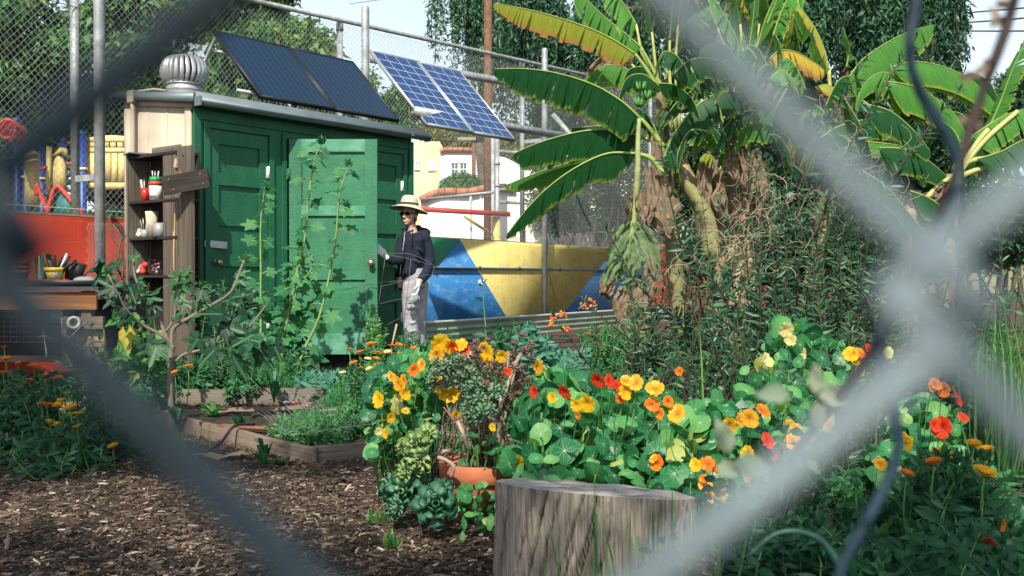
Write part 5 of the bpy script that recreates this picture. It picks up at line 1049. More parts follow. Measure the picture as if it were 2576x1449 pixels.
# right hand banana
b3 = thing('banana_plant', 'banana plant with broad glossy leaves arching right of the blurred dark stem', 'banana plant', (P(2420, 700, 10).x, 10, .19))
for i, (pts, w_, mt, sp, sd, tr) in enumerate([([(2135, 195), (2170, 150), (2230, 108), (2290, 78), (2348, 62)], .33, 'l', .25, (1, -1), .15), ([(2240, 170), (2300, 155), (2374, 168), (2440, 200), (2490, 245), (2527, 315)], .33, 'l', .3, (1, -1), .1), ([(2230, 205), (2290, 215), (2350, 245), (2400, 285), (2440, 350)], .36, 'l', .25, (1, -1), .15),
        ([(2484, 330), (2515, 260), (2545, 180), (2590, 80)], .22, 'l', .8, (1, -1), .6), ([(2060, 350), (2110, 318), (2190, 300), (2260, 315), (2317, 340)], .24, 'g', .35, (1, -1), .08), ([(2130, 355), (2220, 360), (2290, 375), (2350, 420)], .2, 'l', .3, (1, -1), .2), ([(2210, 372), (2270, 375), (2330, 400), (2392, 452)], .28, 'g', .35, (1, -1), .1),
        ([(2440, 345), (2490, 312), (2540, 285), (2620, 262)], .28, 'l', .35, (1, -1), .4), ([(2460, 400), (2520, 380), (2580, 350), (2650, 340)], .36, 'g', .4, (1, -1), .4), ([(2120, 240), (2170, 330), (2180, 420)], .34, 'g', .6, (1, -1), .1), ([(2170, 430), (2230, 470), (2290, 540), (2340, 600)], .34, 'g', .35, (1, -1), .1), ([(2290, 480), (2340, 500), (2390, 540), (2420, 600)], .26, 'g', .3, (1, -1), .1), ([(2360, 300), (2400, 330), (2420, 380), (2425, 440)], .3, 'g', .3, (1, -1), .2), ([(2170, 260), (2240, 280), (2300, 330), (2340, 380)], .3, 'g', .3, (1, -1), .2)]):
    banana_leaf(b3, PP(pts, 10.6 - .09 * i), w_, BN[mt], seed=50 + i, spread=sp, sides=sd, tear=tr, n=34, rib=.013)
for i, pts in enumerate([((2405, 440), (2450, 370), (2486, 325)), ((2405, 445), (2470, 360), (2560, 280)), ((2400, 440), (2440, 405), (2530, 395)), ((2400, 430), (2420, 380), (2445, 340)), ((2390, 460), (2450, 430), (2560, 400)), ((2330, 500), (2360, 470), (2400, 440))]):
    mb = MB(); mb.tube(catmull(PP(pts, 9.95), 8), [.032 - .001 * k for k in range(9)], 8); mb.build('petiole', M['petiole'], b3, world=True, smooth=True)
stems(b3, [[(2400, 440, 10), (2390, 520, 10), (2380, 640, 10), (2375, 900, 10)], [(2300, 480, 10.4), (2290, 600, 10.4), (2285, 890, 10.4)]], M['papery'], .07, .10, 'trunk')
def dryleaf(parent, pts, w, Y, mat, seed, name='withered_leaf'):
    """crumpled hanging leaf: a wavy sheet along pts"""
    rr = random.Random(seed); c = catmull(PP(pts, Y), 16); V = []; mb = MB(); m_ = 8
    for i, p in enumerate(c):
        t = i / 16; ww = w * (math.sin(math.pi * min(1, t * .92 + .08)) ** .6) * rr.uniform(.8, 1.15)
        for k in range(m_ + 1):
            s = k / m_ - .5; V.append(p + Vector((s * ww, -.5 * abs(s) * ww + .03 * math.sin(k * 1.9 + i * .5 + seed) + rr.uniform(-.012, .012), .02 * math.sin(k * 2.3 + seed) - abs(s) * ww * .15)))
    n = m_ + 1; mb.add(V, [(i * n + k, i * n + k + 1, (i + 1) * n + k + 1, (i + 1) * n + k) for i in range(16) for k in range(m_) if rr.random() > .04 or 2 < k < 5], [(k / m_, i / 16) for i in range(17) for k in range(n)], [rr.uniform(.1, .9) * .5 + .3 * math.sin(k + i) ** 2 for i in range(17) for k in range(n)])
    return mb.build(name, mat, parent, world=True, smooth=True)
for i, (pts, w_, Y) in enumerate([([(1645, 340), (1652, 400), (1640, 460), (1655, 520)], .14, 11.0), ([(1680, 470), (1690, 520), (1670, 590)], .2, 11.1), ([(1652, 440), (1660, 520), (1685, 600)], .2, 10.9), ([(1850, 380), (1840, 470), (1835, 560)], .18, 11.7), ([(1900, 420), (1918, 500), (1910, 600)], .18, 11.8), ([(1800, 400), (1790, 480), (1800, 560)], .15, 11.8), ([(1935, 190), (1925, 240), (1930, 300)], .16, 11.6), ([(1905, 190), (1890, 250), (1885, 320)], .14, 11.7), ([(1560, 20), (1700, 20), (1760, -20)], .1, 12.2), ([(1800, 30), (1760, 10), (1745, -20)], .1, 12), ([(2300, 520), (2340, 500), (2380, 460)], .12, 9.8), ([(2310, 540), (2325, 560), (2330, 590)], .12, 9.8), ([(1480, 190), (1520, 150), (1560, 130)], .25, 12.9)]):
    dryleaf(b2 if i > 2 and i < 10 else (b3 if i in (10, 11) else bp), pts, w_, Y, M['dry'], i)

rq = random.Random(44)
for k in range(16):
    u = rq.uniform(1640, 1960); v = rq.uniform(330, 470); L = rq.uniform(90, 200); dryleaf(bp if u < 1780 else b2, [(u, v), (u + rq.uniform(-18, 18), v + L * .5), (u + rq.uniform(-25, 25), v + L)], rq.uniform(.09, .2), 11.3 + rq.uniform(-.2, .6), M['dry'], 200 + k)
for k in range(40):
    u0, v0 = rq.uniform(1650, 2080), rq.uniform(170, 420); sg = rq.choice((-1, 1)); w_ = rq.uniform(50, 130); h_ = rq.uniform(-70, 60)
    banana_leaf(bp if u0 < 1760 else b2, PP([(u0, v0), (u0 + sg * w_ * .4, v0 + h_ * .6 - 25), (u0 + sg * w_ * .8, v0 + h_ - 10), (u0 + sg * w_, v0 + h_ + 45)], 11.4 + rq.uniform(-.5, .9)), rq.uniform(.16, .28), BN[rq.choice('gglgly')], seed=300 + k, spread=rq.uniform(.1, .6), tear=.7, n=26, rib=.011)
for k in range(14):
    u0, v0 = rq.uniform(1690, 2090), rq.uniform(130, 240); dx = rq.uniform(-70, 70); banana_leaf(b2, PP([(u0, v0), (u0 + dx * .3, v0 - 90), (u0 + dx * .8, v0 - 190), (u0 + dx * 1.6, v0 - 270)], 12.3 + rq.uniform(-.4, .9)), rq.uniform(.18, .30), BN[rq.choice('lllygl')], seed=400 + k, spread=rq.uniform(.4, .85), tear=.75, n=30, rib=.013, petiole=PP([((u0 + 1850) / 2, v0 + 130), ((u0 * 3 + 1850) / 4, v0 + 60), (u0, v0)], 12.2))
for k in range(16):
    u0, v0 = rq.uniform(2060, 2480), rq.uniform(180, 420); sg = rq.choice((-1, 1)); banana_leaf(b3, PP([(u0, v0), (u0 + sg * 40, v0 - 20), (u0 + sg * 85, v0 + 5), (u0 + sg * 110, v0 + 60)], 10.6 + rq.uniform(-.2, .8)), rq.uniform(.2, .3), BN[rq.choice('gl')], seed=330 + k, spread=.3, tear=.4, n=26, rib=.011)
# wilted sunflower stalk
Ys = 9.2; sf = thing('wilted_sunflower', 'tall dying sunflower stalk with drooping pale leaves beside the mural', 'sunflower', P(1578, 890, Ys))
mb = MB(); mb.tube(catmull(PP([(1574, 925), (1578, 800), (1590, 600), (1603, 450), (1605, 350), (1608, 298)], Ys), 20), [.042 - .0012 * k for k in range(21)], 10); mb.build('stalk', surf('pale_green_stalk', (.36, .42, .16), .6, .2, 9, 0, .4, 40), sf, world=True, smooth=True)
M['wilt'] = leafm('wilted_sunflower_leaf', [(0, (.10, .18, .07)), (.5, (.26, .33, .14)), (1, (.45, .42, .24))], .7, .35, bs=30)
for i, (pts, w_, mt) in enumerate([([(1590, 555), (1566, 600), (1550, 660), (1562, 705)], .21, 'wilt'), ([(1600, 560), (1625, 600), (1640, 650), (1650, 700)], .2, 'wilt'), ([(1560, 640), (1535, 690), (1530, 760)], .14, 'wilt'), ([(1588, 600), (1590, 650), (1580, 700)], .18, 'wilt'), ([(1605, 690), (1600, 730), (1590, 780), (1602, 820)], .22, 'dry'), ([(1630, 640), (1640, 700), (1620, 780)], .17, 'dry'), ([(1570, 720), (1560, 770), (1575, 830)], .16, 'dry'), ([(1630, 420), (1640, 500), (1630, 560)], .13, 'dry'), ([(1610, 480), (1625, 540), (1670, 590)], .16, 'dry'), ([(1600, 760), (1615, 830), (1608, 890)], .12, 'dry'), ([(1590, 480), (1580, 520), (1570, 560)], .05, 'dry'), ([(1545, 700), (1520, 740), (1512, 700)], .09, 'dry')]):
    dryleaf(sf, pts, w_, Ys - .03 * (i % 4), M[mt], 70 + i, 'drooping_leaf')

# ================================================================ general herb builder
def herb(name, label, cat, stemlists, Y, leafmat, stemmat, leaf, lsize, spacing, asp=.4, srad=.006, group=None, jit=.25, up=.3, start=.1, base=None, rr_=0, petiole=0, flowers=None, whorl=2, world=False, rrange=(0, 1), curl=0):
    """stemlists: list of stem polylines, (u, v[, Y]) unless world points"""
    pts0 = [[Vector(p) for p in s] if world else PP(s, Y) for s in stemlists]
    b = base or min((s[0] for s in pts0), key=lambda q: q.z); t = thing(name, label, cat, b, 0, group); sm = MB(); lm = MB(); P_, A_, N_, S_ = [], [], [], []
    for s in pts0:
        L = sum((s[i + 1] - s[i]).length for i in range(len(s) - 1)); n = max(6, int(L / .06)); c = catmull(s, n)
        sm.tube(c, [srad * (1.15 - .75 * i / n) for i in range(n + 1)], 5)
        m_ = int(L / spacing); 
        for k in range(m_):
            f = start + (1 - start) * (k + random.random() * .6) / max(m_, 1); i = min(int(f * n), n - 1); p = c[i].lerp(c[i + 1], f * n - i) if f < 1 else c[-1]; tg = (c[i + 1] - c[i]).normalized()
            if name == 'milkweed_shrub' and f > .55 and random.random() < .4: continue
            for w_ in range(whorl):
                a = k * 2.4 + w_ * 2 * math.pi / whorl + random.uniform(-jit, jit) * 2; o = tg.orthogonal().normalized(); o = Matrix.Rotation(a, 3, tg) @ o
                ax = (o + tg * (up + random.uniform(-jit, jit)) + Vector((0, 0, -curl))).normalized(); q = p
                if petiole: pe = p + ax * petiole * random.uniform(.6, 1.2); sm.tube([p, p.lerp(pe, .5) + Vector((0, 0, .01)), pe], srad * .35, 4); q = pe; ax = (ax + Vector((0, 0, -.45))).normalized()
                P_.append(q); A_.append(ax); N_.append(Vector((-.1, -.75, .6)) + Vector(rdir(1)[0]) * .5); S_.append(lsize * (1.15 - .55 * f) * random.uniform(.65, 1.2))
        if random.random() < 2: 
            for w_ in range(5): P_.append(c[-1]); A_.append((Vector(rdir(1)[0]) * .7 + Vector((0, 0, 1))).normalized()); N_.append(Vector(rdir(1)[0])); S_.append(lsize * .5)
    sm.build('stem', stemmat, t, world=True, smooth=True); n = len(P_); tl = leaf if isinstance(leaf, list) else [leaf]
    idx = rng.integers(0, len(tl), n); P_ = np.array(P_); A_ = np.array(A_); N_ = np.array(N_); S_ = np.array(S_); R_ = rng.uniform(rrange[0], rrange[1], n)
    for k, tm in enumerate(tl): q = idx == k; scatter(lm, P_[q], A_[q], N_[q], S_[q], S_[q] * asp, tm, R_[q])
    lm.build('foliage', leafmat, t, world=True)
    if flowers: flowers(t, [s[-1] for s in pts0])
    return t
M['mwleaf'] = leafm('milkweed_leaf', [(0, (.010, .035, .020)), (.5, (.035, .115, .045)), (.85, (.09, .21, .07)), (.95, (.11, .18, .07)), (1, (.22, .13, .06))], .42, .25, .4, 'mid')
M['mwstem'] = surf('brown_stem', (.06, .042, .028), .7, .2, 15); M['gstem'] = surf('green_stem', (.13, .28, .07), .6, .2, 12)
M['hleaf'] = leafm('hollyhock_leaf', [(0, (.02, .10, .045)), (.6, (.05, .20, .07)), (1, (.11, .30, .09))], .55, .35, .3, 'mid'); M['figleaf'] = leafm('fig_leaf', [(0, (.012, .045, .024)), (.6, (.025, .085, .036)), (.9, (.07, .19, .055)), (1, (.22, .24, .07))], .5, .3, .35, 'mid')
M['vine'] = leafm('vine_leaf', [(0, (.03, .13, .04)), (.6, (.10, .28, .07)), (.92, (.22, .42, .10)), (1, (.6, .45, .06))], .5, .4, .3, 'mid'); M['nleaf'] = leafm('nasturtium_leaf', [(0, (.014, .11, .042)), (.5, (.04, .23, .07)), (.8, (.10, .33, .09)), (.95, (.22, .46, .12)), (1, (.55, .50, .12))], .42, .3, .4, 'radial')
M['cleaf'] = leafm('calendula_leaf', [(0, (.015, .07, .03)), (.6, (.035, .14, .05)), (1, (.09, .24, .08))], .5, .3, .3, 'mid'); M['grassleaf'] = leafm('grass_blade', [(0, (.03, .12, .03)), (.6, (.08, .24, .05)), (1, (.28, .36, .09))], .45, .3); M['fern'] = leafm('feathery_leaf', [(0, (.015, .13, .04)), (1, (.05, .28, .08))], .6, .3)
M['weed'] = leafm('small_weed_leaf', [(0, (.012, .06, .025)), (.5, (.03, .15, .05)), (.9, (.08, .26, .07)), (1, (.16, .33, .08))], .5, .3, .3); M['blueleaf'] = leafm('blue_green_leaf', [(0, (.04, .16, .10)), (1, (.14, .32, .20))], .6, .3, .3, 'mid')

# ---- hollyhocks in front of the shed
def hol(label, pts, w_, sp=.065):
    herb('hollyhock', label, 'hollyhock', [pts], 8.2, M['hleaf'], surf('pale_stalk', (.24, .38, .12), .6, .2, 9), MALLOW, .125, sp, .95, .013, 'hollyhocks growing in front of the shed doors', up=.15, start=.12, petiole=.09, whorl=1, jit=.5, rrange=(.1, 1))
hol('hollyhock stalk against the left shed door', [(656, 968), (656, 830), (656, 686), (656, 562), (666, 471)], 1)
hol('tallest hollyhock stalk, its tip above the open door', [(705, 965), (712, 863), (730, 770), (765, 611), (776, 500), (790, 410), (809, 356)], 1)
hol('hollyhock stalk leaning right across the faded door', [(735, 960), (765, 880), (800, 805), (823, 719), (844, 603), (854, 492), (877, 415)], 1)
hol('shorter leafy hollyhock between the two tall stalks', [(690, 965), (705, 900), (725, 790), (745, 690), (752, 612)], 1, .04)
hol('low bushy hollyhock at the hinge side of the open door', [(640, 965), (690, 880), (735, 760), (790, 665)], 1, .05)
for i, (u, v) in enumerate(((720, 800), (800, 830), (880, 775), (740, 770), (775, 845))):
    pass
# ---- fig tree
Yf = 6.5; fg = thing('fig_tree', 'small bare branched fig tree growing out of the near bed corner', 'fig tree', P(437, 1100, Yf))
mfb = surf('smooth_fig_bark', (.22, .19, .155), .75, .2, 9, 0, .4, 30, col2=(.17, .14, .11)); mb = MB()
mb.tube(catmull(PP([(440, 1130), (434, 1060), (428, 980), (430, 900), (432, 868)], Yf), 14), [.025, .024, .023, .022, .0225, .021, .020, .021, .020, .019, .020, .019, .020, .022, .024], 10); mb.build('trunk', mfb, fg, world=True, smooth=True)
BR_ = [([(430, 875, 6.5), (408, 844, 6.45), (360, 818, 6.4), (321, 783, 6.3), (299, 744, 6.25), (272, 690, 6.2)], .016), ([(430, 875), (412, 831), (391, 787), (356, 740), (339, 692), (336, 652)], .017), ([(432, 885), (434, 831, 6.5), (460, 809), (521, 774), (577, 740, 6.4), (599, 696, 6.4), (614, 655, 6.4)], .021), ([(417, 835), (438, 800), (443, 740), (447, 700)], .012), ([(445, 822), (464, 761), (467, 690)], .011), ([(438, 913), (464, 891), (503, 881), (564, 857, 6.7), (625, 822, 6.8), (668, 770, 6.9)], .014), ([(490, 795), (500, 760), (512, 720)], .009), ([(400, 815), (385, 775), (360, 740)], .008), ([(540, 868, 6.6), (580, 800, 6.6), (610, 760, 6.6)], .009)]
P_, A_, S_ = [], [], []
for pts, r_ in BR_:
    c = catmull(PP(pts, 6.5), 16); mb = MB(); mb.tube(c, [r_ * .72 * (1 - .5 * k / 16) * (1.12 if k % 3 == 0 else 1) for k in range(17)], 8); mb.build('branch', mfb, fg, world=True, smooth=True)
    for k in range(4): P_.append(c[-1]); A_.append(Vector((random.uniform(-1, 1), random.uniform(-.5, .3), random.uniform(.0, 1.2)))); S_.append(random.uniform(.035, .075))
    for k in range(4):
        i = random.randint(6, 15); P_.append(c[i]); A_.append(Vector((random.uniform(-1, 1), random.uniform(-.4, .2), random.uniform(-.8, .3)))); S_.append(random.uniform(.07, .14))
for u, v, s in ((300, 690, .16), (265, 668, .17), (230, 672, .15), (300, 655, .09), (325, 720, .13), (285, 745, .12), (560, 790, .17), (600, 850, .18), (540, 880, .16), (640, 840, .17), (590, 905, .15), (395, 870, .16), (370, 860, .13), (630, 740, .12), (655, 880, .16), (500, 850, .13), (560, 820, .15), (690, 870, .13)):
    P_.append(P(u, v, 6.35)); A_.append(Vector((random.uniform(-1, 1), random.uniform(-.6, .1), random.uniform(-.9, .1)))); S_.append(s)
n = len(P_); S_ = np.array(S_); lm = MB()
for k in range(3): q = np.arange(n) % 3 == k; scatter(lm, np.array(P_)[q], np.array(A_)[q], (rdir(n) * .5 + np.array([0, -.8, .5]))[q], S_[q], S_[q] * 1.0, FIG[k], np.where(S_[q] < .09, .88, rng.uniform(0, .75, q.sum())))
lm.build('foliage', M['figleaf'], fg, world=True)
for u, v in ((353, 832), (455, 760), (612, 745), (640, 735), (598, 770)): mb = MB(); mb.ball(P(u, v, 6.3), (.016, .016, .02), 9); mb.build('fig_fruit', surf('green_fig', (.06, .16, .05), .5), fg, world=True, smooth=True)
# ---- vine mass (heart leaves) left of the fig
def fillstems(cu, cv, ru, rv, n, Y, dY=.5, lean=.3, ground=True, seed=0, curve=.15):
    rr = random.Random(seed); out = []
    for k in range(n):
        Yk = Y + rr.uniform(-dY, dY); tu, tv = cu + rr.uniform(-1, 1) * ru, cv + rr.uniform(-1, 1) * rv; top = P(tu, tv, Yk); bu = cu + (tu - cu) * rr.uniform(.35, .8) + rr.uniform(-15, 15); b = P(bu, 900, Yk); z = G(b.x, b.y)
        b = Vector((b.x, b.y + rr.uniform(-.1, .1), z)); mid = b.lerp(top, .5) + Vector((rr.uniform(-curve, curve) * .5, rr.uniform(-curve, curve), .05)); out.append([b, mid, top])
    return out
herb('climbing_bean_vine', 'lush light green vine with heart shaped leaves left of the fig trunk', 'vine', fillstems(330, 850, 75, 80, 16, 7.0, .25, seed=1), 7, M['vine'], M['gstem'], HEART, .13, .07, .85, .006, world=True, petiole=.05, whorl=1, jit=.6, curl=.4)
mb = MB(); scatter(mb, [P(318, 835, 6.6)], [(0.1, -.2, -1)], [(0, -1, .2)], .15, .13, HEART[0], [1.0]); tag(mb.build('yellow_leaf', M['vine']), 'single yellow heart shaped leaf hanging in the vine', 'leaf')
herb('leafy_weeds', 'dark leafy weeds at the foot of the plank trolley', 'weeds', fillstems(300, 960, 90, 40, 26, 7.0, .3, seed=2), 7, M['cleaf'], M['gstem'], OVATE, .075, .03, .5, .004, world=True)
herb('rosemary_sprigs', 'thin upright sprigs growing by the left shed door', 'herb', fillstems(560, 720, 45, 70, 14, 7.9, .2, seed=3), 7, M['cleaf'], M['gstem'], LANCE, .05, .03, .18, .004, world=True)
herb('flower_stems', 'leafy stems with a red flower in front of the plank trolley', 'herb', fillstems(215, 850, 50, 60, 8, 6.6, .15, seed=4), 7, M['cleaf'], M['mwstem'], LANCE, .09, .04, .22, .005, world=True)
herb('dry_twigs', 'pale leafless dry twigs beside the wire crate', 'twigs', [[(118, 900), (112, 850), (100, 785)], [(190, 940), (160, 880), (145, 850)], [(160, 870), (190, 835), (215, 810)], [(150, 860), (115, 845), (95, 848)]], 6.6, M['dry'], surf('pale_twig', (.55, .42, .30), .8), LANCE, .01, .5, .3, .006)
# leafy greens in the rear bed
for i, (cu, cv, ru, rv, n, Y, tm, mt, sz, asp, lb) in enumerate([(480, 930, 90, 30, 50, 8.0, OVATE, 'cleaf', .07, .4, 'mass of green weeds in the rear bed behind the fig trunk'), (600, 900, 60, 40, 45, 8.0, LANCE, 'cleaf', .06, .3, 'taller weeds growing against the base of the left shed door'), (700, 925, 70, 40, 90, 8.0, LANCE, 'fern', .035, .12, 'feathery carrot tops in the rear bed below the open door'), (800, 960, 50, 18, 20, 7.9, OVATE, 'blueleaf', .10, .35, 'clump of silvery broad leaves under the open door'), (560, 965, 120, 14, 50, 7.7, OVATE, 'weed', .05, .5, 'low bright weeds along the rear bed board'), (870, 985, 50, 30, 50, 7.2, LANCE, 'fern', .04, .14, 'feathery greens at the right end of the rear bed'), (740, 900, 25, 30, 14, 8.3, OVATE, 'cleaf', .07, .4, 'small weeds by the hollyhock stems')]):
    herb('leafy_greens', lb, 'plants', fillstems(cu, cv, ru, rv, n, Y, .35, seed=20 + i), Y, M[mt], M['gstem'], tm, sz, .03 if mt != 'fern' else .012, asp, .003, 'leafy plants in the rear bed', world=True, whorl=2)
# near bed: greens mat under chicken wire, seedlings
herb('leafy_greens', 'mat of low grey green seedlings under chicken wire in the near bed', 'plants', fillstems(800, 1062, 110, 22, 170, 6.35, .45, seed=40), 6.2, leafm('grey_green_leaf', [(0, (.03, .12, .045)), (1, (.12, .29, .09))], .6, .3), M['gstem'], LANCE, .05, .02, .25, .003, world=True)
herb('leafy_greens', 'weeds along the right side of the near bed', 'plants', fillstems(905, 1050, 45, 40, 60, 6.2, .3, seed=41), 6.2, M['weed'], M['gstem'], OVATE, .045, .022, .5, .003, world=True)
for i, (u, v, Y, s, lb) in enumerate([(445, 1075, 6.45, .13, 'upright spoon leaved seedling behind the fig trunk'), (540, 1055, 6.7, .13, 'young lettuce seedling near the black hose'), (600, 1075, 6.3, .09, 'small seedling in the middle of the near bed'), (385, 1035, 7.0, .08, 'grassy seedling left of the fig trunk'), (665, 1165, 5.45, .10, 'weed growing against the front of the near bed'), (700, 1160, 5.5, .08, 'second small weed against the front of the near bed'), (690, 1010, 7.2, .17, 'tall dark seedling by the pink rag'), (728, 1128, 5.9, .06, 'pale seedling at the front corner of the near bed')]):
    b = P(u, v + 25, Y); b.z = G(b.x, b.y) + (.06 if i not in (4, 5) else 0); t = thing('seedling', lb, 'seedling', b, 0, 'seedlings in and around the near bed'); mb = MB(); n = 9 + i % 3 * 5
    a = rng.random(n) * 6.28; ax = np.c_[np.cos(a), np.sin(a), .5 + rng.random(n) * 1.4]; scatter(mb, np.array([b]) + np.c_[np.zeros(n), np.zeros(n), rng.random(n) * s * (.9 if i in (4, 6) else .1)], ax, np.c_[-np.cos(a), -np.sin(a), np.ones(n) * .6], s * (.7 + .5 * rng.random(n)), s * .32, SPOON if i % 2 == 0 else OVATE); mb.build('leaves', M['vine' if i % 2 else 'cleaf'], t, world=True)
mb = MB(); hx = .035; m0 = P(705, 1060, 6.2)
for j in range(22):
    for i in range(22):
        x = m0.x + (i + .5 * (j % 2)) * hx * 1.73; y = m0.y - .45 + j * hx * 1.5
        if (x - m0.x) / 1.3 > 1 or rng.random() < .05: continue
        z = lambda a, b_: G(a, b_) + .14 + .03 * math.sin(a * 6) + .02 * math.sin(b_ * 8) + (.1 * max(0, 1 - (a - m0.x) / .15) if a < m0.x + .15 else 0)
        for k in (0, 1, 2):
            a0 = math.pi / 6 + k * math.pi / 3; a1 = a0 + math.pi / 3; p0 = (x + hx * math.cos(a0), y + hx * math.sin(a0)); p1 = (x + hx * math.cos(a1), y + hx * math.sin(a1)); mb.tube([(*p0, z(*p0)), (*p1, z(*p1))], .0011, 3, cap=False)
tag(mb.build('bed_netting', M['wire']), 'loose hexagonal chicken wire laid over the near bed seedlings', 'wire mesh')

# ================================================================ flowers
def petal(mb, c, ax, side, nrm, L, W, cup, mi=0, seed=0, k=5, ruffle=.12):
    rr = random.Random(seed); V = []; U = []
    for i in range(k + 1):
        t = i / k; w_ = W * (.16 + .84 * math.sin(min(1, t * 1.12) * math.pi * .5) ** 1.6) * (1 if t < .95 else .86)
        for j in range(5):
            s = j / 2 - 1; V.append(c + ax * (L * (t - .10 * s * s * t)) + side * (s * w_ * .5) + nrm * (cup * L * (t * (1 - t) * 1.6 + .10 * t) + ruffle * L * t * t * math.sin(s * 5 + seed) * .5)); U.append((t, .5 + s * .5))
    mb.add(V, [(i * 5 + j, i * 5 + j + 1, (i + 1) * 5 + j + 1, (i + 1) * 5 + j) for i in range(k) for j in range(4)], U, rr.random(), mi)
NF = {'y': leafm('yellow_petal', [(0, (.80, .42, .01)), (1, (.92, .62, .03))], .6, .35, .2, 'petal', tcol=(.55, .22, .01)), 'yr': leafm('yellow_red_petal', [(0, (.85, .36, .02)), (1, (.92, .58, .06))], .6, .35, .2, 'petal', tcol=(.45, .02, .01)), 'o': leafm('orange_petal', [(0, (.80, .17, .01)), (1, (.88, .30, .03))], .6, .3, .2, 'petal', tcol=(.16, .01, .01)), 'r': leafm('scarlet_petal', [(0, (.62, .03, .01)), (1, (.78, .09, .02))], .6, .3, .2, 'petal', tcol=(.20, .01, .01)), 'p': leafm('cream_petal', [(0, (.75, .65, .28)), (1, (.85, .76, .40))], .6, .35, .2, 'petal', tcol=(.55, .4, .08))}
protoF = {}
def nasturt_mesh(key, var):
    mb = MB(); z = Vector((0, 0, 1))
    for k in range(5):
        a = math.pi / 2 + k * 2 * math.pi / 5 + .12 * math.sin(k * 3 + var); ax = Vector((math.cos(a), math.sin(a), .25 + .1 * math.sin(var * 3 + k))).normalized(); sd = z.cross(ax).normalized(); petal(mb, Vector((0, 0, 0)), ax, sd, ax.cross(sd) * 1, .58 * (1 + .1 * math.sin(k * 2.3 + var)), .60, .18, seed=k + var * 7, ruffle=.24)
    mb.tube([(0, 0, .02), (0, -.08, -.3), (0, -.2, -.62)], [.10, .06, .015], 7, r=.2); return mb
def flower(parent, p, size, key, face, var=None, name='flower'):
    """instance of a nasturtium flower, facing direction face"""
    var = random.randint(0, 2) if var is None else var; kk = (key, var)
    if kk not in protoF:
        o = nasturt_mesh(key, var).build(name, NF[key], parent, smooth=True); protoF[kk] = o
    else: o = protoF[kk].copy(); COL.objects.link(o); o.parent = parent
    o.name = name; o.location = Vector(p) - parent.location; o.rotation_euler = (Vector(face).to_track_quat('Z', 'Y') @ Matrix.Rotation(random.uniform(-.4, .4), 3, 'Z').to_quaternion()).to_euler(); o.scale = (size,) * 3; return o
# built at scale 1 = one unit across: fix origin based build (parent None-safe)
def ray_mesh(n=18):
    mb = MB()
    for row, (L, zz, nn) in enumerate(((.5, .06, n), (.38, .10, n - 4))):
        a = np.arange(nn) * 2 * math.pi / nn + row * .2; scatter(mb, np.zeros((nn, 3)) + np.array([0, 0, zz * .3]), np.c_[np.cos(a), np.sin(a), np.full(nn, .28 + row * .25)], np.c_[-np.cos(a) * .3, -np.sin(a) * .3, np.ones(nn)], L, .13, tmpl_strip([.3, .5, .5, .35], [0, .4, .85, 1], fold=.2, bend=.1), rng.random(nn))
    mb.ball((0, 0, .05), (.12, .12, .07), 10, r=-5); mb.tube([(0, 0, .02), (0, 0, -.14)], [.13, .03], 8, mi=1); return mb
CAL = {'o': leafm('calendula_orange', [(0, (.72, .16, .01)), (1, (.85, .30, .03))], .6, .25, .2), 'y': leafm('calendula_yellow', [(0, (.75, .36, .01)), (1, (.85, .50, .03))], .6, .25, .2), 'p': leafm('calendula_cream', [(0, (.75, .62, .2)), (1, (.85, .75, .35))], .6, .25, .2)}
protoC = {}
def calflower(parent, p, size, key, face):
    if key not in protoC: o = ray_mesh().build('flower', [CAL[key], M['gstem']], parent, smooth=False); protoC[key] = o
    else: o = protoC[key].copy(); COL.objects.link(o); o.parent = parent
    o.name = 'flower'; o.location = Vector(p) - parent.location; o.rotation_euler = Vector(face).to_track_quat('Z', 'Y').to_euler(); o.scale = (size,) * 3; return o
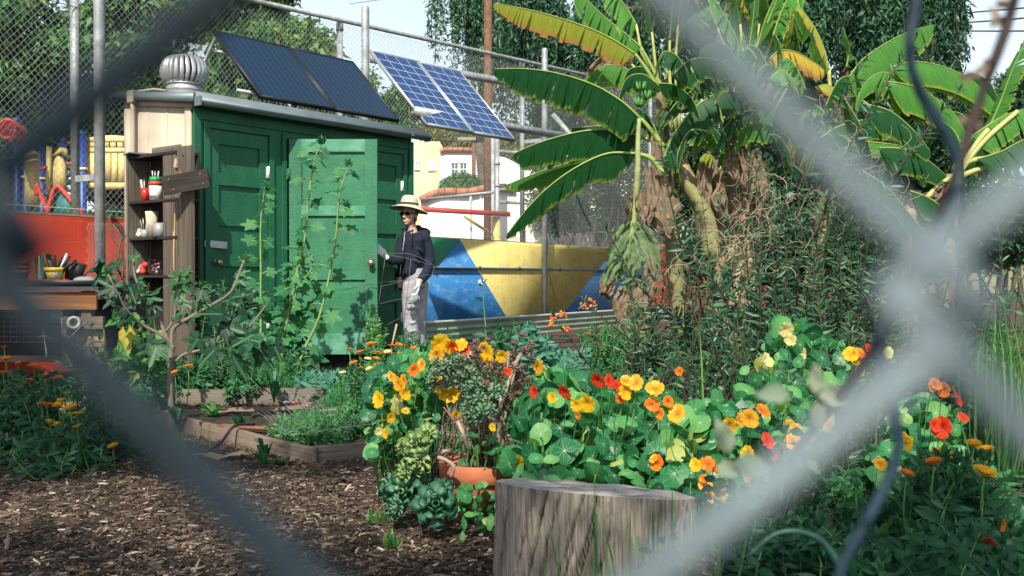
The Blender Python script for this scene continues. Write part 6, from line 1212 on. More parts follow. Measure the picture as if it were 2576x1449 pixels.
def nast_patch(label, regions, Y, fl, n, seed, dsz=.075, zmin=0, group='nasturtium plants', rr=(0, 1)):
    """regions: list of (cu, cv, ru, rv, Y); fl: (u, v, px, key)"""
    c0 = P(regions[0][0], 1000, Y); base = Vector((c0.x, Y, G(c0.x, Y))); t = thing('nasturtium_plant', label, 'nasturtium', base, 0, group); r_ = random.Random(seed); g_ = np.random.default_rng(seed); lm = MB(); sm = MB(); pts = []
    tot = sum(q[2] * q[3] for q in regions)
    for cu, cv, ru, rv, Yr in regions:
        m_ = int(n * ru * rv / tot)
        for k in range(m_ * 5):
            a = r_.uniform(0, 6.28); q = math.sqrt(r_.random()); u, v = cu + ru * q * math.cos(a), cv + rv * q * math.sin(a); lay = r_.random()
            p = P(u, v + (30 if lay < .3 else 0), Yr + .10 + lay * .45 - .12 * (v - cv) / rv); s = dsz * r_.uniform(.45, 1.2)
            if p.z < G(p.x, p.y) + .03: continue
            if any((p - o).length < (s + so) * .27 for o, so in pts[-160:]): continue
            pts.append((p, s))
            if len(pts) > n * 4: break
    sel = pts; N = len(sel); pos = np.array([tuple(p) for p, s in sel]); sz = np.array([s for p, s in sel]); nr = g_.normal(size=(N, 3)) * .55 + np.array([-.12, -.62, .72]); ax = g_.normal(size=(N, 3)); rv_ = g_.uniform(rr[0], rr[1], N)
    for k in range(4): q = np.arange(N) % 4 == k; scatter(lm, pos[q], ax[q], nr[q], sz[q], sz[q], DISC[k], rv_[q])
    for p, s in sel:
        if r_.random() < .8: b = Vector((p.x + (base.x - p.x) * .3 + r_.uniform(-.05, .05), p.y + .08, max(G(p.x, p.y), p.z - .3))); sm.tube([b, b.lerp(p, .6) + Vector((0, .04, 0)), p], .0022, 4)
    for u, v, px, key in fl:
        p = P(u, v, Yr_at(u, regions) - .06); size = px / F * p.y * 1.0; f = Vector((r_.uniform(-1.3, 1.3), -1, r_.uniform(-.5, 1.0))); flower(t, p, size, key, f)
        b = p + Vector((r_.uniform(-.03, .03), .1, -.22)); sm.tube(catmull([b, b.lerp(p, .6) + Vector((r_.uniform(-.03, .03), .03, -.02)), p + Vector((0, .02, 0))], 6), .0015, 4)
        if r_.random() < .5: q = p + Vector((r_.uniform(-.07, .07), .06, r_.uniform(-.08, .0))); lm  # buds left to the foliage
    lm.build('foliage', M['nleaf'], t, world=True, smooth=True); sm.build('stem', M['gstem'], t, world=True, smooth=True); return t
def Yr_at(u, regions): return min(regions, key=lambda q: abs(q[0] - u))[4]
nast_patch('nasturtium at the left of the terracotta pot with bright yellow flowers', [(1020, 1000, 95, 100, 4.35), (1090, 915, 80, 50, 4.45), (985, 1090, 60, 50, 4.4)], 4.5, [(1105, 862, 44, 'y'), (1128, 872, 34, 'y'), (1098, 892, 38, 'yr'), (1140, 870, 30, 'r'), (1168, 882, 32, 'r'), (1160, 870, 34, 'y'), (1225, 886, 46, 'y'), (1003, 965, 32, 'yr'), (1018, 958, 32, 'yr'), (985, 950, 26, 'yr'), (955, 1006, 38, 'y'), (1016, 990, 32, 'y'), (1107, 970, 42, 'y'), (1133, 992, 50, 'y'), (1145, 1048, 28, 'y'), (982, 1050, 24, 'y'), (972, 1090, 24, 'y'), (1040, 930, 28, 'o'), (1062, 918, 28, 'yr'), (952, 1085, 20, 'p'), (1020, 1035, 18, 'yr'), (1000, 1000, 18, 'p')], 130, 1, .085)
nast_patch('nasturtium in the middle behind the stump with large round sunlit leaves', [(1440, 1050, 150, 100, 3.95), (1385, 985, 80, 55, 4.1), (1600, 1050, 130, 90, 3.85), (1420, 1150, 150, 50, 3.72), (1650, 1150, 110, 60, 3.65)], 4.0, [(1350, 922, 36, 'yr'), (1262, 895, 30, 'y'), (1345, 985, 30, 'r'), (1422, 985, 34, 'r'), (1478, 1013, 42, 'y'), (1450, 1018, 30, 'y'), (1297, 1167, 42, 'y'), (1371, 1157, 22, 'o'), (1530, 960, 34, 'r'), (1505, 955, 36, 'r'), (1552, 972, 28, 'r'), (1570, 985, 40, 'y'), (1600, 965, 38, 'yr'), (1575, 960, 30, 'yr'), (1648, 980, 42, 'yr'), (1640, 1018, 34, 'o'), (1681, 1010, 26, 'o'), (1703, 1042, 42, 'yr'), (1662, 1042, 26, 'o'), (1455, 1045, 18, 'o'), (1390, 1000, 24, 'y'), (1655, 1166, 36, 'o'), (1645, 1155, 22, 'yr'), (1560, 1000, 26, 'o'), (1275, 935, 22, 'r')], 230, 2, .104)
nast_patch('nasturtium right of the stump with orange and scarlet flowers', [(1830, 1100, 130, 100, 3.75), (1970, 1080, 120, 100, 3.9), (1820, 1200, 90, 60, 3.5)], 3.8, [(1833, 1070, 44, 'y'), (1857, 1058, 34, 'yr'), (1886, 1052, 42, 'yr'), (1917, 1035, 36, 'o'), (1929, 1112, 40, 'r'), (1945, 1140, 40, 'r'), (1882, 1142, 38, 'y'), (1995, 1112, 40, 'yr'), (1985, 1068, 26, 'y'), (2005, 1078, 24, 'y'), (2085, 1072, 32, 'yr'), (1780, 1168, 36, 'o'), (1800, 1175, 28, 'o'), (1830, 1240, 44, 'y'), (1775, 1225, 32, 'yr'), (1790, 1250, 26, 'yr'), (1875, 1195, 32, 'yr'), (1770, 1205, 22, 'o'), (1925, 1205, 20, 'o'), (1750, 1170, 30, 'y'), (1817, 1072, 20, 'o')], 180, 3, .092)
nast_patch('nasturtium climbing into the dark thicket with pale cream flowers', [(1990, 900, 70, 110, 4.5), (1900, 980, 60, 60, 4.3), (2080, 930, 60, 80, 4.6)], 4.6, [(1975, 828, 38, 'p'), (1990, 855, 30, 'p'), (1925, 905, 32, 'p'), (1935, 912, 22, 'p'), (2020, 890, 24, 'p'), (2140, 893, 36, 'y'), (2160, 890, 30, 'o'), (2150, 905, 28, 'yr'), (2185, 880, 24, 'r'), (2165, 932, 26, 'yr'), (1710, 935, 22, 'o')], 42, 4, .10)
nast_patch('nasturtium at the right behind the blurred wires with scarlet flowers', [(2330, 1080, 90, 80, 3.9), (2250, 1150, 60, 50, 3.7)], 3.9, [(2352, 968, 30, 'o'), (2375, 980, 34, 'o'), (2400, 990, 24, 'r'), (2370, 1075, 48, 'r'), (2350, 1070, 30, 'r'), (2422, 1052, 26, 'r'), (2280, 1115, 36, 'y'), (2275, 1100, 24, 'y'), (2215, 1168, 30, 'yr'), (2410, 1010, 24, 'r'), (2235, 890, 30, 'p'), (2340, 975, 24, 'yr')], 100, 5, .085)
nast_patch('nasturtium trailing down the front of the terracotta pot', [(1185, 1200, 35, 40, 4.0), (1215, 1090, 40, 45, 4.1), (1195, 1260, 50, 35, 3.9)], 4.1, [(1240, 1075, 18, 'y')], 20, 6, .06)
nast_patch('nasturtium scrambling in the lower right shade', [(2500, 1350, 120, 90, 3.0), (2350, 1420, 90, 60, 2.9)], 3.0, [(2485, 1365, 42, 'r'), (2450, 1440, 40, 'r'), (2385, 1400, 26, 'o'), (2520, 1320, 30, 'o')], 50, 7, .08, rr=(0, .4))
# ---- calendulas
def calend(label, cu, cv, ru, rv, n, Y, fl, seed, mat='cleaf', sz=.085, sp=.035, fs=1, dY=.3):
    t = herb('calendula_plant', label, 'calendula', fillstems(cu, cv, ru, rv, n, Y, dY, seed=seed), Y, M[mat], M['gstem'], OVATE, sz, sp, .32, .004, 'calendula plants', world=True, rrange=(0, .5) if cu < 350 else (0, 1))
    sm = MB(); rr = random.Random(seed)
    for u, v, px, key in fl:
        p = P(u, v, Y - .15 + rr.uniform(-.1, .2)); calflower(t, p, px / F * p.y, key, (rr.uniform(-.3, .3), rr.uniform(-.45, .05), 1)); sm.tube([p + Vector((rr.uniform(-.04, .04), .05, -.25)), p + Vector((0, .02, -.1)), p], .0028, 4)
    sm.build('flower_stalk', M['gstem'], t, world=True, smooth=True); return t
calend('calendula bushes in the shade at the far left with orange flowers', 60, 990, 100, 50, 50, 6.0, [(15, 905, 26, 'o'), (8, 940, 26, 'o'), (85, 925, 32, 'o'), (97, 930, 30, 'o'), (112, 944, 22, 'o'), (148, 952, 24, 'o'), (135, 955, 24, 'o'), (75, 958, 20, 'o'), (118, 960, 20, 'o'), (48, 975, 18, 'o'), (45, 915, 18, 'o'), (10, 875, 20, 'o')], 51)
calend('calendula clump left of the fig trunk with golden yellow flowers', 165, 1095, 95, 40, 34, 5.5, [(105, 1018, 26, 'o'), (118, 1022, 34, 'o'), (148, 1022, 34, 'y'), (155, 1010, 26, 'y'), (178, 1030, 40, 'y'), (195, 1045, 36, 'y'), (125, 1065, 30, 'y'), (142, 1070, 24, 'y'), (285, 1125, 30, 'y'), (262, 995, 34, 'y'), (195, 1075, 26, 'y')], 52)
calend('calendula leaves in front of the plank trolley with single yellow blooms', 300, 1020, 80, 35, 40, 6.0, [(322, 1023, 28, 'y'), (330, 940, 22, 'y'), (440, 938, 20, 'o'), (473, 924, 26, 'o')], 53)
calend('orange and cream calendulas between the open door and the nasturtiums', 935, 960, 60, 55, 90, 6.6, [(905, 888, 22, 'o'), (933, 868, 26, 'o'), (950, 890, 24, 'o'), (945, 905, 22, 'o'), (985, 872, 24, 'o'), (1003, 870, 22, 'o'), (1010, 895, 28, 'o'), (1015, 903, 22, 'o'), (890, 915, 24, 'o'), (905, 928, 20, 'o'), (950, 922, 24, 'o'), (965, 928, 18, 'p'), (975, 888, 22, 'p'), (925, 905, 20, 'p'), (930, 930, 22, 'p'), (1040, 878, 20, 'o'), (1000, 910, 18, 'p'), (880, 880, 18, 'o'), (862, 940, 20, 'p')], 54, 'weed', .055, .028)
calend('small calendulas by the corrugated planter with tiny orange flowers', 1520, 850, 70, 45, 60, 9.0, [(1560, 838, 14, 'o'), (1578, 850, 12, 'o'), (1530, 872, 14, 'o'), (1500, 865, 14, 'o'), (1545, 825, 12, 'o'), (1590, 880, 14, 'y'), (1295, 848, 24, 'y'), (1240, 866, 20, 'y'), (1270, 840, 14, 'y'), (1480, 840, 12, 'o'), (1512, 822, 12, 'o')], 55, 'weed', .06, .035)
calend('calendulas in the shade at the right with dark gold flowers', 2390, 1200, 100, 50, 45, 3.2, [(2368, 1145, 56, 'y'), (2325, 1180, 56, 'y'), (2350, 1165, 44, 'o'), (2475, 1195, 66, 'y'), (2450, 1120, 40, 'y'), (2482, 1135, 44, 'y'), (2280, 1195, 40, 'o')], 56, 'cleaf', .09, .045, dY=.15)
# ---- succulents
M['aeon'] = leafm('aeonium_leaf', [(0, (.05, .16, .08)), (.6, (.12, .28, .13)), (1, (.26, .42, .15))], .45, .12, .4); M['aeonb'] = leafm('blue_grey_succulent', [(0, (.13, .20, .10)), (.7, (.26, .34, .18)), (1, (.42, .42, .22))], .5, .1, .4); M['aeonp'] = leafm('pink_brown_succulent', [(0, (.16, .10, .07)), (.5, (.30, .20, .14)), (1, (.48, .28, .20))], .5, .1, .4)
SUCC = (np.array([(0, -.12, 0), (0, .12, 0), (.4, -.28, .04), (.4, .28, .04), (.75, -.5, .12), (.75, .5, .12), (.93, -.28, .2), (.93, .28, .2), (1.03, 0, .25), (.4, 0, -.09), (.75, 0, -.02), (0, 0, -.08)], float), np.array([(0, 2, 3, 1), (2, 4, 5, 3), (4, 6, 7, 5), (0, 11, 9, 2), (11, 1, 3, 9), (2, 9, 10, 4), (9, 3, 5, 10), (4, 10, 8, 6), (10, 5, 7, 8), (6, 8, 7, 7)]), np.zeros((12, 2)))
def rosette(mb, c, face, size, n=26, base_r=.5, layers=4):
    f = Vector(face).normalized(); x = f.orthogonal().normalized(); y = f.cross(x)
    for l in range(layers):
        m_ = max(5, int(n / layers * (1.25 - .2 * l))); q = l / (layers - 1); L = size * .5 * (1 - .62 * q); tilt = .12 + 1.15 * q
        a = np.arange(m_) * 2 * math.pi / m_ + l * 1.3 + rng.normal(0, .07, m_); o = np.outer(np.cos(a), x) + np.outer(np.sin(a), y); ax = o * math.cos(tilt) + np.array(f) * math.sin(tilt); nr = -o * math.sin(tilt) + np.array(f) * math.cos(tilt)
        scatter(mb, np.tile(np.array(Vector(c) + f * (size * .08 * q)), (m_, 1)) + o * size * .04, ax, nr, L * (.9 + .2 * rng.random(m_)), L * .66, SUCC, np.clip(base_r - .25 + .5 * q + rng.normal(0, .08, m_), 0, 1))
def succ(label, lst, mat, stemc=None, group='succulent rosettes around the pot', n=24):
    t = thing('succulent_plant', label, 'succulent', P(lst[0][0], lst[0][1], lst[0][3]) - Vector((0, 0, .05)), 0, group)
    for u, v, px, Y, face in lst: mb = MB(); rosette(mb, P(u, v, Y), face, px / F * Y, n if px > 45 else 15, random.uniform(.35, .7), 4 if px > 60 else 3); mb.build('rosette', mat, t, world=True)
    if stemc: 
        mb = MB()
        for pts in stemc: mb.tube(catmull([P(*q) for q in pts], 10), [.009 + .002 * math.sin(k * 2.1) for k in range(11)], 7)
        mb.build('woody_stem', surf('succulent_stem', (.38, .30, .23), .85, .25, 14, 0, .6, 30), t, world=True, smooth=True)
    return t
fd = (-.15, -.9, .45)
succ('large dark green rosette succulents on the mulch left of the pot', [(1018, 1238, 105, 4.15, (-.3, -.9, .3)), (1095, 1275, 125, 4.0, (.1, -.85, .5)), (985, 1225, 80, 4.2, (-.7, -.6, .2)), (1060, 1228, 70, 4.2, (0, -.7, .8)), (1000, 1275, 60, 4.1, (-.6, -.7, 0)), (1110, 1232, 60, 4.1, (.2, -.7, .7))], M['aeon'], [[(1060, 1150, 4.3), (1100, 1150, 4.25), (1140, 1170, 4.2), (1135, 1200, 4.2)], [(1070, 1150, 4.3), (1040, 1190, 4.25), (1045, 1230, 4.2)], [(1060, 1155, 4.25), (1120, 1135, 4.25), (1135, 1140, 4.3)]])
succ('pale green rosette succulents hanging over the left rim of the pot', [(1048, 1120, 80, 4.15, fd), (1055, 1160, 75, 4.12, (-.3, -.9, -.1)), (1075, 1095, 60, 4.2, fd), (1020, 1190, 60, 4.15, (-.6, -.7, .2)), (1010, 1125, 45, 4.2, (-.9, -.4, .2))], leafm('pale_aeonium_leaf', [(0, (.20, .32, .09)), (1, (.44, .54, .18))], .45, .12, .4))
rr = random.Random(8)
succ('cluster of small blue grey rosettes growing from the middle of the pot', [(1215 + rr.uniform(-45, 45), 1010 + rr.uniform(-45, 50), rr.uniform(30, 46), 4.2 + rr.uniform(-.1, .2), (rr.uniform(-.4, .4), -.9, rr.uniform(.1, .6))) for _ in range(24)], leafm('teal_succulent', [(0, (.10, .21, .10)), (1, (.26, .40, .20))], .5, .1, .4), None, n=18)
succ('grey green jade like succulent crowning the pot left of the yellow bloom', [(1145 + rr.uniform(-65, 60), 930 + rr.uniform(-35, 40), rr.uniform(30, 48), 4.35 + rr.uniform(-.1, .2), (rr.uniform(-.6, .6), -.8, rr.uniform(.1, .9))) for _ in range(30)], M['aeonb'], None, n=15)
succ('pinkish brown dried succulent branches on top of the pot', [(1265 + rr.uniform(-75, 70), 935 + rr.uniform(-75, 75), rr.uniform(18, 32), 4.35 + rr.uniform(-.1, .25), (rr.uniform(-.7, .7), -.6, rr.uniform(.1, .9))) for _ in range(70)] + [(1228, 858, 26, 4.4, (0, -.5, 1)), (1313, 845, 26, 4.5, (0, -.5, 1)), (1150, 1060, 30, 4.3, fd)], M['aeonp'],
     [[(1200 + 10 * k, 1150, 4.45), (1190 + 14 * k, 1060 - 6 * k, 4.4), (1180 + 18 * k, 980, 4.45), (1200 + 16 * k, 900 - 8 * (k % 3), 4.5)] for k in range(-2, 7)] + [[(1150, 1060, 4.3), (1165, 1090, 4.25), (1180, 1140, 4.3)], [(1310, 890, 4.5), (1290, 930, 4.4), (1270, 990, 4.35), (1250, 1050, 4.4)], [(1225, 965, 4.3), (1260, 1010, 4.2), (1240, 1060, 4.2)]], n=12)
mb = MB()
for k in range(46):
    u, v = rr.uniform(1110, 1290), rr.uniform(990, 1120); p = P(u, v, 4.45 + rr.uniform(-.15, .1)); q = p + Vector((rr.uniform(-.08, .08), rr.uniform(-.05, .05), -rr.uniform(.08, .22))); mb.tube([p, p.lerp(q, .5) + Vector((rr.uniform(-.03, .03), 0, 0)), q], rr.uniform(.0015, .004), 4)
tag(mb.build('dry_roots', surf('dry_root', (.24, .15, .10), .9)), 'tangle of dry brown roots and runners over the pot', 'roots')

# ================================================================ milkweed thicket
rr = random.Random(11)
def thicket(label, cu, ct, cb, ru, n, Y, dY, seed, extra=(), leaf=LANCE, sz=.112, sp=.032, rrange=(0, 1), mat='mwleaf', asp=.22):
    r_ = random.Random(seed); S = []
    for k in range(n):
        Yk = Y + r_.uniform(-dY, dY); tu = cu + r_.gauss(0, .6) * ru; tv = ct + (cb - ct) * r_.random() ** (.65 if cb - ct > 250 else 1); top = P(tu, tv, Yk); b = P(cu + (tu - cu) * .55, 900, Yk); b = Vector((b.x + r_.uniform(-.1, .1), b.y, G(b.x, b.y))); S.append([b, b.lerp(top, .5) + Vector((r_.uniform(-.12, .12), r_.uniform(-.15, .15), .03)), top])
    for e in extra: S.append([P(*q) for q in e])
    return herb('milkweed_shrub', label, 'shrub', S, Y, M[mat], M['mwstem'], leaf, sz, sp, asp, .007, 'milkweed shrubs of the dark thicket', world=True, up=.55, jit=.4, whorl=2, rrange=rrange, start=.05)
thicket('milkweed shrub at the left edge of the thicket, leaning over the mural', 1660, 640, 900, 100, 22, 7.4, .5, 1, [[(1760, 900, 7.2), (1711, 815, 7.1), (1606, 718, 7), (1537, 596, 7), (1499, 537, 7)], [(1700, 960, 7), (1627, 888, 7), (1527, 808, 6.9), (1471, 759, 6.9)], [(1520, 965, 5.8), (1499, 940, 5.8), (1447, 870, 5.8), (1395, 800, 5.8)]])
thicket('milkweed shrub with a long brown stem crossing the banana trunk', 1790, 540, 900, 110, 24, 6.8, .5, 2, [[(1860, 850, 6.6), (1811, 728, 6.5), (1724, 628, 6.5), (1690, 520, 6.5), (1672, 430, 6.5), (1660, 330, 6.5)]])
thicket('tall milkweed shrub in the middle of the thicket', 1930, 430, 860, 120, 24, 6.6, .5, 3, [[(1900, 900, 6.3), (1915, 780, 6.3), (1905, 660, 6.3), (1890, 560, 6.3)]])
thicket('milkweed shrub under the blurred diagonal wire', 2080, 430, 860, 120, 24, 6.4, .5, 4, [[(2050, 600, 6.3), (2116, 415, 6.2), (2173, 305, 6.2), (2250, 177, 6.2), (2305, 95, 6.2)], [(2000, 500, 6.4), (2068, 329, 6.4), (2135, 224, 6.4), (2192, 119, 6.4)]])
thicket('milkweed shrub whose tips reach the glossy banana leaves', 2230, 450, 860, 120, 22, 6.4, .5, 5, [[(2160, 600, 6.1), (2259, 430, 6.1), (2340, 315, 6.1), (2412, 229, 6.1)]])
thicket('milkweed shrub behind the crossing of the blurred wires', 2400, 560, 900, 110, 24, 6.6, .5, 6)
thicket('low dense milkweed in the shaded heart of the thicket', 1850, 800, 1010, 170, 60, 5.2, .4, 7, sz=.09, rrange=(0, .8), sp=.042)
thicket('low dense milkweed behind the cream nasturtiums', 2090, 800, 1010, 150, 50, 5.3, .4, 8, sz=.09, rrange=(0, .8), sp=.042)
thicket('low milkweed at the left front of the thicket', 1680, 840, 980, 90, 34, 5.6, .35, 9, sz=.085, rrange=(0, .9), sp=.042)
thicket('broad leaved weeds at the far right behind the blurred wire', 2500, 640, 980, 100, 30, 6.0, .5, 10, leaf=OVATE, sz=.08, mat='weed', asp=.4)
thicket('sprigs of dark leaves rising in front of the banana leaves', 2000, 380, 520, 200, 26, 7.2, .4, 12, sz=.10)
# orange berry flower heads
t = thing('milkweed_flowers', 'orange milkweed flower heads on the stem tips over the mural', 'flowers', P(1400, 810, 5.8))
for i, (u, v) in enumerate(((1395, 800), (1415, 790), (1425, 830), (1480, 757), (1492, 765), (1470, 770), (1382, 815))):
    mb = MB()
    for k in range(9): mb.ball(P(u + rr.uniform(-9, 9), v + rr.uniform(-7, 7), 5.8 if u < 1450 else 6.9), .009, 6, r=rr.random())
    mb.build('flower_head', leafm('orange_red_bud', [(0, (.65, .07, .03)), (1, (.8, .35, .04))], .5, .1), t, world=True)
# dry tendrils
for lb, (cu, cv), Y, n in (('tangle of pale dry curly tendrils across the thicket', (1900, 560), 6.3, 70), ('pale dry tendrils higher up by the blurred wire', (2150, 420), 6.2, 45), ('dry tendrils beside the banana trunk', (1790, 620), 6.4, 45)):
    mb = MB()
    for k in range(n):
        p = P(cu + rr.gauss(0, 75), cv + rr.gauss(0, 55), Y + rr.uniform(-.3, .3)); a = rr.uniform(0, 6.28); L = rr.uniform(.03, .09); q = [p]
        for j in range(6): a += rr.uniform(-.2, 1.0); p = p + Vector((math.cos(a), rr.uniform(-.4, .4), math.sin(a))) * L * .4; q.append(p)
        mb.tube(q, .0016, 3, cap=False)
    tag(mb.build('dry_tendrils', surf('straw_tendril', (.50, .40, .28), .8)), lb, 'tendrils', kind='stuff')

# ================================================================ grasses and ground cover
def grass(label, pts, name='grass_clump', mat='grassleaf', cat='grass', kind=None, group=None):
    """pts: (x, y, z, height, lean) arrays"""
    mb = MB(); pts = np.array(pts); n = len(pts); a = rng.random(n) * 6.28; ax = np.c_[np.cos(a) * pts[:, 4], np.sin(a) * pts[:, 4], np.ones(n)]
    scatter(mb, pts[:, :3], ax, np.c_[np.cos(a), np.sin(a), np.full(n, .2)], pts[:, 3], .006 + .006 * rng.random(n) + pts[:, 3] * .008, GRASS); return tag(mb.build(name, M[mat]), label, cat, group, kind)
def gp(u, v, Y, n, ru, h, ln): 
    out = []
    for _ in range(n): p = P(u + rr.gauss(0, ru), v, Y + rr.gauss(0, ru / F * Y * .7)); out.append((p.x, p.y, G(p.x, p.y), h * rr.uniform(.5, 1.2), ln * rr.uniform(.3, 1.4)))
    return out
grass('tall bright grass clump at the right edge of the photo', gp(2540, 900, 5.2, 150, 45, .75, .35)); grass('long grass blades rising through the milkweed', gp(1930, 900, 5.0, 70, 120, .65, .3))
grass('arching grass blades at the foot of the stump', gp(1640, 1500, 2.65, 34, 80, .42, .75)); grass('small grass tuft on the mulch left of the pot', gp(960, 1300, 4.25, 34, 14, .07, .8)); grass('small grass tuft on the shaded mulch', gp(985, 1330, 3.9, 30, 14, .07, .9)); grass('grass blades between the calendulas and the near bed', gp(900, 1000, 6.3, 60, 50, .22, .5)); grass('long thin grass behind the nasturtium flowers', gp(1560, 980, 5.0, 40, 60, .4, .5)); grass('thin grass at the foot of the fig trunk', gp(430, 1130, 5.9, 60, 40, .12, .6))
t_ = herb('clover_stems', 'dark rounded leaf stems rising in front of the stump and the nasturtiums', 'weeds', [[(1795, 1449, 2.4), (1790, 1350, 2.4), (1800, 1240, 2.45), (1830, 1190, 2.45)], [(1960, 1300, 3.2), (1975, 1150, 3.2), (1975, 1020, 3.2), (1985, 930, 3.2)], [(1860, 1449, 2.5), (1880, 1330, 2.5), (1870, 1240, 2.5)], [(1640, 1449, 2.3), (1650, 1410, 2.3), (1665, 1370, 2.3)], [(1720, 1449, 2.3), (1730, 1400, 2.3), (1700, 1360, 2.3)]], 2.5, leafm('dark_clover_leaf', [(0, (.01, .05, .03)), (1, (.03, .12, .06))], .5, .2), M['gstem'], OVATE, .05, .03, .55, .003, petiole=.02)
# shaded foliage mass at lower right
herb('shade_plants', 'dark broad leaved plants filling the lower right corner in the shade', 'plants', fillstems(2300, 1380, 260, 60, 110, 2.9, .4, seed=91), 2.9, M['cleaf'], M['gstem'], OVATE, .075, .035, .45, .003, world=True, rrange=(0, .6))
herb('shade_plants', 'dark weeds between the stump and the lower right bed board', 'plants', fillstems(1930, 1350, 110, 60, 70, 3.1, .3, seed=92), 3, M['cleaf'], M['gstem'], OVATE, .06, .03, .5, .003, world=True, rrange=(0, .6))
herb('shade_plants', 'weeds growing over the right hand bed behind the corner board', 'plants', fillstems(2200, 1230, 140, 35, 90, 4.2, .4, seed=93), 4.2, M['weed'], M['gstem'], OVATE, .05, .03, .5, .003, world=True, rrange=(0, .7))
# mid ground between nasturtiums and planter
for i, (cu, cv, ru, rv, n, Y, tm, mt, sz, asp, lb) in enumerate([(1400, 905, 90, 30, 60, 8.2, OVATE, 'blueleaf', .09, .55, 'silvery blue green poppy foliage in front of the planter'), (1345, 850, 45, 30, 24, 7.4, OVATE, 'blueleaf', .10, .5, 'crinkled grey green leaves right of the yellow bloom'), (1040, 858, 50, 25, 30, 8.6, LANCE, 'cleaf', .08, .2, 'narrow leaved green plant at the feet of the person'), (1130, 850, 30, 30, 12, 8.6, LANCE, 'cleaf', .07, .2, 'small narrow leaved sprigs right of the grey trousers'), (1270, 850, 60, 30, 16, 8.0, OVATE, 'cleaf', .10, .6, 'broad leaved weeds in front of the corrugated planter'), (1500, 950, 120, 22, 90, 7.0, OVATE, 'weed', .045, .5, 'bright green low weeds behind the scarlet nasturtiums'), (1600, 900, 60, 25, 50, 7.6, OVATE, 'weed', .05, .5, 'pale weeds at the foot of the sunflower stalk'), (1350, 935, 120, 20, 80, 7.4, LANCE, 'fern', .04, .15, 'feathery ground plants behind the pot succulents'), (950, 800, 25, 60, 10, 8.4, HEART[0], 'vine', .05, .8, 'pea vine climbing the wire cage by the open door')]):
    herb('garden_plants', lb, 'plants', fillstems(cu, cv, ru, rv, n, Y, .35, seed=60 + i), Y, M[mt], M['gstem'], tm, sz, .035 if mt != 'fern' else .014, asp, .003, 'mixed plants in the middle beds', world=True)
herb('bolted_radish', 'tall single flowering stalk in front of the blue mural triangle', 'plant', [[(1222, 900), (1222, 830), (1216, 760), (1215, 715)]], 8.0, M['cleaf'], M['gstem'], OVATE, .10, .09, .4, .007, whorl=2, flowers=lambda t, tops: [MBf(t, p) for p in tops])if False else herb('bolted_radish', 'tall single flowering stalk in front of the blue mural triangle', 'plant', [[(1222, 900), (1222, 830), (1216, 760), (1215, 712)]], 8.0, M['cleaf'], M['gstem'], OVATE, .10, .08, .4, .007, whorl=1)
mb = MB()
for k in range(8): mb.ball(P(1212 + rr.uniform(-9, 9), 708 + rr.uniform(-4, 6), 7.98), .008, 5)
tag(mb.build('white_flowers', M['white']), 'tiny white flowers at the tip of the tall flowering stalk', 'flowers')
# ground cover of tiny weeds (nobody could count)
def cover(label, boxes, dens, sz, mat, tm=OVATE, asp=.55, hz=.05):
    mb = MB(); allp = []
    for x0, x1, y0, y1 in boxes: n = int((x1 - x0) * (y1 - y0) * dens); p = np.c_[rng.uniform(x0, x1, n), rng.uniform(y0, y1, n)]; allp.append(p)
    p = np.concatenate(allp); nz = np.sin(p[:, 0] * 3.1 + 1) * np.sin(p[:, 1] * 2.7) + .6 * np.sin(p[:, 0] * 7 + p[:, 1] * 5); p = p[nz > -.55 + rng.random(len(p)) * .5 - .25]; n = len(p); z = np.array([G(a, b_) for a, b_ in p]) + rng.random(n) * hz
    ax = rdir(n); ax[:, 2] = abs(ax[:, 2]) * .7; scatter(mb, np.c_[p, z], ax, rdir(n) * .5 + np.array([0, -.2, 1]), sz * (.5 + rng.random(n)), sz * asp, tm); return tag(mb.build('ground_cover', M[mat]), label, 'ground cover', kind='stuff')
cover('low weeds carpeting the beds behind the nasturtiums', [(-.6, 5.5, 5.2, 10.5), (-.2, 4.5, 3.9, 5.2)], 900, .045, 'weed', hz=.07)
cover('low weeds carpeting the beds in front of the shed', [(-3.6, -.6, 7.45, 9.0), (-4.2, -2.4, 5.2, 7.0)], 1100, .04, 'weed', hz=.06)
cover('low shaded weeds around the lower right boards', [(.75, 3.5, 2.3, 4.2)], 1500, .035, 'cleaf', hz=.06)
cover('sparse weed seedlings at the edge of the mulch path', [(-2.7, -1.2, 5.6, 6.6)], 260, .03, 'weed', hz=.03)
# ================================================================ person at the open door
Ypn = 10.0
def H(u, v, dy=0.0): return P(u, v, Ypn + dy)
feet = H(1045, 700); feet = Vector((feet.x, feet.y, G(feet.x, feet.y)))
def remesh(o, vox, smooth=3):
    r = o.modifiers.new('r', 'REMESH'); r.mode = 'VOXEL'; r.voxel_size = vox; r.use_smooth_shade = True
    s = o.modifiers.new('s', 'SMOOTH'); s.iterations = smooth; s.factor = .6; return o
m, nt, b, out = newmat('skin'); f = noise_(nt, texco(nt, 'Object'), 25, 4); nt.links.new(ramp(nt, [(.3, (.58, .32, .22)), (.7, (.72, .45, .34))], f), b.inputs['Base Color']); b.inputs['Roughness'].default_value = .55; b.inputs['Subsurface Weight'].default_value = .08; b.inputs['Subsurface Radius'].default_value = (.01, .004, .002); M['skin'] = m
fdir = Vector((-.42, -.9, -.05)).normalized(); fr = Vector((0, 0, 1)).cross(fdir).normalized() * -1   # fr: person's left-hand side seen at the right
fq = Matrix((fr, -fdir * -1, Vector((0, 0, 1)))).transposed() if False else None
hc = H(1029, 541)       # centre of the head
def hp(r_, f_, z_): return hc + fr * r_ + fdir * f_ + Vector((0, 0, z_))
rotH = Matrix((fr, fdir, fr.cross(fdir))).transposed()
mb = MB()
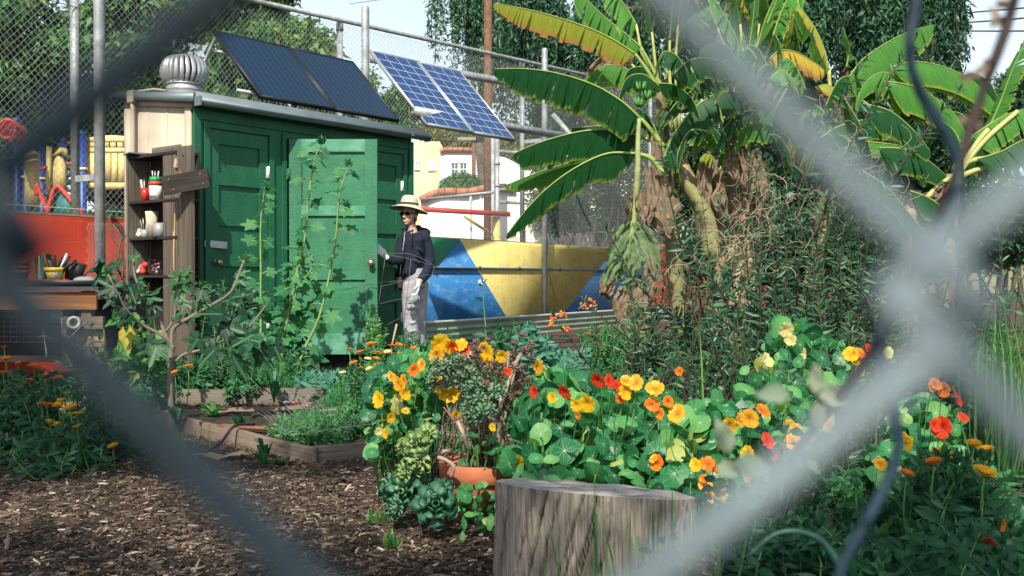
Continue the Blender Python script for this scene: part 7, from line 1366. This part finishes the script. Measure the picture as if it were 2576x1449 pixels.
mb.ball(hp(0, -.012, .035), (.072, .092, .085), 18, rot=rotH); mb.ball(hp(0, .018, -.03), (.058, .068, .075), 16, rot=rotH); mb.ball(hp(0, .052, -.082), (.026, .026, .022), 12, rot=rotH)
mb.tube([hp(0, .078, .018), hp(0, .103, -.022), hp(0, .088, -.032)], [.007, .014, .010], 8); 
for q in (-1, 1): mb.ball(hp(.011 * q, .087, -.029), (.009, .010, .007), 8, rot=rotH); mb.ball(hp(.033 * q, .055, -.018), (.022, .024, .02), 10, rot=rotH); mb.ball(hp(.072 * q, -.012, -.008), (.009, .019, .032), 10, rot=rotH); mb.ball(hp(.026 * q, .072, .022), (.018, .016, .010), 8, rot=rotH)
mb.ball(hp(0, .080, -.056), (.024, .010, .0055), 10, rot=rotH); mb.ball(hp(0, .079, -.066), (.021, .011, .0065), 10, rot=rotH)
mb.tube([hp(0, -.02, -.05), hp(0, -.03, -.10), hp(0, -.035, -.165)], [.054, .053, .066], 14)
# body core, legs and arms in one surface under the clothes
ch = H(1040, 632, .02); pv = H(1045, 700, .02)
mb.tube([hp(0, -.04, -.14), ch, pv], [.06, .085, .09], 14)
LA = [H(1068, 605, .08), H(1077, 655, .06), H(1058, 706, -.12), H(1052, 722, -.18)]; RA = [H(1012, 603, -.08), H(1000, 655, -.18), H(975, 648, -.26), H(963, 640, -.3)]
for a in (LA, RA): mb.tube(a, [.045, .036, .026, .024], 10)
for x0, dy in ((1033, -.06), (1058, .06)): mb.tube([H(x0 + 3, 705, dy), H(x0, 800, dy), H(x0 + 2, 895, dy)], [.06, .045, .035], 10)
person = remesh(mb.build('person', M['skin']), .007, 2)
tag(person, 'person in a wide pale sun hat, navy hoodie and grey trousers holding the shed door', 'person'); PO = person
def cloth(mb, name, mat, vox=.010, sm=3):
    o = mb.build(name, mat, PO, world=True); return remesh(o, vox, sm)
navy = surf('navy_fleece', (.014, .019, .040), .95, .2, 12, 0, 1.0, 22, col2=(.008, .011, .024)); grey = surf('grey_cotton', (.40, .39, .42), .9, .12, 7, 0, 1.0, 20, col2=(.25, .25, .285)); glove = surf('white_glove', (.74, .74, .71), .85, .1, 20, 0, .4, 90)
# hoodie
mb = MB()
mb.tube([H(1036, 586, -.01), H(1038, 602, 0), H(1037, 632, 0), H(1034, 662, 0), H(1030, 684, 0), H(1030, 697, -.01)], [.095, .155, .160, .150, .158, .145], 20, flat=.8)
mb.ball(H(1015, 690, -.03), (.085, .09, .05), 14); mb.ball(H(1020, 668, -.05), (.09, .08, .05), 12)
mb.ball(H(1062, 600, .05), (.085, .08, .07), 14); mb.ball(H(1020, 600, -.08), (.075, .07, .065), 14)
mb.tube([H(1066, 600, .06), H(1074, 628, .06), H(1079, 656, .05), H(1072, 682, -.02), H(1058, 706, -.12)], [.074, .068, .064, .056, .045], 14)
mb.tube([H(1015, 602, -.09), H(1007, 630, -.13), H(1002, 655, -.18), H(986, 655, -.23), H(973, 649, -.27)], [.068, .062, .058, .048, .040], 14)
mb.tube([H(1062, 668, .03), H(1066, 676, .0), H(1064, 690, -.04)], [.05, .045, .048], 10)
mb.ball(H(1060, 584, .09), (.10, .07, .05), 14); mb.ball(H(1076, 602, .10), (.035, .06, .06), 12); mb.tube([H(1014, 578, -.10), H(1030, 573, .08), H(1052, 574, .12), H(1066, 590, .12)], [.028, .03, .038, .04], 10)
for q, (u, v) in enumerate(((1050, 640), (1044, 655), (1055, 628))): mb.tube([H(u - 18, v - 6, -.13), H(u, v, -.14), H(u + 12, v + 10, -.11)], [.012, .018, .012], 8)
hood = cloth(mb, 'hoodie', navy, .009, 3)
mb = MB(); mb.tube([H(1019, 582, -.155), H(1016, 610, -.18), H(1010, 650, -.19), H(1006, 690, -.17)], .004, 5); mb.build('zip', M['galv'], PO, world=True)
for pts in ([(1038, 578, -.145), (1036, 600, -.17), (1037, 622, -.175)], [(1018, 578, -.15), (1013, 596, -.16), (1011, 610, -.165)]): mb = MB(); mb.tube([H(*q) for q in pts], .005, 5); mb.build('drawstring', M['black'], PO, world=True)
# trousers
mb = MB(); mb.tube([H(1043, 676, .0), H(1044, 700, 0), H(1043, 722, 0)], [.125, .135, .135], 18, flat=.85)
mb.tube([H(1034, 712, -.05), H(1033, 760, -.06), H(1033, 810, -.06), H(1036, 860, -.06), H(1038, 900, -.05)], [.100, .088, .078, .074, .078], 16); mb.tube([H(1055, 712, .06), H(1055, 760, .06), H(1054, 810, .06), H(1054, 860, .07), H(1056, 900, .07)], [.095, .082, .072, .068, .072], 16)
mb.box(H(1039, 765, -.145), (.12, .02, .10), Matrix.Rotation(.2, 3, 'Z')); mb.box(H(1040, 753, -.152), (.13, .02, .025), Matrix.Rotation(.2, 3, 'Z'))
for k in range(7): v = 740 + 22 * k; mb.tube([H(1020 + 4 * (k % 2), v, -.13), H(1036, v + 8, -.145), H(1048, v + 3, -.12)], [.006, .011, .006], 6)
cloth(mb, 'trousers', grey, .010, 2)
mb = MB(); mb.ball(H(1007, 712, -.09), (.035, .06, .075), 12); mb.box(H(1006, 712, -.13), (.04, .03, .10)); cloth(mb, 'waist_pouch', surf('brown_pouch', (.06, .03, .02), .7, .3, 30, col2=(.02, .015, .012)), .008, 2)
# shoes
for x0, dy in ((1034, -.09), (1055, .05)): mb = MB(); p = H(x0, 700, dy); mb.ball((p.x - .03, p.y - .05, feet.z + .045), (.05, .12, .045), 12); mb.ball((p.x, p.y, feet.z + .07), (.045, .05, .06), 10); cloth(mb, 'shoe', M['black'], .012, 2)
# gloves: palm, four fingers and a thumb each
def hand(base, direc, palmn, curl, spread=1.0, th_side=1):
    d = Vector(direc).normalized(); n = Vector(palmn).normalized(); n = (n - d * n.dot(d)).normalized(); s = d.cross(n).normalized(); mb = MB(); b = Vector(base)
    mb.tube([b - d * .045, b, b + d * .02], [.034, .030, .032], 12, flat=.8)
    for k in range(4): mb.tube([b + s * (k - 1.5) * .010, b + d * .05 + s * (k - 1.5) * .019, b + d * .085 + s * (k - 1.5) * .021], [.020, .0155, .0125], 9)
    for k, L in enumerate((.068, .078, .073, .058)):
        p = b + d * .085 + s * ((k - 1.5) * .021 * spread); c = curl[k]; pts = [p]; a = 0
        for seg in (.42, .32, .26): a += c; p = p + (d * math.cos(a) + n * math.sin(a) + s * ((k - 1.5) * .06 * spread)).normalized() * L * seg; pts.append(p)
        mb.tube(pts, [.0128, .012, .011, .0095], 8)
    t0 = b + s * (-th_side * .026) + d * .025; mb.tube([t0, t0 + (d * .5 - s * th_side * .7 + n * .4).normalized() * .035, t0 + (d * .8 - s * th_side * .45 + n * .7).normalized() * .068], [.016, .0125, .0095], 8)
    return cloth(mb, 'glove', glove, .0038, 1)
hand(H(968, 643, -.28), (-.72, -.15, .75), (-.6, .7, -.2), (.25, .3, .35, .45), 1.15, 1)
hand(H(1053, 714, -.19), (-.10, -.25, -1), (-.9, -.1, .1), (.5, .55, .6, .65), .7, 1)
# hat
hat_c = H(1029, 524, 0); tilt = Matrix.Rotation(R(4), 3, 'Y') @ Matrix.Rotation(R(-4), 3, 'X'); straw = surf('pale_straw', (.62, .53, .40), .85, .08, 40, 0, .5, 160)
mb = MB(); V = []; K = 56; prof = [(.196, .0), (.190, .006), (.16, .012), (.125, .020), (.094, .028), (.090, .05), (.085, .085), (.075, .112), (.05, .128), (.02, .130), (0, .128)]
for rr_, z in prof:
    for j in range(K):
        a = 2 * math.pi * j / K; wv = -.034 * (rr_ / .196) ** 3 * (math.cos(a - .2) * .5 + .6 * math.cos(2 * a) * .4) if rr_ > .094 else 0; V.append(hat_c + tilt @ Vector((math.cos(a) * rr_, math.sin(a) * rr_ * .97, z + wv - (.018 if rr_ > .15 else 0))))
n = len(prof); mb.add(V, [(i * K + j, i * K + (j + 1) % K, (i + 1) * K + (j + 1) % K, (i + 1) * K + j) for i in range(n - 1) for j in range(K)]); ho = mb.build('sun_hat', straw, PO, world=True, smooth=True); so_ = ho.modifiers.new('t', 'SOLIDIFY'); so_.thickness = .004
mb = MB(); mb.lathe(hat_c, [(.0955, .028), (.0935, .052)], 40, rot=tilt); hb = mb.build('hat_band', surf('dark_grey_ribbon', (.055, .06, .062), .8), PO, world=True, smooth=True)
# hair, glasses, chin cord
mb = MB(); mb.ball(hp(0, -.035, .02), (.079, .075, .075), 16, rot=rotH); mb.tube([hp(.06, -.03, .0), hp(.066, -.03, -.05), hp(.05, -.05, -.09)], [.018, .014, .006], 8); mb.tube([hp(-.06, -.03, .0), hp(-.066, -.02, -.05), hp(-.055, -.01, -.09)], [.018, .014, .006], 8); mb.build('hair', surf('dark_blond_hair', (.20, .12, .07), .7, .3, 60), PO, world=True, smooth=True)
mb = MB(); gl = surf('dark_lens', (.006, .006, .008), .12, .05, 2)
for q in (-1, 1): mb.ball(hp(.033 * q, .082, .014), (.031, .012, .020), 14, rot=rotH)
mb.tube([hp(-.015, .092, .02), hp(.015, .092, .02)], .005, 6)
for q in (-1, 1): mb.tube([hp(.06 * q, .072, .02), hp(.074 * q, .02, .014), hp(.076 * q, -.02, .008)], .005, 6)
mb.build('sunglasses', gl, PO, world=True, smooth=True)
mb = MB(); mb.tube(catmull([hp(.088, .0, .03), hp(.066, .035, -.06), hp(.0, .062, -.115), hp(-.005, .06, -.15), hp(0, .07, -.19)], 12), .0035, 5); mb.tube(catmull([hp(-.085, .0, .03), hp(-.066, .035, -.06), hp(0, .062, -.115)], 8), .0035, 5); mb.ball(hp(-.003, .066, -.14), .007, 8); mb.build('chin_cord', M['black'], PO, world=True)
mb = MB(); mb.tube(catmull([hp(.05, -.04, -.125), hp(.01, .055, -.165), hp(-.05, .0, -.15)], 10), [.012] * 11, 8); mb.build('shirt_collar', surf('blue_shirt', (.12, .18, .30), .9), PO, world=True, smooth=True)
# glass jar in the lowered hand
m, nt, b, out = newmat('clear_glass'); b.inputs['Base Color'].default_value = (.85, .93, .95, 1); b.inputs['Roughness'].default_value = .05; b.inputs['Transmission Weight'].default_value = .85; b.inputs['IOR'].default_value = 1.2; M['glass'] = m
jr = Matrix.Rotation(R(68), 3, 'Y') @ Matrix.Rotation(R(10), 3, 'X'); mb = MB(); mb.lathe(H(1026, 757, -.27), [(.036, 0), (.040, .01), (.040, .085), (.030, .10), (.031, .118), (.027, .118), (.026, .10), (.036, .083), (.036, .012), (0, .010)], 24, rot=jr); tag(mb.build('glass_jar', m, smooth=True), 'empty clear glass jar held in the lowered gloved hand', 'jar')
# wire cage and sticks beside the door
cg = thing('plant_cage', 'thin wire plant support cage standing between the door and the person', 'plant cage', H(1000, 900, -.8)); 
mb = MB()
for pts in ([(912, 940), (952, 770), (970, 640)], [(1000, 930), (1020, 780), (1034, 652)], [(1050, 900), (1072, 760), (1092, 672)], [(858, 940), (905, 760), (935, 640)]): mb.tube([P(u, v, 9.1) for u, v in pts], .0028, 5)
for pts in ([(905, 630), (970, 640), (1034, 652), (1092, 668), (1036, 640), (975, 637), (905, 630)], [(860, 730), (953, 712), (1020, 705), (1022, 703)], [(954, 722), (1082, 690)], [(886, 790), (936, 770), (1008, 752), (1078, 742)], [(876, 822), (940, 830), (1006, 800), (1075, 760)]): mb.tube(catmull([P(u, v, 9.1) for u, v in pts], 16), .0024, 5)
mb.build('wire_hoops', surf('thin_dark_wire', (.10, .12, .13), .5), cg, world=True)
for k, (a, b_, lb) in enumerate((((920, 860), (923, 812), 'short pale wooden stick by the pea vine'), ((985, 850), (998, 815), 'short pale leaning stick at the right of the wire cage'))):
    mb = MB(); mb.tube([P(a[0] - (6 if k else 2), a[1] + 50, 8.9), P(*b_, 8.9)], [.008, .009], 7); tag(mb.build('wooden_stake', surf('pale_stick', (.52, .38, .22), .8)), lb, 'stake')
# ================================================================ chain-link fence right in front of the camera (galvanised wires, 7 cm cells)
Y0 = .075; px = Y0 / F
ff = thing('near_chain_link_fence', 'out of focus chain-link fence wires right in front of the camera', 'fence', (0, Y0, 0))
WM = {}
for nm, c in (('light_galvanised_wire', (.185, .24, .27)), ('shade_toned_wire', (.005, .018, .028))): WM[nm] = surf(nm, c, .5, .15, 60, .1, .1, 400)  # near-black tone puts the shade on the left wires into their colour
pit, Wd, hh, ov = 1193, 1508, 1280, 315
k0 = -34; roll = .080
def node(k, j):
    """bend j of wire k in px units: wire 0 has its left bend at (-190, 590) for even j"""
    left = (j + k) % 2 == 0
    u = -190 + k * pit + (0 if left else Wd); v = 590 + j * hh + (u + 190) * roll; return u, v, left
for k in range(-30, 32):
    pts = []; 
    for j in range(-24, 28):
        u, v, left = node(k, j); z = HCAM - (v - 724.5) * px
        if z < .01 or z > 2.0: continue
        x = (u - 1288) * px; s = -1 if left else 1
        # rounded bend: three points
        q = 150 * px; zz = 100 * px
        pts += [(x - s * q, Y0 + .0000, z + zz), (x - s * q * .42, Y0 - s * .0016, z + 18 * px), (x - s * q * .42, Y0 + s * .0016, z - 18 * px), (x - s * q, Y0, z - zz)] if True else []
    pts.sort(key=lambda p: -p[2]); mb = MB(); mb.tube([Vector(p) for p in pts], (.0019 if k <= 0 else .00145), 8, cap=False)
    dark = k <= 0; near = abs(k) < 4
    mb.build('wire', WM['shade_toned_wire' if (k in (0, -1) or (k < -1 and k % 3)) else 'light_galvanised_wire'], ff, world=True, smooth=True)
for x in (-1.06, 1.12):
    mb = MB(); mb.tube([(x, Y0 + .03, 0), (x, Y0 + .03, 2.03)], .024, 12); mb.build('post', M['galvdull'], ff, world=True, smooth=True)
mb = MB(); mb.tube([(-1.1, Y0 + .03, 2.02), (1.16, Y0 + .03, 2.02)], .02, 10); mb.build('top_rail', M['galvdull'], ff, world=True, smooth=True)
# blurred stem and cord between the fence and the garden
def soft(name, label, cat, pts, rad, mat, k=24, taper=0):
    c = catmull([P(*q) for q in pts], k); n = len(c); mb = MB(); mb.tube(c, [rad * (1 - taper * i / n) * (1 + .12 * math.sin(i * 1.3)) for i in range(n)], 8); t = thing(name, label, cat, c[0] if c[0].z < c[-1].z else c[-1]); mb.build('stem', mat, t, world=True, smooth=True); return t
cord = surf('dark_blue_cord', (.008, .035, .055), .55, .2, 30)
soft('hanging_cord', 'out of focus dark blue cord curving down at the upper right', 'cord', [(2330, -150, .42), (2308, 0, .42), (2288, 100, .42), (2300, 200, .42), (2350, 290, .42), (2395, 370, .42), (2412, 450, .42), (2385, 560, .41), (2300, 680, .40), (2225, 800, .40), (2212, 880, .40), (2240, 1000, .40), (2262, 1110, .40), (2235, 1210, .40), (2170, 1330, .40), (2100, 1470, .40), (2060, 1700, .40)], .0024, cord)
t = soft('woody_shoot', 'out of focus dark woody shoot slanting across the right side', 'shoot', [(1940, 1240, .55), (2000, 1130, .52), (2110, 1000, .50), (2200, 870, .48), (2300, 680, .46), (2400, 450, .44), (2440, 330, .44), (2480, 210, .44), (2535, 60, .44), (2580, -120, .44)], .0022, surf('dark_shoot_bark', (.045, .03, .028), .8, .2, 60))
mb = MB(); 
for u, v, Y, s in ((2470, 165, .44, .008), (2452, 190, .44, .007), (2440, 310, .44, .006), (2540, 20, .44, .007), (2510, 40, .44, .006), (2330, 620, .46, .005)):
    mb = MB(); scatter(mb, np.array([P(u, v, Y)] * 3), rdir(3) + np.array([0, 0, .2]), np.array([0, -1, .2]) + rdir(3) * .5, s, s * .7, OVATE); mb.build('withered_leaf', M['dry'], t, world=True)
mb = MB()
for u, v, Y, s, ax in ((1985, 990, .5, .017, (-1, 0, .0)), (2050, 990, .5, .015, (.1, 0, 1)), (2060, 995, .5, .018, (1, -.1, .05)), (2050, 1010, .5, .014, (.2, 0, -1)), (1835, 1140, .6, .022, (-.3, 0, 1)), (1845, 1165, .6, .024, (.9, 0, -.1)), (1800, 1175, .6, .018, (.9, 0, -.1))):
    mb = MB(); scatter(mb, [P(u, v, Y)], [ax], [(.1, -1, .3)], s, s * .6, OVATE); mb.build('young_leaf', leafm('pale_young_leaf', [(0, (.20, .26, .16)), (1, (.36, .38, .27))], .6, .3), t, world=True)
soft('curling_leaf_blade', 'out of focus curling teal green leaf blade at the bottom right', 'leaf', [(2130, 1500, .9), (2110, 1420, .9), (2050, 1350, .9), (1960, 1340, .9), (1880, 1400, .9)], .004, surf('dark_teal_blade', (.015, .07, .05), .5, .2, 20), taper=.6)
# ================================================================ unseen tree behind the camera, crown clumps laid out to shade chosen foreground patches
sh = thing('unseen_shade_tree', 'tall unseen leafy tree behind the camera, crown shaped to shade the path', 'tree', (-4.8, -3.4, 0)); C = []
g2 = np.random.default_rng(21)
def shade(x0, x1, y0, y1, dens=20, soft_=.12):
    n = int((x1 - x0) * (y1 - y0) * dens)
    for _ in range(n):
        x, y = g2.uniform(x0, x1), g2.uniform(y0, y1); h = g2.uniform(5.3, 6.9); C.append((x + SUN.x / SUN.z * h + g2.normal(0, soft_ * .5), y + SUN.y / SUN.z * h + g2.normal(0, soft_), h))
shade(-4.4, -.5, 2.4, 3.85); shade(-.6, .3, 2.4, 3.95); shade(.3, 3.2, 2.4, 3.55); shade(1.2, 3.2, 3.5, 3.95); shade(-4.5, -2.2, 5.4, 6.6, 26); shade(-4.5, -2.0, 4.9, 5.4, 20); shade(-4.5, -1.85, 5.3, 5.6, 16); shade(-2.4, -.8, 5.45, 5.8, 45)
mb = MB(); clumps(np.array(C), .26, 60, .11, pmb=mb, flat=.8, shell=.2); mb.build('crown', M['treeleaf'], sh, world=True)
mb = MB(); mb.tube(catmull([(-4.8, -3.4, -.2), (-4.75, -3.35, 2), (-4.6, -3.3, 4)], 10), [.3 - .012 * k for k in range(11)], 12)
for e in C[::45]: mb.tube(catmull([(-4.6, -3.3, 3.9), Vector((-4.6, -3.3, 4)).lerp(Vector(e), .5) + Vector((0, 0, .35)), e], 8), [.14 - .015 * k for k in range(9)], 7)
mb.build('trunk', bark(), sh, world=True, smooth=True)
